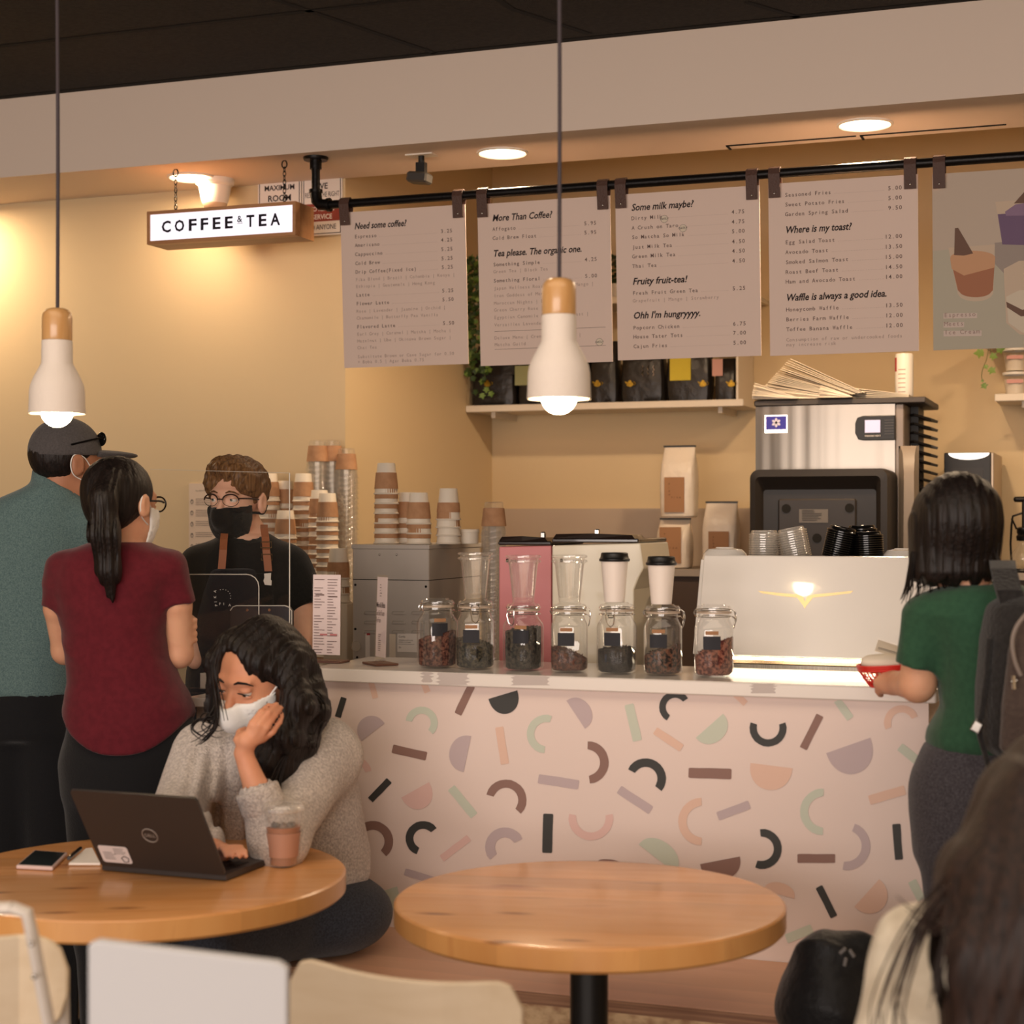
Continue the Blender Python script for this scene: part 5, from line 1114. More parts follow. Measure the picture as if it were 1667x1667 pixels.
# ================================================================== implicit surfaces for people and soft things
# coordinates: (right, distance, up) seen from the doorway; K() takes a pixel and a distance
def K(x, y, d): return np.array([(x-CXP)/FPX*d, d, (HOR-y)/FPX*d], dtype=np.float32)
def V3(*a): return np.array(a, dtype=np.float32)
def nrm(v): v = np.asarray(v, dtype=np.float32); return v/np.linalg.norm(v)
def cap(a, b, r1, r2=None):
    r2 = r1 if r2 is None else r2; ba = b-a; L2 = float(ba@ba)+1e-9
    def f(p):
        pa = p-a; h = np.clip(pa@ba/L2, 0, 1); return np.linalg.norm(pa-h[:, None]*ba, axis=1)-(r1+(r2-r1)*h)
    return f
def chain(pts, rs, k=.01):
    fs = [cap(pts[i], pts[i+1], rs[i], rs[i+1]) for i in range(len(pts)-1)]
    return U(k, *fs)
def ell(c, r, fr=None):
    r = np.asarray(r, dtype=np.float32)
    def f(p):
        q = p-c
        if fr is not None: q = q @ fr.T
        k0 = np.linalg.norm(q/r, axis=1); k1 = np.linalg.norm(q/(r*r), axis=1)+1e-9; return k0*(k0-1)/k1
    return f
def boxs(c, h, fr=None, r=.005):
    h = np.asarray(h, dtype=np.float32)-r
    def f(p):
        q = p-c
        if fr is not None: q = q @ fr.T
        q = np.abs(q)-h; return np.linalg.norm(np.maximum(q, 0), axis=1)+np.minimum(q.max(1), 0)-r
    return f
def half_(n, d): n = nrm(n); return lambda p: p@n-d
def loft(tab, d, rnd_=.02, e=2.2):
    """tab rows: (y pixel, left px, right px, half depth, distance offset)"""
    T = []
    for row in tab:
        y, xl, xr, b = row[:4]; o = row[4] if len(row) > 4 else 0; dd = d+o
        T.append(((HOR-y)/FPX*dd, ((xl+xr)/2-CXP)/FPX*dd, (xr-xl)/2/FPX*dd, b, dd))
    T = np.array(sorted(T), dtype=np.float32)
    def f(p):
        z = np.clip(p[:, 2], T[0, 0], T[-1, 0])
        cx, a, b, cd = (np.interp(z, T[:, 0], T[:, i]) for i in (1, 2, 3, 4))
        x = np.abs((p[:, 0]-cx)/a); y = np.abs((p[:, 1]-cd)/b)
        k = (x**e+y**e)**(1/e); s = (k-1)*np.minimum(a, b)*1.0
        dz = np.maximum(p[:, 2]-T[-1, 0], T[0, 0]-p[:, 2])
        s2, d2 = s+rnd_, dz+rnd_
        return (np.minimum(np.maximum(s2, d2), 0)+np.sqrt(np.maximum(s2, 0)**2+np.maximum(d2, 0)**2)-rnd_).astype(np.float32)
    return f
def U(k, *fs):
    def f(p):
        d = fs[0](p)
        for g in fs[1:]:
            e = g(p)
            if k <= 0: d = np.minimum(d, e)
            else:
                h = np.maximum(k-np.abs(d-e), 0)/k; d = np.minimum(d, e)-h*h*k*.25
        return d
    return f
def I(*fs): return lambda p: np.max([g(p) for g in fs], axis=0)
def SUB(a, b, k=.004):
    def f(p):
        x, y = a(p), -b(p); h = np.maximum(k-np.abs(x-y), 0)/k; return np.maximum(x, y)+h*h*k*.25
    return f
def OFF(f, r): return lambda p: f(p)-r
def DISP(f, g): return lambda p: f(p)+g(p)
def folds(seed, amp, fr=22, st=(1, 1, .45)):
    r = np.random.RandomState(seed); ks = r.normal(size=(6, 3))*fr*np.array(st); ph = r.uniform(0, 6.28, 6); k2 = r.normal(size=(3, 3))*fr*.35; p2 = r.uniform(0, 6.28, 3)
    ks, k2 = ks.astype(np.float32), k2.astype(np.float32)
    def g(p):
        w_ = sum(np.sin(p@k2[i]+p2[i]) for i in range(3))*.9; s = 0
        for i in range(6): s = s+(1-np.abs(np.sin(p@ks[i]*.5+ph[i]+w_)))**2.2*(.6+.4*np.sin(p@k2[i % 3]*1.7+i))
        return -amp*(s/3-.4)
    return g
def strands(c, amp, n=46, wav=6):
    def g(p):
        a = np.arctan2(p[:, 0]-c[0], -(p[:, 1]-c[1])); z = p[:, 2]
        return amp*(np.sin(a*n+np.sin(z*wav*3+a*3)*1.8)+.7*np.sin(a*n*.43+z*wav+1)+.5*np.sin(a*n*2.1+z*11))/2
    return g
def surface(f, lo, hi, h, margin=.02):
    lo = np.asarray(lo, dtype=np.float32); hi = np.asarray(hi, dtype=np.float32); B = 6
    n = np.ceil((hi-lo)/(h*B)).astype(int)+1
    ax = [lo[i]+(np.arange(n[i])+.5)*h*B for i in range(3)]
    g = np.stack(np.meshgrid(*ax, indexing='ij'), -1).reshape(-1, 3).astype(np.float32)
    d = np.concatenate([f(c) for c in np.array_split(g, max(1, len(g)//200000))]).reshape(n)
    N = n*B; vol = np.repeat(np.repeat(np.repeat(np.where(d < 0, -1, 1).astype(np.float32), B, 0), B, 1), B, 2)
    near = np.argwhere(np.abs(d) < h*B*1.0+margin)
    o = (np.stack(np.meshgrid(*[np.arange(B)]*3, indexing='ij'), -1).reshape(-1, 3)+0)
    for ch in np.array_split(near, max(1, len(near)*B**3//400000)):
        if not len(ch): continue
        idx = (ch[:, None, :]*B+o[None]).reshape(-1, 3); p = (lo+idx*h).astype(np.float32)
        vol[idx[:, 0], idx[:, 1], idx[:, 2]] = f(p)
    # naive surface nets
    s = vol < 0; nx, ny, nz = vol.shape
    c = np.zeros((nx-1, ny-1, nz-1), np.int8)
    for i in (0, 1):
        for j in (0, 1):
            for k in (0, 1): c += s[i:nx-1+i, j:ny-1+j, k:nz-1+k]
    cells = np.argwhere((c > 0) & (c < 8)); idm = -np.ones(c.shape, np.int32); idm[tuple(cells.T)] = np.arange(len(cells))
    acc = np.zeros((len(cells), 3)); cnt = np.zeros(len(cells))
    for a in range(3):
        b1, b2 = [x for x in range(3) if x != a]
        for u in (0, 1):
            for v in (0, 1):
                o0 = np.zeros(3, int); o0[b1] = u; o0[b2] = v; o1 = o0.copy(); o1[a] = 1
                A = vol[tuple((cells+o0).T)]; Bv = vol[tuple((cells+o1).T)]; m = (A < 0) != (Bv < 0)
                t = np.where(m, A/(A-Bv+1e-12), 0); q = np.repeat(o0[None].astype(float), len(cells), 0); q[:, a] += t
                acc[m] += q[m]; cnt[m] += 1
    V = lo+(cells+acc/cnt[:, None])*h
    Fs = []
    for a in range(3):
        b1, b2 = [x for x in range(3) if x != a]
        sl0 = [slice(1, -1)]*3; sl1 = [slice(1, -1)]*3; sl0[a] = slice(0, -1); sl1[a] = slice(1, None)
        A, Bv = s[tuple(sl0)], s[tuple(sl1)]; e = np.argwhere(A != Bv); off = np.ones(3, int); off[a] = 0; base = e+off
        inside = A[tuple(e.T)]; q = []
        for (u, v) in ((-1, -1), (0, -1), (0, 0), (-1, 0)):
            cc = base.copy(); cc[:, b1] += u; cc[:, b2] += v; q.append(idm[tuple(cc.T)])
        q = np.stack(q, 1); flip = inside if a != 1 else ~inside; q[~flip] = q[~flip][:, ::-1]; Fs.append(q)
    F = np.concatenate(Fs); F = F[(F >= 0).all(1)]
    return V, F
CM = np.array([[RT.x, RT.y, 0], [FW.x, FW.y, 0], [0, 0, 1]])
def blob(name, f, lo, hi, h, m, parent, margin=.02, relax=1):
    """lo/hi in (right, distance, up)"""
    V, F = surface(f, lo, hi, h, margin)
    for _ in range(relax):   # light smoothing
        S = np.zeros_like(V); n = np.zeros(len(V))
        for i in range(4):
            j = (i+1) % 4; np.add.at(S, F[:, i], V[F[:, j]]); np.add.at(n, F[:, i], 1); np.add.at(S, F[:, j], V[F[:, i]]); np.add.at(n, F[:, j], 1)
        V = .5*V+.5*S/np.maximum(n, 1)[:, None]
    W_ = V@CM+np.array([CX, CY, CH]); me = bpy.data.meshes.new(name); me.vertices.add(len(W_)); me.vertices.foreach_set('co', W_.ravel().astype(np.float32))
    me.loops.add(len(F)*4); me.loops.foreach_set('vertex_index', F.ravel().astype(np.int32)); me.polygons.add(len(F)); me.polygons.foreach_set('loop_start', np.arange(0, len(F)*4, 4, dtype=np.int32)); me.polygons.foreach_set('loop_total', np.full(len(F), 4, dtype=np.int32))
    me.update(calc_edges=True); me.validate(); me.materials.append(m); me.polygons.foreach_set('use_smooth', [True]*len(me.polygons))
    o = bpy.data.objects.new(name, me); COL.objects.link(o)
    if parent is not None:
        o.parent = parent
        if parent.get('_w') is not None: o.matrix_parent_inverse = Matrix.Translation(-Vector(parent['_w']))
    return o
def WV(k): return Vector(tuple((np.asarray(k, dtype=float)@CM)+np.array([CX, CY, CH])))
def hf(fwd, tilt=0):   # head frame rows: right(person), forward, up ; tilt leans the crown to the person's right
    f = nrm(fwd); u = V3(0, 0, 1); r = nrm(np.cross(f, u)); u = np.cross(r, f)
    r2 = r*math.cos(tilt)-u*math.sin(tilt); u2 = u*math.cos(tilt)+r*math.sin(tilt)
    return np.stack([r2, f, u2]).astype(np.float32)
def head(c, R, s=1.0, neck=None, ears=True, thin_=1.0):
    L = lambda x, y, z: (c+(x*R[0]+y*R[1]+z*R[2])*s).astype(np.float32); E = lambda x, y, z, a, b, cc: ell(L(x, y, z), (a*s, b*s, cc*s), R)
    f = U(.03*s, E(0, -.015, .035, .074, .092, .083), E(0, .03, -.025, .060, .062, .088), E(0, .052, -.088, .030, .032, .028), E(0, .035, -.06, .056, .045, .045))
    f = U(.012*s, f, E(0, .076, .026, .048, .018, .012), E(.030, .070, -.030, .022, .018, .018), E(-.030, .070, -.030, .022, .018, .018))
    f = SUB(f, E(.031, .104, .006, .017, .020, .012), .012*s); f = SUB(f, E(-.031, .104, .006, .017, .020, .012), .012*s)
    f = U(.006*s, f, cap(L(0, .088, .008), L(0, .108, -.028), .007*s, .0105*s), E(.011, .094, -.032, .009, .010, .007), E(-.011, .094, -.032, .009, .010, .007))
    for sx in (1, -1):   # lids
        f = U(.003*s, f, E(sx*.031, .0795, .010, .0155, .0125, .0075), E(sx*.031, .078, -.004, .0145, .0115, .004))
    f = U(.005*s, f, E(0, .090, -.055, .022, .010, .005), E(0, .089, -.063, .018, .009, .006))
    if ears:
        for sx in (1, -1): f = U(.004*s, f, SUB(E(sx*.081, -.008, -.006, .012, .022, .034), E(sx*.094, -.003, -.003, .008, .013, .022), .004))
    if neck is not None: f = U(.03*s, f, cap(L(0, -.025, -.06), neck, .052*s*thin_, .056*s*thin_))
    return f, L
def eyes(c, R, s, par, look=(0, 0), iris=(70, 50, 36)):
    L = lambda x, y, z: c+(x*R[0]+y*R[1]+z*R[2])*s
    for sx in (1, -1):
        mb = MB(); mb.sphere(WV(L(sx*.031, .0765, .004)), .0122*s, 20); e = mb.build('eye', mat('eye_white', rgb(226, 214, 204), .2), par, True)
        ce = L(sx*.031, .0765, .004); d = nrm(R[1]+look[0]*R[0]+look[1]*R[2]); mb = MB(); ct_ = ce+d*.0080*s
        a = nrm(np.cross(d, R[2])); b = np.cross(a, d); Rg = [[WV(ct_+d*q+(a*math.cos(2*PI*i/14)+b*math.sin(2*PI*i/14))*r_) for i in range(14)] for r_, q in ((.0062*s, .0022*s), (.0035*s, .0042*s), (.0001, .0048*s))]
        mb.rings(Rg); mb.build('iris', mat('iris_%d' % iris[0], rgb(*iris), .15), e, True); mb = MB(); mb.rings([[WV(ct_+d*q+(a*math.cos(2*PI*i/10)+b*math.sin(2*PI*i/10))*r_) for i in range(10)] for r_, q in ((.0027*s, .0045*s), (.0001, .0052*s))]); mb.build('pupil', m_dark, e, True)
def finger(pts, r): return chain(pts, [r*1.05]+[r*(1-.09*i) for i in range(1, len(pts))], .003)
def sleeve(a, b, t, r1, r2):
    e = a+(b-a)*t; n = nrm(b-a); c = float(e@n)
    return I(cap(a, e+n*.03, r1, r2), half_(n, c))
def hair_mat(name, c1, c2, rough=.34):
    m = bpy.data.materials.new(name); m.use_nodes = True; nt = m.node_tree; b = nt.nodes['Principled BSDF']; L = nt.links.new
    tc = nd(nt, 'ShaderNodeTexCoord'); mp = nd(nt, 'ShaderNodeMapping'); mp.inputs['Scale'].default_value = (150, 150, 7); n = nd(nt, 'ShaderNodeTexNoise'); n.inputs['Scale'].default_value = 1; n.inputs['Detail'].default_value = 3
    r = nd(nt, 'ShaderNodeValToRGB'); r.color_ramp.elements[0].position = .35; r.color_ramp.elements[1].position = .7; r.color_ramp.elements[0].color = c1; r.color_ramp.elements[1].color = c2
    L(tc.outputs['Object'], mp.inputs[0]); L(mp.outputs[0], n.inputs['Vector']); L(n.outputs[0], r.inputs[0]); L(r.outputs[0], b.inputs['Base Color'])
    bp = nd(nt, 'ShaderNodeBump'); bp.inputs['Strength'].default_value = .8; bp.inputs['Distance'].default_value = .003; L(n.outputs[0], bp.inputs['Height']); L(bp.outputs[0], b.inputs['Normal'])
    b.inputs['Roughness'].default_value = rough; b.inputs['Specular IOR Level'].default_value = .28; return m
m_hblack = hair_mat('hair_black', rgb(15, 10, 9), rgb(32, 23, 20), .5); m_hdark = hair_mat('hair_dark_brown', rgb(26, 17, 14), rgb(52, 34, 26), .55); m_hbrown = hair_mat('hair_brown', rgb(84, 58, 36), rgb(132, 96, 60), .45)
def cloth(name, c, c2=None, ns=160, b=.25, bs=320, sheen=.15, rough=.85): return mat(name, rgb(*c), rough, col2=rgb(*(c2 or c)), ns=ns, bump=b, bs=bs, sheen=sheen, det=2, spec=.25)
def locks(par, name, m, starts, r0=.0022, seed=0, n=4, sp=.008):
    mb = MB(); r = random.Random(seed)
    for pts in starts:
        for k in range(n):
            o_ = V3(r.uniform(-sp, sp), r.uniform(-sp, sp), r.uniform(-sp, sp)); W_ = [WV(np.asarray(p)+o_*(.4+i*.5)) for i, p in enumerate(pts)]; sm_ = smooth_path(W_, 5)
            mb.tube(sm_, [r0*(1-.8*i/len(sm_)) for i in range(len(sm_))], 5)
    return mb.build(name, m, par, True)
def box_px(x0, y0, x1, y1, d, dep, pad=.02): a, b = K(x0, y0, d), K(x1, y1, d); return (a[0]-pad, d-dep, b[2]-pad), (b[0]+pad, d+dep, a[2]+pad)
def floorz(): return -CH
def legs(dL, hips, knees, feet, rs=(.085, .058, .042), shoe=None):
    fs = []
    for h_, k_, f_ in zip(hips, knees, feet): fs.append(chain([h_, k_, f_], list(rs), .03))
    return U(.03, *fs)
def shoes(par, feet, dirs, m, L_=.25):
    for f_, d in zip(feet, dirs):
        d = nrm(d); a = V3(f_[0], f_[1], -CH+.035)
        sh = U(.03, cap(a-d*.05, a+d*(L_-.12), .036, .034), cap(V3(f_[0], f_[1], -CH+.09), a, .045, .036)); sh = I(sh, half_((0, 0, -1), CH-.004)); 
        blob('shoe', sh, a-.16-abs(d)*.1, a+.16+abs(d)*.12, .010, m, par)
def person(label, px, py, d, zed=-CH):
    q = K(px, py, d); q[2] = zed; w_ = WV(q); return thing('person', label, 'person', tuple(w_))
# ------------------------------------------------------------------ 1 man in cap
d = 4.78; man = person('person in teal polo and black cap seen from behind at the register', 60, 900, d)
m_skind = mat('skin_tan', rgb(178, 124, 94), .5, col2=rgb(164, 112, 84), ns=14, sss=.08, spec=.35)
m_teal = cloth('teal_heather', (74, 96, 98), (100, 122, 120), 300); m_blkp = cloth('black_trouser', (17, 17, 20)); m_cap = cloth('cap_grey', (74, 70, 70), (84, 80, 80), 200)
R = hf((.80, .60, -.02), 0); hc = K(112, 755, d)
H, L = head(hc, R, 1.0, K(98, 815, d))
tab = [(1500, -40, 120, .10), (1128, -52, 128, .125), (1050, -56, 132, .125), (950, -62, 142, .125), (880, -58, 146, .12), (838, -38, 142, .11), (812, 0, 138, .10), (795, 38, 134, .085), (780, 56, 130, .07)]
tor = loft(tab, d, .03)
armR = [K(132, 850, d), K(160, 1000, d+.05), K(210, 1040, d+.25)]; armL = [K(-30, 850, d), K(-70, 1010, d), K(-60, 1130, d-.05)]
fl, fr_ = V3(K(0, 1200, d)[0], d, -CH+.08), V3(K(95, 1200, d)[0], d, -CH+.08)
hipL, hipR = K(5, 1190, d), K(78, 1190, d); kL, kR = K(0, 1430, d), K(88, 1430, d)
lg = legs(0, [hipL, hipR], [kL, kR], [fl, fr_], (.098, .072, .052))
body = U(.02, H, I(OFF(tor, -.014), half_((0, 0, -1), -K(0, 1150, d)[2])), chain(armR, [.046, .040, .028], .01), chain(armL, [.046, .040, .028], .01), OFF(lg, -.012), cap(armR[2], armR[2]+V3(.06, .05, 0), .03, .024))
blob('body', body, V3(K(-140, 0, d)[0], d-.3, -CH+.05), V3(K(260, 660, d)[0], d+.42, K(0, 660, d)[2]), .0075, m_skind, man)
m_in = lambda t: half_((0, 0, 1), t)
polo = DISP(U(.03, tor, sleeve(armR[0], armR[1], .7, .066, .066), sleeve(armL[0], armL[1], .7, .066, .066)), folds(3, .006, 16))
polo = I(polo, half_((0, 0, -1), -K(0, 1128, d)[2])); nb_ = K(130, 806, d)-K(55, 767, d); nb_ = nrm((-nb_[2], 0, nb_[0])); polo = I(polo, half_(nb_, float(K(55, 767, d)@nb_))); col = I(U(.01, cap(K(92, 775, d), K(92, 800, d), .068, .078)), half_(nb_, float(K(55, 762, d)@nb_))); polo = SUB(U(.008, polo, col), cap(K(108, 740, d), K(100, 812, d), .060, .058), .004)
blob('polo_shirt', polo, *(lambda a, b: (a, b))(K(-150, 1140, d)+V3(0, -.26, 0), V3(K(210, 760, d)[0], d+.3, K(0, 760, d)[2])), .007, m_teal, man)
pants = DISP(U(.03, loft([(1200, -50, 130, .128), (1150, -48, 128, .128), (1112, -46, 124, .122)], d, .02), OFF(lg, .004)), folds(5, .005, 14)); pants = I(pants, half_((0, 0, -1), CH-.03))
blob('trousers', pants, V3(K(-110, 0, d)[0], d-.25, -CH), V3(K(200, 0, d)[0], d+.25, K(0, 1105, d)[2]), .011, m_blkp, man)
shoes(man, [fl, fr_], [(.4, .9, 0), (.6, .8, 0)], m_black)
hairf = SUB(DISP(ell(L(0, -.022, .028), (.081, .094, .088), R), strands(hc, .0015, 60)), U(.02, ell(L(0, .085, -.035), (.12, .085, .085), R), ell(L(0, .03, -.075), (.12, .075, .06), R), ell(L(.085, .0, -.015), (.03, .030, .045), R), ell(L(0, -.02, -.125), (.2, .2, .062), R)), .004)
blob('hair', hairf, hc-.14, hc+.14, .0045, m_hblack, man)
capf = I(ell(L(0, -.012, .035), (.087, .104, .096), R), lambda p: -((p-L(0, 0, .022))@nrm(R[2]*1.0-R[1]*.05)))
cp = blob('cap', capf, hc-.15, hc+.17, .0045, m_cap, man)
brim = I(ell(L(0, .090, .030), (.080, .115, .013), R), lambda p: -((p-L(0, .06, 0))@R[1])); brim = DISP(brim, lambda p: .35*((p-L(0, 0, 0))@R[0])**2*1.0)
blob('cap_brim', brim, hc-.22, hc+.26, .004, m_cap, cp)
for sx in (1, -1):
    mb = MB(); lf = surface(I(ell(L(sx*.034, .088, .072), (.031, .012, .020), R)), hc-.2, hc+.2, .004); 
    blob('sunglass_lens', ell(L(sx*.036, .080, .072), (.030, .010, .021), R), hc-.2, hc+.22, .0035, m_blackg, man)
mb = MB(); mb.tube([WV(L(.066, .075, .076)), WV(L(.082, .03, .066)), WV(L(.088, -.03, .050))], .0028, 6); mb.tube([WV(L(-.066, .075, .076)), WV(L(-.082, .03, .066)), WV(L(-.088, -.03, .050))], .0028, 6); mb.build('sunglass_temples', m_blackg, man, True)
m_mask_w = mat('white_mask', rgb(236, 234, 230), .8, bump=.1, bs=60)
def mask(par, L, R, H, hc, m, s=1, top=-.012, ridge=.012):
    rg = U(.01, OFF(H, .0065), ell(L(0, .085, -.045), (.034*s, .032*s+ridge, .046*s), R))
    f = I(rg, lambda p: ((p-L(0, .075, top))@nrm(R[2]+R[1]*.12)), lambda p: -((p-L(0, .0, -.100))@nrm(R[2]*1.0+R[1]*.35)), lambda p: -((p-L(0, .030, 0))@R[1]), lambda p: -((p-L(0, .012, -.14))@nrm(R[2]*.4+R[1])))
    f = SUB(f, OFF(H, .001), .001)
    return blob('face_mask', f, hc-.2, hc+.2, .0042, m, par, .02)
mk = mask(man, L, R, H, hc, m_mask_w)
mb = MB(); mb.tube(smooth_path([WV(L(.062, .045, -.02)), WV(L(.076, .015, .015)), WV(L(.084, -.018, .022)), WV(L(.088, -.030, -.005)), WV(L(.082, -.018, -.034)), WV(L(.068, .02, -.05)), WV(L(.06, .04, -.06))]), .0016, 6); mb.build('ear_loop', m_mask_w, mk, True)
# ------------------------------------------------------------------ 2 woman in maroon
d = 4.32; wom = person('person with dark ponytail in maroon t-shirt seen from behind at the register', 205, 900, d)
m_mar = cloth('maroon_jersey', (84, 16, 28), (92, 20, 32), 60, .12)
R = hf((.50, .86, -.05), 0); hc = K(201, 820, d); H, L = head(hc, R, .96, K(202, 885, d), thin_=.85)
tab = [(1235, 100, 330, .155), (1190, 103, 326, .150), (1150, 104, 317, .138), (1110, 110, 296, .118), (1070, 108, 278, .11), (1030, 103, 272, .11), (990, 92, 276, .115), (950, 84, 288, .115), (930, 84, 292, .11), (912, 92, 286, .10), (898, 110, 272, .090), (886, 134, 252, .076), (876, 152, 240, .062)]
tor = loft(tab, d, .03)
uR = [K(276, 926, d), K(289, 985, d), K(293, 1064, d+.03)]; fR = [K(292, 1066, d+.03), K(250, 1050, d+.17), K(180, 1030, d+.22)]; uL = [K(104, 926, d), K(96, 990, d), K(106, 1060, d+.05)]; fL = [uL[2], K(180, 1030, d+.2), K(262, 1022, d+.16)]
hipL, hipR = K(165, 1250, d), K(262, 1250, d); kL, kR = K(165, 1520, d), K(255, 1520, d); fl, fr_ = V3(kL[0], d, -CH+.08), V3(kR[0], d, -CH+.08)
lg = legs(0, [hipL, hipR], [kL, kR], [fl, fr_], (.098, .062, .042))
fing = [finger([K(286, y-6, d+.10), K(312, y-3, d+.07), K(318, y+1, d+.035), K(309, y+4, d+.012)], .0088) for y in (1009, 1020, 1031, 1041)]
body = U(.015, H, I(OFF(tor, -.014), half_((0, 0, -1), -K(0, 1150, d)[2])), chain(uR, [.038, .036, .033], .01), chain(fR, [.034, .032, .024], .01), chain(uL, [.044, .038, .033], .01), chain(fL, [.033, .030, .024], .01), OFF(lg, -.01), cap(K(262, 1022, d+.16), K(292, 1022, d+.12), .03, .026))
body = U(.004, body, *fing, finger([K(270, 1008, d+.14), K(290, 995, d+.11), K(300, 985, d+.08)], .0095))
blob('body', body, V3(K(60, 0, d)[0], d-.22, -CH+.05), V3(K(345, 0, d)[0], d+.35, K(0, 725, d)[2]), .006, m_skin, wom)
hem = lambda p: -(p[:, 2]-(K(0, 1218, d)[2]+.10*np.abs((p[:, 0]-K(213, 0, d)[0])/.17)**2.4))
sl = lambda a: sleeve(a[0], a[1], 1.02, .048, .048)
tee = DISP(U(.03, tor, sl(uR), sl(uL)), folds(8, .009, 16, (1, 1, 1.2))); tee = I(tee, hem); tee = I(tee, half_((.08, 0, -1), -K(0, 992, d)[2]+.08*0+.0+10)) if False else tee
tee = SUB(tee, U(.01, cap(K(203, 860, d), K(202, 884, d+.01), .062, .060)), .004)
blob('t_shirt', tee, V3(K(50, 0, d)[0], d-.22, K(0, 1230, d)[2]), V3(K(330, 0, d)[0], d+.24, K(0, 860, d)[2]), .006, m_mar, wom)
pants = DISP(U(.04, loft([(1300, 112, 322, .14), (1235, 108, 324, .143), (1190, 111, 319, .139), (1165, 112, 312, .130), (1140, 112, 304, .120)], d, .02), OFF(lg, .004)), folds(6, .004, 14)); pants = I(pants, half_((0, 0, -1), CH-.03))
blob('trousers', pants, V3(K(80, 0, d)[0], d-.22, -CH), V3(K(345, 0, d)[0], d+.25, K(0, 1120, d)[2]), .010, m_blkp, wom)
shoes(wom, [fl, fr_], [(.3, .95, 0), (.5, .85, 0)], m_black)
hr = U(.03, DISP(ell(L(0, -.028, .032), (.082, .100, .090), R), strands(hc, .0016, 60)), ell(L(-.0, -.055, -.02), (.06, .05, .06), R)); hr = SUB(hr, U(.02, ell(L(0, .10, -.04), (.085, .075, .095), R), ell(L(0, .0, -.125), (.15, .15, .045), R)), .006)
tail = chain([K(181, 775, d-.10), K(168, 812, d-.135), K(170, 870, d-.14), K(177, 930, d-.13), K(182, 976, d-.125)], [.020, .033, .036, .028, .007], .02)
tail = DISP(tail, lambda p: .0028*np.sin(p[:, 0]*420+np.sin(p[:, 2]*14)*2)+.0018*np.sin(p[:, 0]*900+p[:, 2]*10))
hr = U(.012, hr, tail, cap(K(176, 783, d-.10), K(196, 778, d-.08), .02, .018))
blob('hair', hr, V3(K(120, 0, d)[0], d-.24, K(0, 990, d)[2]), V3(K(262, 0, d)[0], d+.16, K(0, 725, d)[2]), .0048, m_hblack, wom)
mk = mask(wom, L, R, H, hc, m_mask_w, .95)
mb = MB(); mb.tube(smooth_path([WV(L(.060, .045, -.02)), WV(L(.074, .012, .015)), WV(L(.084, -.018, .018)), WV(L(.086, -.028, -.008)), WV(L(.078, -.012, -.036)), WV(L(.062, .03, -.055))]), .0016, 6); mb.build('ear_loop', m_mask_w, mk, True)
mb = MB()
for sx in (1, -1): mb.tube(smooth_path([WV(L(sx*.058, .092, .008)), WV(L(sx*.074, .06, .010)), WV(L(sx*.079, .0, .006)), WV(L(sx*.080, -.02, -.004))]), .0028, 6); mb.tube([WV(L(sx*.033+.027*math.cos(t), .102-.12*abs(.027*math.cos(t)+0), .004+.020*math.sin(t))) for t in [2*PI*i/18 for i in range(18)]], .0024, 6, loop=True)
mb.build('glasses', m_blackg, wom, True)
# ------------------------------------------------------------------ 3 barista
d = 5.3; bar_ = person('person behind the register in black mask, glasses and dark apron with tan straps', 395, 950, d)
m_blks = cloth('black_jersey', (20, 20, 18), (25, 25, 22), 120); m_apr = cloth('apron_black', (22, 23, 28), (28, 29, 34), 200, .3); m_skp = mat('skin_pale', rgb(232, 186, 160), .5, col2=rgb(222, 170, 144), ns=14, sss=.08, spec=.35)
R = hf((-.34, -.94, -.02), -.02); hc = K(386, 815, d); H, L = head(hc, R, 1.04, K(405, 872, d+.03))
tab = [(1300, 318, 475, .13), (1105, 306, 478, .14), (1040, 304, 482, .14), (980, 306, 486, .135), (945, 300, 492, .125), (920, 306, 486, .118), (900, 320, 474, .108), (884, 338, 458, .095), (872, 356, 444, .08), (862, 370, 434, .065)]
tor = loft(tab, d, .03)
aL = [K(326, 922, d), K(304, 985, d-.02), K(318, 1075, d-.12)]; aR = [K(470, 922, d), K(494, 985, d-.02), K(491, 1072, d-.18)]
hnd = [cap(aR[2], K(492, 1096, d-.24), .026, .030)]+[finger([K(492+k*9-14, 1098, d-.25), K(490+k*10-15, 1104, d-.29), K(489+k*11-16, 1108, d-.315)], .0085) for k in range(4)]+[finger([K(478, 1085, d-.22), K(472, 1095, d-.25), K(470, 1102, d-.275)], .009)]
fl, fr_ = V3(K(350, 0, d)[0], d, -CH+.08), V3(K(440, 0, d)[0], d, -CH+.08); lg = legs(0, [K(352, 1290, d), K(432, 1290, d)], [K(350, 1480, d), K(438, 1480, d)], [fl, fr_], (.095, .062, .045))
body = U(.015, H, I(OFF(tor, -.014), half_((0, 0, -1), -K(0, 1200, d)[2])), chain(aL, [.052, .044, .028], .01), chain(aR, [.052, .044, .030], .01), OFF(lg, -.01)); body = U(.004, body, *hnd)
blob('body', body, V3(K(270, 0, d)[0], d-.36, -CH+.05), V3(K(525, 0, d)[0], d+.22, K(0, 735, d)[2]), .0062, m_skp, bar_)
tee = DISP(U(.05, tor, sleeve(aL[0], aL[1], 1.04, .066, .068), sleeve(aR[0], aR[1], 1.08, .066, .070)), folds(12, .008, 15)); tee = SUB(tee, cap(K(400, 830, d), K(402, 872, d-.02), .066, .062), .005)
blob('t_shirt', tee, V3(K(262, 0, d)[0], d-.24, K(0, 1120, d)[2]), V3(K(535, 0, d)[0], d+.24, K(0, 845, d)[2]), .0068, m_blks, bar_)
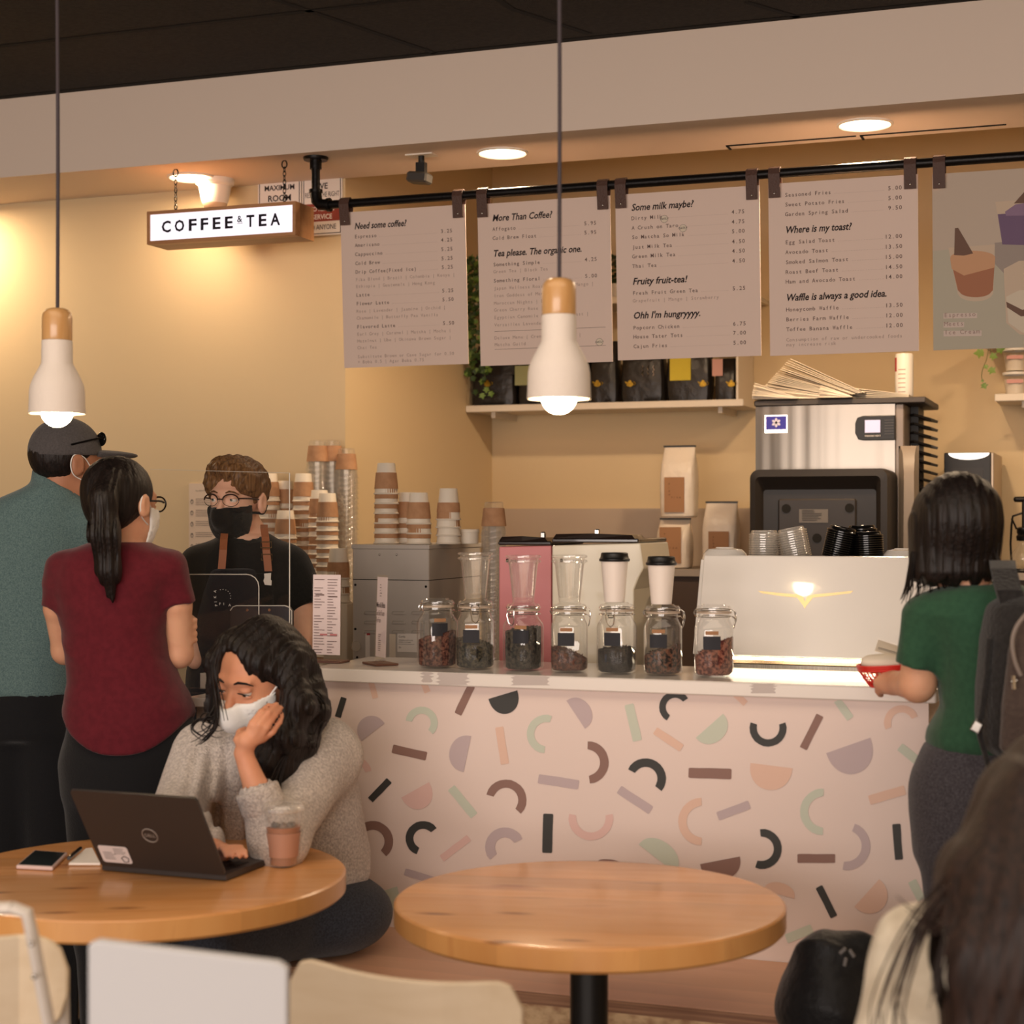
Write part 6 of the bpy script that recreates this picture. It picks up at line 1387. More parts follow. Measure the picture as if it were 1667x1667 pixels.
ap = loft([(1420, 300, 470, .16), (1105, 302, 474, .163), (1000, 316, 464, .160), (960, 326, 452, .155), (924, 340, 440, .148)], d, .012); ap = I(ap, lambda p: p[:, 1]-(d-.06)); apf = DISP(ap, folds(14, .003, 12))
apr = blob('apron', apf, V3(K(285, 0, d)[0], d-.24, K(0, 1430, d)[2]), V3(K(490, 0, d)[0], d, K(0, 915, d)[2]), .0068, m_apr, bar_)
pants = U(.04, loft([(1330, 318, 470, .12), (1280, 316, 472, .12), (1110, 314, 470, .12)], d, .02), lg); pants = I(pants, half_((0, 0, -1), CH-.03)); blob('trousers', pants, V3(K(300, 0, d)[0], d-.2, -CH), V3(K(495, 0, d)[0], d+.2, K(0, 1100, d)[2]), .013, m_blkp, bar_)
shoes(bar_, [fl, fr_], [(-.2, -.95, 0), (.1, -.95, 0)], m_black)
m_tan = mat('tan_leather', rgb(156, 94, 60), .55)
def strap(name, pts, w_, m, par, th=.003):
    mb = MB(); R_ = []
    for i, p in enumerate(pts):
        p = np.asarray(p, dtype=float); R_.append([WV(p+V3(-w_/2, 0, 0)), WV(p+V3(w_/2, 0, 0)), WV(p+V3(w_/2, -th, 0)), WV(p+V3(-w_/2, -th, 0))])
    mb.rings(R_); return mb.build(name, m, par)
for px_ in ((366, 864, 361, 926), (430, 860, 437, 930)):
    xa, ya, xb, yb = px_; s_ = strap('apron_strap', [K(xa, ya-6, d-.03), K(xa, ya, d-.075), K(xa*.7+xb*.3, ya+14, d-.118), K((xa+xb)/2, (ya+yb)/2, d-.148), K(xb, yb, d-.163)], .023, m_tan, bar_)
for yy in (887, 907):
    q = K(433.5+(yy-887)*.05, yy, d-.152); mb = MB(); W_ = WV(q); a_, b_ = .016, .009
    mb.tube([WV(q+V3(sx*a_, -.004, sz*b_)) for sx, sz in ((-1, -1), (1, -1), (1, 1), (-1, 1))], .0018, 6, loop=True); mb.build('buckle', m_brass, bar_)
tp = WV(K(435, 942, d-.172)); Tm = frame(tuple(WV(K(431, 952, d-.170))), tuple(RT), (0, 0, 1)); mb = MB(); mb.prism([(0, 0), (.020, -.002), (.021, .012), (.018, .016), (.019, .036), (-.002, .034), (-.001, .022), (-.004, .012)], Tm, -.002); mb.build('name_tag', m_paper, bar_)
mb = MB(); Tm = frame(tuple(WV(K(353, 990, d-.172))), tuple(RT), (0, 0, 1))
for ch, x, y, rt_ in [('A', 352, 963, 80), ('K', 352, 972, 90), ('I', 353, 980, 92), ('P', 354, 985, 100), ('F', 358, 985, 0), ('I', 364, 985, 0), ('A', 374, 987, -10)]:
    TT = frame(tuple(WV(K(x, y, d-.172))), tuple(RT), (0, 0, 1)) @ Matrix.Rotation(math.radians(rt_ if ch in 'AKIP' and x < 356 else 0), 4, 'Z'); text(mb, ch, 0, 0, .011, TT, 0, 'C', off=.01)
for i in range(7):
    a = -.3+.35*i; TT = frame(tuple(WV(K(362+13*math.sin(a), 972-12*math.cos(a), d-.172))), tuple(RT), (0, 0, 1)); mb.add([TT @ Vector(q) for q in ((0, 0, 0), (.002, 0, 0), (.002, .002, 0), (0, .002, 0))], [(0, 1, 2, 3)], 0)
mb.build('lettering', m_paper, apr)
# hair: short swept brown
hr = DISP(U(.03, ell(L(0, -.024, .042), (.088, .102, .094), R), ell(L(.01, .035, .096), (.066, .062, .030), R), ell(L(0.03, .0, .108), (.045, .05, .024), R), ell(L(-.052, .03, .055), (.034, .055, .042), R), ell(L(.060, .03, .05), (.026, .045, .04), R)), lambda p: .003*np.sin(((p-hc)@R[0])*210+((p-hc)@R[2])*120+np.sin(((p-hc)@R[1])*60)*2)+.002*np.sin(((p-hc)@R[0])*420-((p-hc)@R[1])*200))
hr = SUB(hr, U(.015, ell(L(0, .105, -.028), (.070, .065, .088), R), ell(L(0, .04, -.07), (.12, .085, .072), R), ell(L(0, -.02, -.13), (.12, .2, .07), R)), .006)
blob('hair', hr, hc-.17, hc+.18, .0042, m_hbrown, bar_)
eyes(hc, R, 1.04, bar_, (.22, .02), (110, 120, 110))
mb = MB()
for sx in (1, -1): mb.tube([WV(L(sx*x, y, z)) for x, y, z in ((.014, .094, .024), (.026, .095, .0285), (.040, .089, .026), (.050, .079, .019))], [.002, .0032, .0028, .001], 6)
mb.build('eyebrows', m_hbrown, bar_, True)
m_mask_b = cloth('black_mask', (12, 12, 12), (16, 16, 15), 200)
mk = mask(bar_, L, R, H, hc, m_mask_b, 1.04, -.016, .014)
mb = MB()
for sx in (1, -1): mb.tube(smooth_path([WV(L(sx*.058, .045, -.035)), WV(L(sx*.070, .012, -.035)), WV(L(sx*.080, -.018, -.036)), WV(L(sx*.083, -.032, -.012))]), .0045, 6)
mb.build('ear_loop', m_mask_b, mk, True)
gl = MB(); bt = MB()
for sx in (1, -1):
    cen = (sx*.033, .104, .002)
    rim = [(cen[0]+.025*math.cos(t), cen[1]-.35*abs(cen[0]+.025*math.cos(t))*.5, cen[2]+.018*math.sin(t)) for t in [2*PI*i/24 for i in range(24)]]
    gl.tube([WV(L(*p)) for p in rim[:13]], .0024, 6); bt.tube([WV(L(*p)) for p in rim[12:]+[rim[0]]], .0010, 6)
    gl.tube(smooth_path([WV(L(sx*.058, .092, .008)), WV(L(sx*.074, .06, .008)), WV(L(sx*.080, .0, .004))]), .0026, 6)
gl.tube([WV(L(-.010, .102, .004)), WV(L(0, .108, .006)), WV(L(.010, .102, .004))], .0020, 6)
g_ = gl.build('glasses', mat('tortoise', rgb(52, 34, 28), .3), bar_, True); bt.build('wire_rim', m_chrome, g_, True)
# ------------------------------------------------------------------ 4 seated woman
d = 4.10; sw = person('person in grey cardigan and white mask sitting at the laptop, cheek on hand', 470, 1300, d, .45-CH)
m_card = cloth('grey_knit', (214, 202, 192), (176, 164, 156), 170, .6, 230, .3, .95); m_jean = cloth('dark_denim', (40, 42, 48), (58, 60, 68), 220, .3)
m_skw = mat('skin_warm', rgb(214, 152, 118), .5, col2=rgb(202, 138, 106), ns=12, sss=.08, spec=.35)
R = hf((-.52, -.80, -.34), -.10); hc = K(421, 1102, 3.93); sH = 1.08
H, L = head(hc, R, sH, K(452, 1205, d+.02), thin_=.85)
tab = [(1500, 420, 590, .13, .06), (1460, 400, 592, .14, .05), (1420, 350, 603, .155, .03), (1380, 322, 600, .16, .02), (1330, 312, 592, .16), (1280, 310, 582, .155, -.02), (1235, 318, 572, .145, -.05), (1205, 336, 552, .125, -.07), (1185, 368, 528, .10, -.08), (1168, 410, 500, .075, -.08)]
tor = loft(tab, d, .03)
shL, elL, wrL = K(528, 1225, d-.08), K(452, 1376, 3.70), K(396, 1226, 3.70)     # picture-right arm, elbow on the table
shR, elR, wrR = K(335, 1230, d-.08), K(286, 1335, 3.80), K(352, 1384, 3.66)
fmid = elL*.42+wrL*.58
palmc = K(412, 1200, 3.70)
hand = [cap(wrL, K(404, 1205, 3.695), .019, .022), cap(K(400, 1204, 3.69), K(424, 1196, 3.70), .020, .019), cap(K(402, 1206, 3.69), K(426, 1184, 3.71), .018, .016)]
fgs = [finger([K(404, 1198, 3.685), K(410, 1178, 3.68), K(424, 1160, 3.695), K(437, 1148, 3.72)], .0092),
       finger([K(412, 1202, 3.685), K(422, 1180, 3.675), K(437, 1160, 3.69), K(450, 1146, 3.72)], .0096),
       finger([K(420, 1203, 3.69), K(434, 1184, 3.68), K(447, 1165, 3.70), K(457, 1152, 3.73)], .0092),
       finger([K(427, 1204, 3.70), K(444, 1192, 3.695), K(455, 1176, 3.71), K(460, 1164, 3.73)], .0080),
       finger([K(394, 1216, 3.69), K(386, 1204, 3.69), K(390, 1192, 3.71), K(400, 1186, 3.73)], .0100)]
h2 = [cap(wrR, K(362, 1388, 3.635), .020, .022)]; g2 = [finger([K(358+6*k, 1386, 3.62), K(361+10*k, 1379, 3.585), K(366+11*k, 1387, 3.56), K(368+11*k, 1395, 3.55)], .0076) for k in range(4)]+[finger([K(372, 1386, 3.64), K(388, 1389, 3.62), K(398, 1394, 3.60)], .0082)]
hipL, hipR = K(535, 1496, d+.02), K(480, 1500, d-.08); kL, kR = K(350, 1492, 3.86), K(335, 1498, 3.70)
hipL[2] = hipR[2] = .55-CH; kL[2] = kR[2] = .56-CH; ftL, ftR = V3(kL[0]-.02, kL[1]-.02, -CH+.09), V3(kR[0]-.02, kR[1]-.02, -CH+.09)
lg = U(.03, chain([hipL, kL], [.092, .066]), chain([kL, ftL], [.062, .044]), chain([hipR, kR], [.092, .066]), chain([kR, ftR], [.062, .044]), ell((hipL+hipR)/2+V3(.03, .03, -.005), (.16, .15, .098)))
body = U(.015, H, OFF(tor, -.02), chain([shL, elL], [.045, .036]), chain([elL, fmid, wrL], [.036, .029, .0205], .01), chain([shR, elR, wrR], [.045, .036, .022], .01), OFF(lg, -.012)); body = U(.006, body, *hand, *h2); body = U(.003, body, *fgs, *g2)
blob('body', body, V3(K(255, 0, d)[0], 3.42, -CH+.06), V3(K(600, 0, d)[0]+.02, d+.24, K(0, 1005, d)[2]), .0055, m_skw, sw)
# cardigan, open over a dark top
slv = chain([shL, elL+V3(0, 0, .006), fmid+V3(0, 0, -.004)], [.088, .058, .046], .05); slr = chain([shR, elR, wrR*.75+elR*.25], [.084, .062, .045], .04)
kn = DISP(U(.05, tor, slv, slr), folds(21, .013, 15, (1.2, 1, .3)))
kn = DISP(kn, lambda p: -.007*np.exp(-((p[:, 0]-K(372, 0, d)[0])/.075)**2)*np.exp(-((p[:, 2]-K(0, 1300, d)[2])/.16)**2)*np.sin(p[:, 0]*185+p[:, 2]*9))
kn = SUB(kn, cap(K(448, 1150, d-.05), K(440, 1195, d-.03), .062, .060), .006)
kn = SUB(kn, loft([(1500, 392, 420, .2, -.2), (1300, 392, 416, .2, -.2), (1235, 394, 424, .2, -.2), (1200, 396, 448, .2, -.2)], d, .01), .01); kn = U(.012, kn, chain([K(398, 1205, d-.22), K(384, 1270, d-.17), K(380, 1340, d-.14), K(384, 1420, d-.12)], [.012, .018, .018, .016], .01))
kn = SUB(kn, cap(fmid-nrm(wrL-fmid)*.005, wrL+(wrL-fmid), .031, .031), .004); kn = I(kn, lambda p: -(p[:, 2]-(K(0, 1466, d)[2]+.05*np.clip((K(560, 0, d)[0]-p[:, 0])/.3, 0, 1))))
blob('cardigan', kn, V3(K(235, 0, d)[0], 3.55, K(0, 1480, d)[2]), V3(K(625, 0, d)[0], d+.26, K(0, 1140, d)[2]), .0058, m_card, sw)
blob('dark_top', loft([(1470, 340, 585, .125, .0), (1300, 330, 560, .140), (1240, 350, 530, .135, -.06), (1205, 370, 515, .115, -.08), (1186, 392, 500, .095, -.08)], d, .03), V3(K(300, 0, d)[0], d-.2, K(0, 1480, d)[2]), V3(K(600, 0, d)[0], d+.2, K(0, 1180, d)[2]), .010, cloth('dark_top', (34, 32, 34)), sw)
# folded cuff
cu = SUB(cap(fmid-nrm(wrL-fmid)*.030, fmid+nrm(wrL-fmid)*.004, .050, .049), cap(fmid-(wrL-fmid), wrL, .032, .032), .003); cu = I(cu, lambda p: (p-fmid)@nrm(wrL-fmid)-.008); blob('cuff', cu, fmid-.1, fmid+.1, .0045, m_card, sw)
jn = DISP(OFF(lg, .004), folds(22, .004, 16)); jn = I(jn, half_((0, 0, -1), CH-.06), U(0, half_((0, 0, -1), -(.452-CH)), lambda p: p[:, 0]-(K(415, 0, d)[0]))); blob('jeans', jn, V3(K(270, 0, d)[0], 3.5, -CH), V3(K(620, 0, d)[0], d+.26, .72-CH), .0075, m_jean, sw)
shoes(sw, [ftL, ftR], [(-.5, -.6, 0), (-.5, -.6, 0)], m_black)
# hair: centre parted, long and wavy
def wavy(pts, rs, k=.02): return chain(pts, rs, k)
crown = ell(L(0, -.018, .040), (.092, .108, .092), R)
rlock = wavy([L(-.060, -.01, .04), K(480, 1082, 3.94), K(494, 1120, 3.94), K(497, 1160, 3.92), K(480, 1205, 3.88), K(456, 1250, 3.84), K(444, 1282, 3.82)], [.040, .042, .046, .050, .046, .034, .012], .03)
rl2 = wavy([K(478, 1080, 3.88), K(484, 1150, 3.84), K(462, 1200, 3.82), K(440, 1240, 3.82), K(432, 1262, 3.82)], [.03, .036, .036, .030, .012], .03)
llock = wavy([L(.066, .02, .06), K(356, 1075, 3.90), K(352, 1115, 3.90), K(356, 1150, 3.90), K(348, 1178, 3.88), K(333, 1188, 3.86)], [.034, .028, .022, .024, .018, .006], .02)
back = wavy([L(0, -.08, .0), K(470, 1170, d+.06), K(480, 1240, d+.05)], [.07, .075, .04], .03)
st_ = lambda p: .0028*np.sin(((p-hc)@R[0])*300+np.sin(p[:, 2]*26+p[:, 0]*20)*2.2)+.0018*np.sin(((p-hc)@R[0])*610+p[:, 2]*40)+.0035*np.sin(p[:, 2]*60+p[:, 0]*45)
hr = DISP(U(.025, crown, rlock, rl2, llock, back), st_)
face = U(.02, ell(L(0, .115, -.035), (.068, .070, .098), R), ell(L(0, .07, -.06), (.060, .075, .075), R), ell(L(.012, .085, .05), (.040, .05, .042), R))
hr = SUB(hr, face, .012); hr = SUB(hr, cap(L(.008, .115, .075), L(.010, .03, .137), .004, .003), .012)
hr = SUB(hr, U(.01, cap(wrL, palmc, .025, .03)), .004)
ho = blob('hair', hr, V3(K(318, 0, d)[0], 3.66, K(0, 1300, d)[2]), V3(K(540, 0, d)[0], d+.18, K(0, 985, d)[2]), .0045, m_hblack, sw)
locks(ho, 'loose_strands', m_hblack, [[K(356, 1140, 3.85), K(344, 1165, 3.83), K(330, 1168, 3.83), K(322, 1180, 3.83), K(340, 1192, 3.83), K(352, 1190, 3.83)], [K(352, 1130, 3.85), K(350, 1175, 3.82), K(334, 1196, 3.82), K(322, 1203, 3.83)], [K(500, 1120, 3.88), K(521, 1140, 3.88), K(519, 1168, 3.88), K(505, 1200, 3.86), K(500, 1225, 3.86)], [K(466, 1230, 3.80), K(452, 1262, 3.78), K(448, 1290, 3.76), K(452, 1305, 3.76)], [K(360, 1050, 3.80), K(350, 1090, 3.80), K(357, 1130, 3.80), K(362, 1160, 3.80)]], .0026, 4, 9, .010)
eyes(hc, R, sH, sw, (.0, -.45), (50, 34, 26))
mb = MB()
for sx in (1, -1): mb.tube([WV(L(sx*x, y, z)) for x, y, z in ((.013, .092, .026), (.026, .093, .032), (.041, .086, .029), (.052, .076, .021))], [.002, .0036, .003, .001], 6)
mb.build('eyebrows', m_hblack, sw, True)
mb = MB()
for sx in (1, -1): mb.tube([WV(L(sx*x, y, z)) for x, y, z in ((.016, .090, .0045), (.026, .0945, .0075), (.036, .0935, .0065), (.047, .084, .001))], [.0008, .0017, .0017, .0006], 5)
mb.build('eyelashes', m_hblack, sw, True)
mk = mask(sw, L, R, H, hc, m_mask_w, 1.06, -.014, .020)
mb = MB(); mb.tube(smooth_path([WV(L(-.060, .048, -.020)), WV(L(-.078, .022, .010)), WV(L(-.092, .0, .030)), WV(L(-.097, -.01, .052))]), .0022, 6); mb.tube(smooth_path([WV(L(-.060, .045, -.055)), WV(L(-.080, .018, -.050)), WV(L(-.090, -.002, -.030))]), .0022, 6); mb.build('ear_loop', m_mask_w, mk, True)
# ------------------------------------------------------------------ 5 woman in green with backpack
d = 3.53; gw = person('person in green t-shirt and grey leggings with a backpack, at the counter\'s right end', 1590, 1000, d)
m_grn = cloth('green_jersey', (38, 72, 52), (43, 79, 57), 80, .12); m_leg = cloth('charcoal_heather', (50, 47, 52), (72, 69, 74), 260, .3)
R = hf((-.30, .95, -.04), 0); hc = K(1552, 862, d); H, L = head(hc, R, .98, K(1575, 945, d), thin_=.85)
tab = [(1224, 1506, 1690, .125), (1190, 1512, 1690, .125), (1150, 1534, 1686, .112), (1110, 1530, 1686, .108), (1060, 1520, 1694, .112), (1020, 1505, 1704, .115), (996, 1492, 1706, .11), (978, 1500, 1698, .10), (960, 1518, 1682, .086), (944, 1546, 1652, .066)]
tor = loft(tab, d, .03)
sh1_, el1, wr1 = K(1504, 1006, d), K(1494, 1114, d+.02), K(1456, 1112, d+.16); sh2, el2, wr2 = K(1690, 1000, d), K(1712, 1110, d), K(1650, 1110, d+.2)
fgs = [finger([K(1440-2*k, 1103+3*k, d+.20-.012*k), K(1424, 1106+3*k, d+.215-.015*k), K(1420, 1112+2*k, d+.19-.012*k)], .0088) for k in range(4)]
gfg = [finger([wr1, K(1436, 1092, d+.19), K(1428, 1086, d+.21)], .0095)]+[finger([K(1440, 1104+5*k, d+.18), K(1430, 1108+6*k, d+.205), K(1434, 1114+6*k, d+.235)], .0088) for k in range(4)]
fl, fr_ = V3(K(1552, 0, d)[0], d, -CH+.08), V3(K(1640, 0, d)[0], d, -CH+.08); lg = legs(0, [K(1552, 1290, d), K(1640, 1290, d)], [K(1560, 1560, d), K(1642, 1560, d)], [fl, fr_], (.086, .056, .038))
body = U(.015, H, OFF(tor, -.012), chain([sh1_, el1], [.044, .036]), chain([el1, wr1], [.037, .024]), chain([sh2, el2, wr2], [.044, .036, .024], .01), OFF(lg, -.01), cap(wr1, K(1442, 1110, d+.19), .024, .028)); body = U(.004, body, *gfg)
blob('body', body, V3(K(1400, 0, d)[0], d-.2, -CH+.05), V3(K(1750, 0, d)[0], d+.34, K(0, 770, d)[2]), .0058, m_skin, gw)
sl = sleeve(sh1_, K(1490, 1085, d+.01), 1.0, .044, .045); sr = sleeve(sh2, el2, .75, .048, .048)
tee = DISP(U(.035, tor, sl, sr), folds(31, .008, 20, (1, 1, 1.1))); tee = I(tee, half_((0, 0, -1), -K(0, 1221, d)[2])); tee = SUB(tee, cap(K(1565, 900, d), K(1588, 948, d), .058, .056), .005)
blob('t_shirt', tee, V3(K(1440, 0, d)[0], d-.2, K(0, 1235, d)[2]), V3(K(1760, 0, d)[0], d+.22, K(0, 925, d)[2]), .0056, m_grn, gw)
pants = U(.04, loft([(1400, 1496, 1700, .118), (1320, 1490, 1704, .125), (1260, 1494, 1700, .125), (1205, 1508, 1688, .115)], d, .02), lg); pants = I(pants, half_((0, 0, -1), CH-.05)); blob('leggings', DISP(pants, folds(33, .0015, 20)), V3(K(1470, 0, d)[0], d-.2, -CH), V3(K(1740, 0, d)[0], d+.22, K(0, 1195, d)[2]), .009, m_leg, gw)
shoes(gw, [fl, fr_], [(-.2, .95, 0), (0, .95, 0)], m_black)
hr = U(.03, ell(L(0, -.02, .026), (.086, .102, .095), R), loft([(955, 1490, 1606, .05, -.02), (930, 1481, 1622, .07, -.015), (890, 1482, 1626, .085), (850, 1486, 1620, .09), (810, 1500, 1600, .085)], d, .02))
hr = DISP(hr, lambda p: .0014*np.sin(p[:, 0]*330+np.sin(p[:, 2]*16)*1.6)+.0012*np.sin(p[:, 0]*700+p[:, 2]*14)); hr = SUB(hr, ell(L(0, .11, -.05), (.07, .08, .1), R), .01)
hr = SUB(hr, lambda p: -(p[:, 2]-(K(0, 960, d)[2]+.010*np.sin(p[:, 0]*260)+.006*np.sin(p[:, 0]*610))-.0)*-1 if False else (p[:, 2]-(K(0, 950, d)[2]+.012*np.sin(p[:, 0]*150)+.007*np.sin(p[:, 0]*410))), .004)
ho = blob('hair', hr, V3(K(1465, 0, d)[0], d-.16, K(0, 975, d)[2]), V3(K(1645, 0, d)[0], d+.16, K(0, 772, d)[2]), .0045, m_hblack, gw)
locks(ho, 'loose_strands', m_hblack, [[K(x0, 900, d-.03), K(x0-2, 930, d-.03), K(x1, 955, d-.02), K(x1-4, 972-k*3, d)] for k, (x0, x1) in enumerate([(1486, 1482), (1492, 1492), (1500, 1502), (1515, 1520), (1535, 1545)])]+[[K(1610, 820, d-.06), K(1622, 860, d-.05), K(1616, 900, d-.07), K(1626, 930, d-.07), K(1620, 945, d-.07)]], .0024, 7, 9, .008)
# ------------------------------------------------------------------ backpack
m_bpk = cloth('backpack_black', (30, 28, 28), (38, 36, 36), 90, .4, 120); m_bp2 = cloth('backpack_panel', (66, 54, 50), (74, 62, 56), 90, .4, 120)
bd = d-.20; bp_ = thing('backpack', 'black and grey backpack hanging on the back of the woman in green', 'backpack', tuple(WV(K(1660, 1100, bd))))
bf = DISP(loft([(1238, 1612, 1740, .08), (1210, 1596, 1760, .10), (1120, 1592, 1766, .115), (1040, 1598, 1764, .105), (985, 1612, 1752, .08), (962, 1630, 1730, .05)], bd, .04, 2.6), folds(41, .009, 16, (1, 1, .5)))
blob('main_bag', bf, V3(K(1575, 0, bd)[0], bd-.16, K(0, 1255, bd)[2]), V3(K(1790, 0, bd)[0], bd+.15, K(0, 945, bd)[2]), .0065, m_bpk, bp_)
pf = DISP(loft([(1232, 1628, 1720, .03, -.10), (1150, 1630, 1728, .035, -.115), (1060, 1642, 1726, .03, -.10), (1000, 1662, 1716, .02, -.08)], bd, .02, 2.6), folds(42, .004, 18)); blob('front_pocket', pf, V3(K(1600, 0, bd)[0], bd-.2, K(0, 1250, bd)[2]), V3(K(1760, 0, bd)[0], bd, K(0, 985, bd)[2]), .006, m_bp2, bp_)
mb = MB(); mb.tube(smooth_path([WV(K(x, y, bd-.135)) for x, y in ((1672, 998), (1655, 1020), (1648, 1045), (1652, 1075), (1662, 1100))]), .0045, 8); mb.build('piping', mat('grey_piping', rgb(120, 108, 100), .6), bp_, True)
mb = MB(); mb.tube([WV(K(1650, 1100, bd-.15)), WV(K(1651, 1122, bd-.152))], .004, 8); mb.tube([WV(K(1646, 1110, bd-.15)), WV(K(1655, 1108, bd-.15))], .003, 8); mb.build('zip_pull', m_chrome, bp_, True)
strap('shoulder_strap', [K(1652, 1000, bd-.02), K(1640, 960, bd-.03), K(1632, 925, bd+.04), K(1630, 912, bd+.12)], .050, m_bpk, bp_, .012)
mb = MB(); mb.tube(smooth_path([WV(K(x, y, bd-.05)) for x, y in ((1610, 1040), (1606, 1100), (1598, 1160), (1594, 1190), (1606, 1235), (1612, 1262))]), .0055, 8); mb.build('webbing', m_bpk, bp_, True)
q = K(1590, 1183, bd-.06); mb = MB(); mb.bbox(-.010, .010, -.004, .004, -.012, .012, .003, M=Matrix.Translation(WV(q)) @ Matrix.Rotation(.5, 4, 'Y')); mb.build('buckle', m_chrome, bp_)
# ------------------------------------------------------------------ basket with papers in her hand
bkd = d+.22; qb = WV(K(1462, 1095, bkd)); bk = thing('food_basket', 'small red plastic lattice basket held over the counter edge', 'basket', tuple(qb))
m_red = mat('red_plastic', rgb(206, 44, 36), .35); mb = MB(); a_, b_, n = .088, .055, 36
Bx = frame(tuple(qb), tuple(RT), tuple(FW)); Bx = Bx @ Matrix.Rotation(-.07, 4, 'Y')
def be(t, k, z): c_, s_ = math.cos(t), math.sin(t); return Bx @ Vector((a_*k*(abs(c_)**.8)*(1 if c_ > 0 else -1), b_*k*(abs(s_)**.8)*(1 if s_ > 0 else -1), z))
for z0_, k_ in ((.0, .68), (-.012, .0)):
    pass
for z, k_, r_ in ((.020, 1.0, .0032), (.016, .99, .003), (.011, .975, .003), (-.002, .90, .0016), (-.014, .82, .0016), (-.026, .72, .0022)): mb.tube([be(2*PI*i/n, k_, z) for i in range(n)], r_, 6, loop=True)
for i in range(n): mb.tube([be(2*PI*i/n, .98, .011), be(2*PI*(i+.5)/n, .88, -.006), be(2*PI*(i+.5*(i % 2))/n, .72, -.026)], .0014, 5)
for i in range(-4, 5): mb.tube([Bx @ Vector((i*.013, -b_*.55, -.026)), Bx @ Vector((i*.013, b_*.55, -.026))], .0014, 5)
mb.build('lattice_body', m_red, bk, True)
lf = DISP(I(ell(K(1440, 1078, bkd), (.055, .035, .022))), folds(51, .010, 26)); o = blob('crumpled_wrapper', lf, K(1440, 1078, bkd)-.11, K(1440, 1078, bkd)+.11, .005, m_cream, None); tag(o, 'crumpled cream wrapper lying in the red basket', 'wrapper')
rp = thing('receipt', 'folded paper slip leaning in the red basket against the green sleeve', 'paper', tuple(WV(K(1450, 1068, bkd+.02))))
mb = MB(); A, B_, C_, D_ = (WV(K(x, y, z)) for x, y, z in ((1424, 1060, bkd), (1500, 1082, bkd-.01), (1504, 1066, bkd+.04), (1430, 1042, bkd+.04))); nn = Vector((0, 0, .0012)); mb.rings([[A, B_, C_, D_], [p+nn for p in (A, B_, C_, D_)]]); mb.build('slip', m_cream, rp)
mb = MB(); mb.add([A+(D_-A)*t+nn*1.6+(B_-A)*u for t, u in ((.3, .05), (.3, .95), (.34, .95), (.34, .05))], [(0, 1, 2, 3)]); mb.add([A+(D_-A)*t+nn*1.6+(B_-A)*u for t, u in ((.2, .05), (.2, .95), (.22, .95), (.22, .05))], [(0, 1, 2, 3)]); mb.build('print', m_ink, rp)
# ------------------------------------------------------------------ 6 foreground person at the right edge
d = 2.2; fp = person('person with long dark hair and cream top, blurred at the bottom right corner', 1700, 1500, d, -CH)
m_crt = cloth('cream_top', (214, 202, 180), (190, 176, 154), 22, .3, 90); R = hf((-.72, .66, -.28), 0); hc = K(1735, 1345, d); H, L = head(hc, R, 1.0, K(1740, 1480, d))
tab = [(1900, 1440, 1900, .13), (1750, 1432, 1910, .14), (1667, 1438, 1900, .14), (1600, 1452, 1890, .13), (1540, 1470, 1870, .115), (1500, 1490, 1850, .10), (1470, 1530, 1820, .085), (1450, 1600, 1790, .07)]
tor = loft(tab, d, .03); zs_ = K(0, 1950, d)[2]
lg = U(.03, chain([K(1560, 1880, d), K(1440, 1890, d+.42)], [.09, .07]), chain([K(1760, 1880, d), K(1640, 1890, d+.42)], [.09, .07]), chain([K(1440, 1890, d+.42), V3(K(1440, 1890, d+.42)[0], d+.42, -CH+.08)], [.065, .05]), chain([K(1640, 1890, d+.42), V3(K(1640, 1890, d+.42)[0], d+.42, -CH+.08)], [.065, .05]))
arm = chain([K(1500, 1560, d), K(1455, 1720, d), K(1420, 1760, d+.2)], [.045, .04, .028])
blob('body', U(.015, H, OFF(tor, -.014), arm, OFF(lg, -.01)), V3(K(1380, 0, d)[0], d-.25, -CH), V3(K(1960, 0, d)[0], d+.55, K(0, 1190, d)[2]), .010, m_skin, fp)
blob('top', DISP(U(.03, tor, chain([K(1500, 1545, d), K(1455, 1700, d)], [.062, .056])), folds(61, .012, 16)), V3(K(1380, 0, d)[0], d-.2, K(0, 1910, d)[2]), V3(K(1960, 0, d)[0], d+.25, K(0, 1420, d)[2]), .009, m_crt, fp)
blob('trousers', I(OFF(lg, .006), half_((0, 0, -1), CH-.05)), V3(K(1300, 0, d)[0], d-.2, -CH), V3(K(1960, 0, d)[0], d+.6, K(0, 1780, d)[2]), .014, m_blkp, fp)
hr = U(.04, ell(L(0, -.015, .03), (.092, .108, .10), R), chain([K(1690, 1330, d-.06), K(1640, 1450, d-.10), K(1610, 1560, d-.14), K(1600, 1680, d-.16)], [.07, .075, .07, .05], .03), chain([K(1760, 1350, d-.08), K(1720, 1500, d-.14), K(1700, 1680, d-.16)], [.09, .09, .07], .03), chain([K(1640, 1310, d+.02), K(1575, 1420, d), K(1520, 1490, d-.06)], [.04, .034, .012], .03))
hr = DISP(hr, lambda p: .002*np.sin((p[:, 0]-p[:, 2]*.35)*260+np.sin(p[:, 2]*9)*1.5)); ho = blob('hair', hr, V3(K(1480, 0, d)[0], d-.3, K(0, 1750, d)[2]), V3(K(1960, 0, d)[0], d+.2, K(0, 1190, d)[2]), .0065, m_hdark, fp)
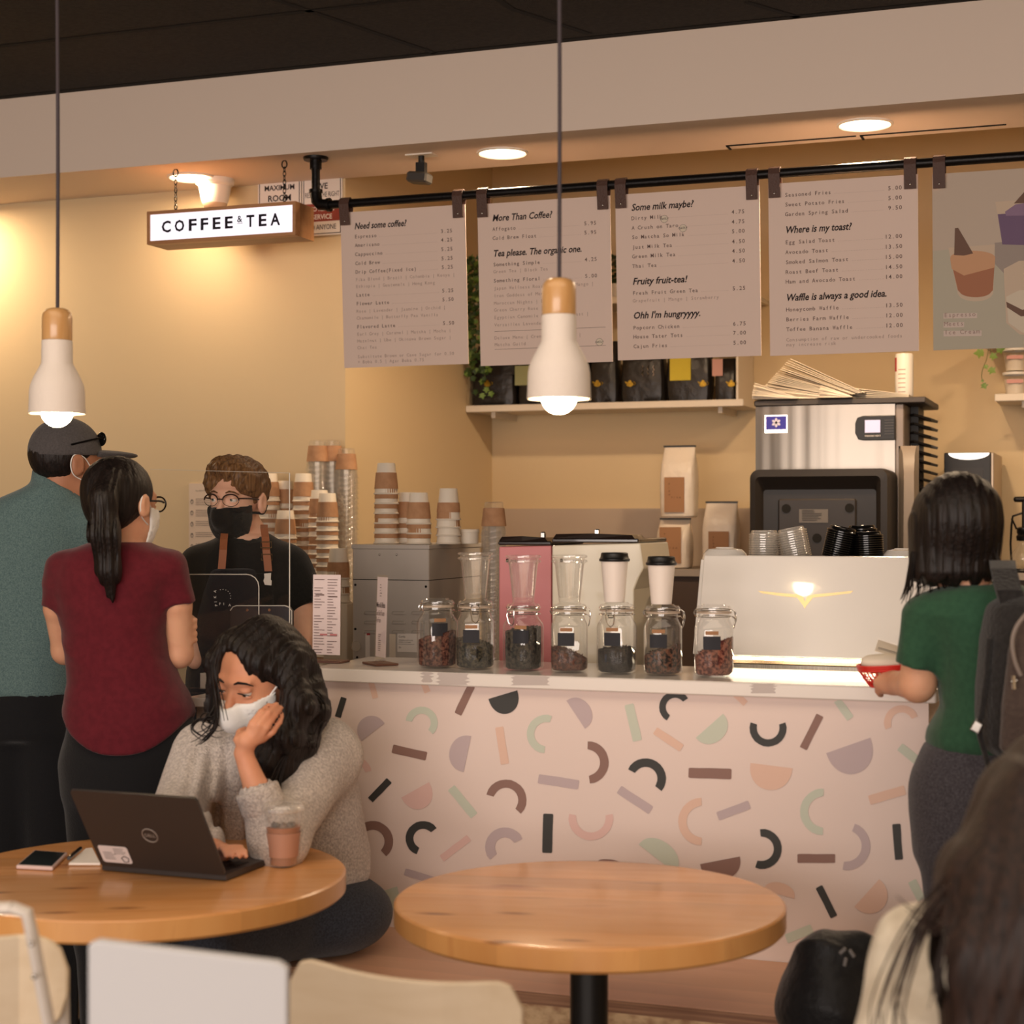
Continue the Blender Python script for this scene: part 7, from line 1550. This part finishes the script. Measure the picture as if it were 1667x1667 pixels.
locks(ho, 'loose_strands', m_hdark, [[K(1630, 1300, d-.03), K(1570, 1400, d-.09), K(1500, 1490, d-.13), K(1465, 1560, d-.14), K(1440, 1640, d-.13), K(1445, 1700, d-.13)], [K(1640, 1330, d-.05), K(1590, 1440, d-.12), K(1520, 1500, d-.14), K(1480, 1480, d-.13)], [K(1640, 1300, d-.03), K(1600, 1380, d-.08), K(1565, 1440, d-.12), K(1560, 1520, d-.16), K(1540, 1620, d-.17)]], .0024, 9, 13, .010)
# ------------------------------------------------------------------ black bag on the bench
bgd = 3.42; bg = thing('black_bag', 'soft black drawstring bag slumped on the bench end beside the foreground person', 'bag', tuple(WV(K(1350, 1600, bgd))))
zb_ = .452-CH; f = U(.06, ell(V3(K(1345, 0, bgd)[0], bgd, zb_+.085), (.092, .10, .098)), ell(V3(K(1360, 0, bgd)[0], bgd+.03, zb_+.04), (.11, .11, .06)), chain([K(1345, 1545, bgd), K(1395, 1545, bgd), K(1440, 1552, bgd)], [.045, .035, .022], .03))
f = DISP(f, folds(71, .02, 16, (1, 1, 1))); f = I(f, half_((0, 0, -1), -zb_)); blob('bag_body', f, V3(K(1240, 0, bgd)[0], bgd-.16, zb_-.01), V3(K(1480, 0, bgd)[0], bgd+.18, K(0, 1490, bgd)[2]), .0055, cloth('black_nylon', (22, 22, 24), (26, 26, 28), 50, .3, 60, .1, .5), bg)
mb = MB()
for x, y, a in ((1372, 1548, .8), (1387, 1552, -.6), (1376, 1566, .2), (1426, 1546, 0), (1430, 1541, .5)): q = WV(K(x, y, bgd-.09 if x < 1400 else bgd-.045)); mb.bbox(-.004, .004, -.004, .004, -.009, .009, .002, M=Matrix.Translation(q) @ Matrix.Rotation(a, 4, 'Y'))
mb.build('cord_toggles', mat('grey_toggle', rgb(96, 92, 90), .35), bg)
# ================================================================== tables, laptop, phone
m_tab = wood('table_top_oak', rgb(216, 150, 88), rgb(228, 166, 106), rgb(168, 98, 54), .26, 1.0, .12, (1.4, 11, 11))
m_tabe = wood('table_edge_oak', rgb(222, 158, 92), rgb(230, 170, 104), rgb(198, 130, 70), .3, 1.0, .2, (5, 5, 1.2), knots=False)
def table(label, cxp, ybk, yfr, rad, rot):
    db = .75*FPX/(ybk-HOR); df = .75*FPX/(yfr-HOR); dc = (db+df)/2; c = WV(K(cxp, 900, dc)); r = rad
    o = thing('round_table', label, 'table', (c.x, c.y, 0), 'round wooden cafe tables', world=False, rz=rot)
    t = .047
    MB().lathe([(.001, .75), (r-.012, .75), (r-.004, .7485), (r, .745)], n=96).build('table_top', m_tab, o, 30)
    MB().lathe([(r, .745), (r, .75-t+.006), (r-.006, .75-t), (.001, .75-t)], n=96).build('table_edge', m_tabe, o, 30)
    MB().cyl((0, 0, .02), (0, 0, .75-t-.012), .0375, n=36).build('pole', m_black, o, True); MB().box(-.14, .14, -.14, .14, .75-t-.012, .75-t-.0005).build('mount_plate', m_black, o)
    MB().lathe([(.001, 0), (.27, 0), (.27, .012), (.06, .03), (.04, .04), (.001, .04)], n=48).build('base', m_black, o, True); return o, dc
t1, _ = table('round wooden table with the laptop, phone and iced coffee', 232, 1366, 1487, .43, TH+.1)
t2, _ = table('empty round wooden table on a black post in front of the counter', 959, 1402, 1540, .385, TH-.15)
# laptop
tz = .7505; H1, H2 = G(166, 1407, tz+.014), G(368, 1424, tz+.014); T1 = Vector(WV(K(113, 1283, 3.50))); wv = T1-H1; hx = (H2-H1); Lw = hx.length; hx.normalize()
wvn = (wv-hx*wv.dot(hx)*0).normalized(); Ll = .205
lp = thing('laptop', 'open black laptop with a white sticker on its lid, on the left table', 'laptop', tuple((H1+H2)/2))
m_lap = mat('laptop_shell', rgb(52, 46, 44), .38, bump=.05, bs=400); wv = wv.normalized()*Ll
nb = hx.cross(wv.normalized()).normalized(); 
if nb.dot(FW) > 0: nb = -nb     # outward from the lid back, towards the tables
def lidpt(u, v, o_=0): return H1+hx*(Lw*u)+wv*v+nb*o_
mb = MB(); mb.rings([[lidpt(u, v, o_) for u, v in ((.01, 0), (.99, 0), (1, .03), (1, .96), (.985, 1), (.015, 1), (0, .96), (0, .03))] for o_ in (.003, -.003)]); mb.build('lid', m_lap, lp)
mb = MB(); mb.rings([[lidpt(u, v, o_) for u, v in ((.04, .08), (.96, .08), (.96, .95), (.04, .95))] for o_ in (-.0032, -.0036)]); mb.build('screen', mat('laptop_screen', rgb(20, 22, 30), .15, emit=(.5, .6, .8, 1), es=.5), lp)
kb = Vector((-hx.y, hx.x, 0)); kb = kb if kb.dot(FW) > 0 else -kb; hx0 = Vector((hx.x, hx.y, 0)).normalized()
def bpnt(u, v, z): p = H1+hx0*(Lw*u)+kb*v; return Vector((p.x, p.y, z))
mb = MB(); mb.rings([[bpnt(u, v, z) for u, v in ((0, 0), (1, 0), (1, .21), (.985, .218), (.015, .218), (0, .21))] for z in (tz+.002, tz+.014)]); mb.build('base', m_lap, lp)
mb = MB()
for r_ in range(5):
    for c_ in range(13):
        u0 = .06+.068*c_; v0 = .03+.020*r_; mb.rings([[bpnt(u, v, z) for u, v in ((u0, v0), (u0+.06, v0), (u0+.06, v0+.017), (u0, v0+.017))] for z in (tz+.0141, tz+.0155)])
kk = mb.build('keys', m_black, lp); mb = MB(); mb.rings([[bpnt(u, v, z) for u, v in ((.36, .145), (.64, .145), (.64, .205), (.36, .205))] for z in (tz+.0141, tz+.0146)]); mb.build('touchpad', mat('touchpad', rgb(64, 60, 60), .3), lp)
ML = frame(tuple(lidpt(0, 0, .0036)), tuple(hx), tuple(wv.normalized()))
if (ML.to_3x3() @ Vector((0, 0, 1))).dot(nb) < 0: pass
def lidtext(t, x, y, s, **k): mb = MB(); text(mb, t, x, y, s, ML, 0, **k); return mb
mb = MB(); cx_, cy_ = Lw*.515, Ll*.47; n = 28
ring = [ML @ Vector((cx_+.0175*math.cos(2*PI*i/n), cy_+.0175*math.sin(2*PI*i/n), 0)) for i in range(n)]; mb.tube(ring, .0012, 6, loop=True); text(mb, 'DELL', cx_, cy_-.004, .0115, ML, 0, 'C', off=.01); mb.build('logo', mat('logo_grey', rgb(150, 140, 132), .4), lp)
mb = MB(); sx0, sx1, sy0, sy1 = .012, .084, .012, .058; mb.rings([[ML @ Vector((x, y, z)) for x, y in ((sx0+.004, sy0), (sx1-.004, sy0), (sx1, sy0+.004), (sx1, sy1-.004), (sx1-.004, sy1), (sx0+.004, sy1), (sx0, sy1-.004), (sx0, sy0+.004))] for z in (-.0002, .0004)]); stk = mb.build('sticker', mat('sticker_white', rgb(222, 214, 214), .4), lp)
mb = MB(); r_ = random.Random(9)
for k in range(5): rect(mb, ML @ Matrix.Translation((0, 0, .0008)), sx0+.008, sy0+.010+.0045*k, sx0+.03+r_.uniform(0, .01), sy0+.0112+.0045*k, 0)
for k in range(4): rect(mb, ML @ Matrix.Translation((0, 0, .0008)), sx0+.036, sy0+.026+.0045*k, sx0+.058+r_.uniform(0, .008), sy0+.0272+.0045*k, 0)
mb.tube([ML @ Vector((sx1-.014+.008*math.cos(t)*(1+.2*math.sin(5*t)), sy0+.012+.008*math.sin(t), .001)) for t in [2*PI*i/16 for i in range(16)]], .0009, 4, loop=True); mb.build('sticker_print', m_ink, stk)
# phone, notepad, pen
def slab(o, name, pts, z0_, z1_, m, bevel=0): mb = MB(); mb.rings([[Vector((p.x, p.y, z)) for p in pts] for z in (z0_, z1_)]); return mb.build(name, m, o, bevel=bevel)
pts = [G(x, y, tz+.008) for x, y in ((26, 1409), (86, 1412), (110, 1388), (56, 1384))]; ph = thing('phone', 'phone in a pink clear case lying screen up on the left table', 'phone', tuple(Vector((pts[0].x, pts[0].y, tz))))
slab(ph, 'case', pts, tz+.0003, tz+.009, mat('pink_case', rgb(214, 190, 186), .25), .003); c_ = sum(pts, Vector())/4; slab(ph, 'screen', [c_+(p-c_)*.90 for p in pts], tz+.0091, tz+.0096, m_blackg)
pts = [G(x, y, tz+.004) for x, y in ((108, 1406), (186, 1408), (184, 1388), (140, 1380))]; pts = [G(x, y, tz+.003) for x, y in ((112, 1407), (163, 1407), (150, 1382), (140, 1383))]
npd = thing('notepad', 'small white notepad beside the laptop lid on the left table', 'notepad', tuple(Vector((pts[0].x, pts[0].y, tz)))); slab(npd, 'pages', pts, tz+.0015, tz+.006, m_paper); slab(npd, 'cover', [c__+(p-c__)*1.04 for c__ in [sum(pts, Vector())/4] for p in pts], tz+.0003, tz+.0014, m_kraft)
a, b = G(112, 1402, tz+.007), G(131, 1386, tz+.007); a.z = b.z = tz+.0135; pn = thing('pen', 'black pen with brass clip lying on the notepad', 'pen', tuple(a)); MB().cyl(a, b, .0045, n=12).build('barrel', m_blackg, pn, True); MB().tube([a+(b-a)*.1+Vector((0, 0, .005)), a+(b-a)*.5+Vector((0, 0, .0055))], .0012, 6).build('clip', m_brass, pn, True)
# iced coffee
q = G(461, 1414, tz); q2 = WV(K(461, 1350, proj(q)[2]+.03)); kcup = (1408-1318)*proj(q)[2]/FPX
ic = thing('iced_coffee', 'clear cup of iced coffee with flat lid on the left table', 'drink', (q2.x, q2.y, tz), world=False); hcu = .125
m_cofd = mat('milky_coffee', rgb(164, 116, 90), .35)
MB().lathe([(.001, .0005), (.027, .0005), (.029, .003), (.0400, hcu-.004), (.0415, hcu)], n=40).build('cup_body', m_clear, ic, True); MB().lathe([(.001, .004), (.0275, .004), (.0295, .012), (.0368, .086), (.001, .086)], n=40).build('coffee', m_cofd, ic, True)
MB().lathe([(.0437, hcu-.006), (.0455, hcu-.004), (.0455, hcu+.002), (.043, hcu+.004), (.041, hcu+.010), (.034, hcu+.012), (.001, hcu+.012)], n=40).build('lid', m_clearlid, ic, True)
mb = MB(); r_ = random.Random(2)
for k in range(7): a = r_.uniform(0, 6.28); mb.bbox(-.008, .008, -.008, .008, -.006, .008, .002, M=Matrix.Translation((.018*math.cos(a), .018*math.sin(a), .086)) @ Matrix.Rotation(r_.uniform(0, 1), 4, 'Y') @ Matrix.Rotation(a, 4, 'Z'))
mb.build('ice', mat('ice', rgb(240, 230, 220), .1, trans=.8, ior=1.3), ic)
mb = MB(); mb.rings([[(r_*math.cos(t), r_*math.sin(t), z) for t in [2*PI*i/40 for i in range(40)]] for r_, z in ((.0322, .022), (.0372, .074))], caps=False); mb.build('sleeve_print', mat('cup_print', rgb(180, 132, 108), .5), ic, True)
# ================================================================== foreground chairs
m_birch = wood('birch_ply', rgb(226, 204, 172), rgb(234, 214, 184), rgb(212, 186, 152), .45, 1.0, .1, (2, 14, 14), knots=False)
m_wchair = mat('white_painted', rgb(196, 196, 198), .6); m_wmet = mat('white_metal', rgb(216, 208, 200), .4)
def chair(label, l, r, yt, yb, dl, dr, m, mleg, sag, thick=.012, corner=.04, frame_=None, back_h=None, face=1):
    a, b = K(l, yt[0], dl), K(r, yt[1], dr); A, B = WV(a), WV(b); ztop = (A.z, B.z); ax = (B-A); ax.z = 0; W_ = ax.length; ax.normalize(); n_ = Vector((-ax.y, ax.x, 0)); n_ = n_ if n_.dot(FW) > 0 else -n_
    c = (A+B)/2; o = thing('cafe_chair', label, 'chair', (c.x, c.y, 0)); hgt = yb
    mb = MB(); N = 20; R_ = []
    for side in (0, 1):
        pass
    rows = []
    for i in range(N+1):
        u = i/N; t = 2*u-1; bow = sag*(1-t*t); e = min(1, (1-abs(t))*W_/2/corner); cut = corner*(1-math.sqrt(max(0, 1-(1-e)**2)))
        p = A.lerp(B, u); base = Vector((p.x, p.y, 0))+n_*(-bow); zt = p.z-cut*1.0-(.012*(1-t*t) if sag else 0); zb_ = p.z-hgt+cut
        rows.append([base+Vector((0, 0, zb_))-n_*thick/2, base+Vector((0, 0, zb_))+n_*thick/2, base+Vector((0, 0, zt))+n_*thick/2, base+Vector((0, 0, zt))-n_*thick/2])
    mb.rings(rows); mb.build('backrest', m, o, 40, bevel=.003)
    zc = c.z-hgt; sd = n_*face
    s0 = Vector((c.x, c.y, 0))+sd*.03; cor = [s0-ax*W_*.46, s0+ax*W_*.46, s0+ax*W_*.46+sd*.40, s0-ax*W_*.46+sd*.40]
    mb = MB(); mb.rings([[p+Vector((0, 0, z)) for p in cor] for z in (.435, .452)]); mb.build('seat', m, o, bevel=.006)
    for k, p in enumerate(cor):
        q = p+(s0+sd*.2-p)*.12; top = .434
        if k < 2:
            bt_ = Vector((p.x, p.y, 0))-sd*.05+(ax*.0); mb = MB(); mb.tube([q+Vector((0, 0, .0)), q+Vector((0, 0, .43)), Vector((q.x, q.y, 0))-sd*.030+Vector((0, 0, zc+hgt*.55))], .014 if mleg is m_wmet else .016, 10); mb.build('leg', mleg, o, True)
            mb = MB(); sp_ = Vector((q.x, q.y, zc+hgt*.45))-sd*.048; mb.sphere(sp_, .006, 10); mb.build('screw', m_chrome, o, True)
        else: mb = MB(); mb.tube([q, q+Vector((0, 0, top))], .016, 10); mb.build('leg', mleg, o, True)
    return o
chair('pale birch cafe chair with curved back before the empty table', 472, 852, (1548, 1592), .15, 2.50, 2.46, m_birch, m_birch, .035, corner=.045)
chair('white chair back close to the camera, blurred', 146, 470, (1527, 1566), .34, 2.02, 2.02, m_wchair, m_wmet, .0, .018, .006, face=-1)
chair('pale birch cafe chair at the bottom left corner with white metal frame', -120, 112, (1503, 1503), .17, 2.50, 2.50, m_birch, m_wmet, .03, corner=.07)
fb = WV(K(20, 1500, 2.3)); o = thing('folding_stand', 'white metal bar crossing the corner chair, at the left edge', 'stand', tuple(Vector((fb.x, fb.y, 0))))
mb = MB(); pa, pb_ = WV(K(48, 1492, 2.3)), WV(K(84, 1700, 2.3)); di = (pb_-pa); mb.tube([WV(K(20, 1478, 2.3)), WV(K(44, 1486, 2.3)), WV(K(52, 1520, 2.3)), WV(K(84, 1690, 2.3)), WV(K(84, 1690, 2.3))+di*2.4], .016, 10, sq=.5); mb.build('bar', m_wmet, o, True)
mb = MB(); mb.tube([WV(K(20, 1478, 2.3)), WV(K(-60, 1482, 2.3))], .016, 10, sq=.5); mb.tube([WV(K(-60, 1482, 2.3)), WV(K(-95, 1700, 2.3)), WV(K(-95, 1700, 2.3))+Vector((0, 0, -.60))], .016, 10); mb.build('frame_bar', m_wmet, o, True)
for y in (1536, 1590): q = WV(K(51+(y-1536)*.08, y, 2.27)); mb = MB(); mb.sphere(q, .004, 10); mb.build('screw', m_chrome, o, True)
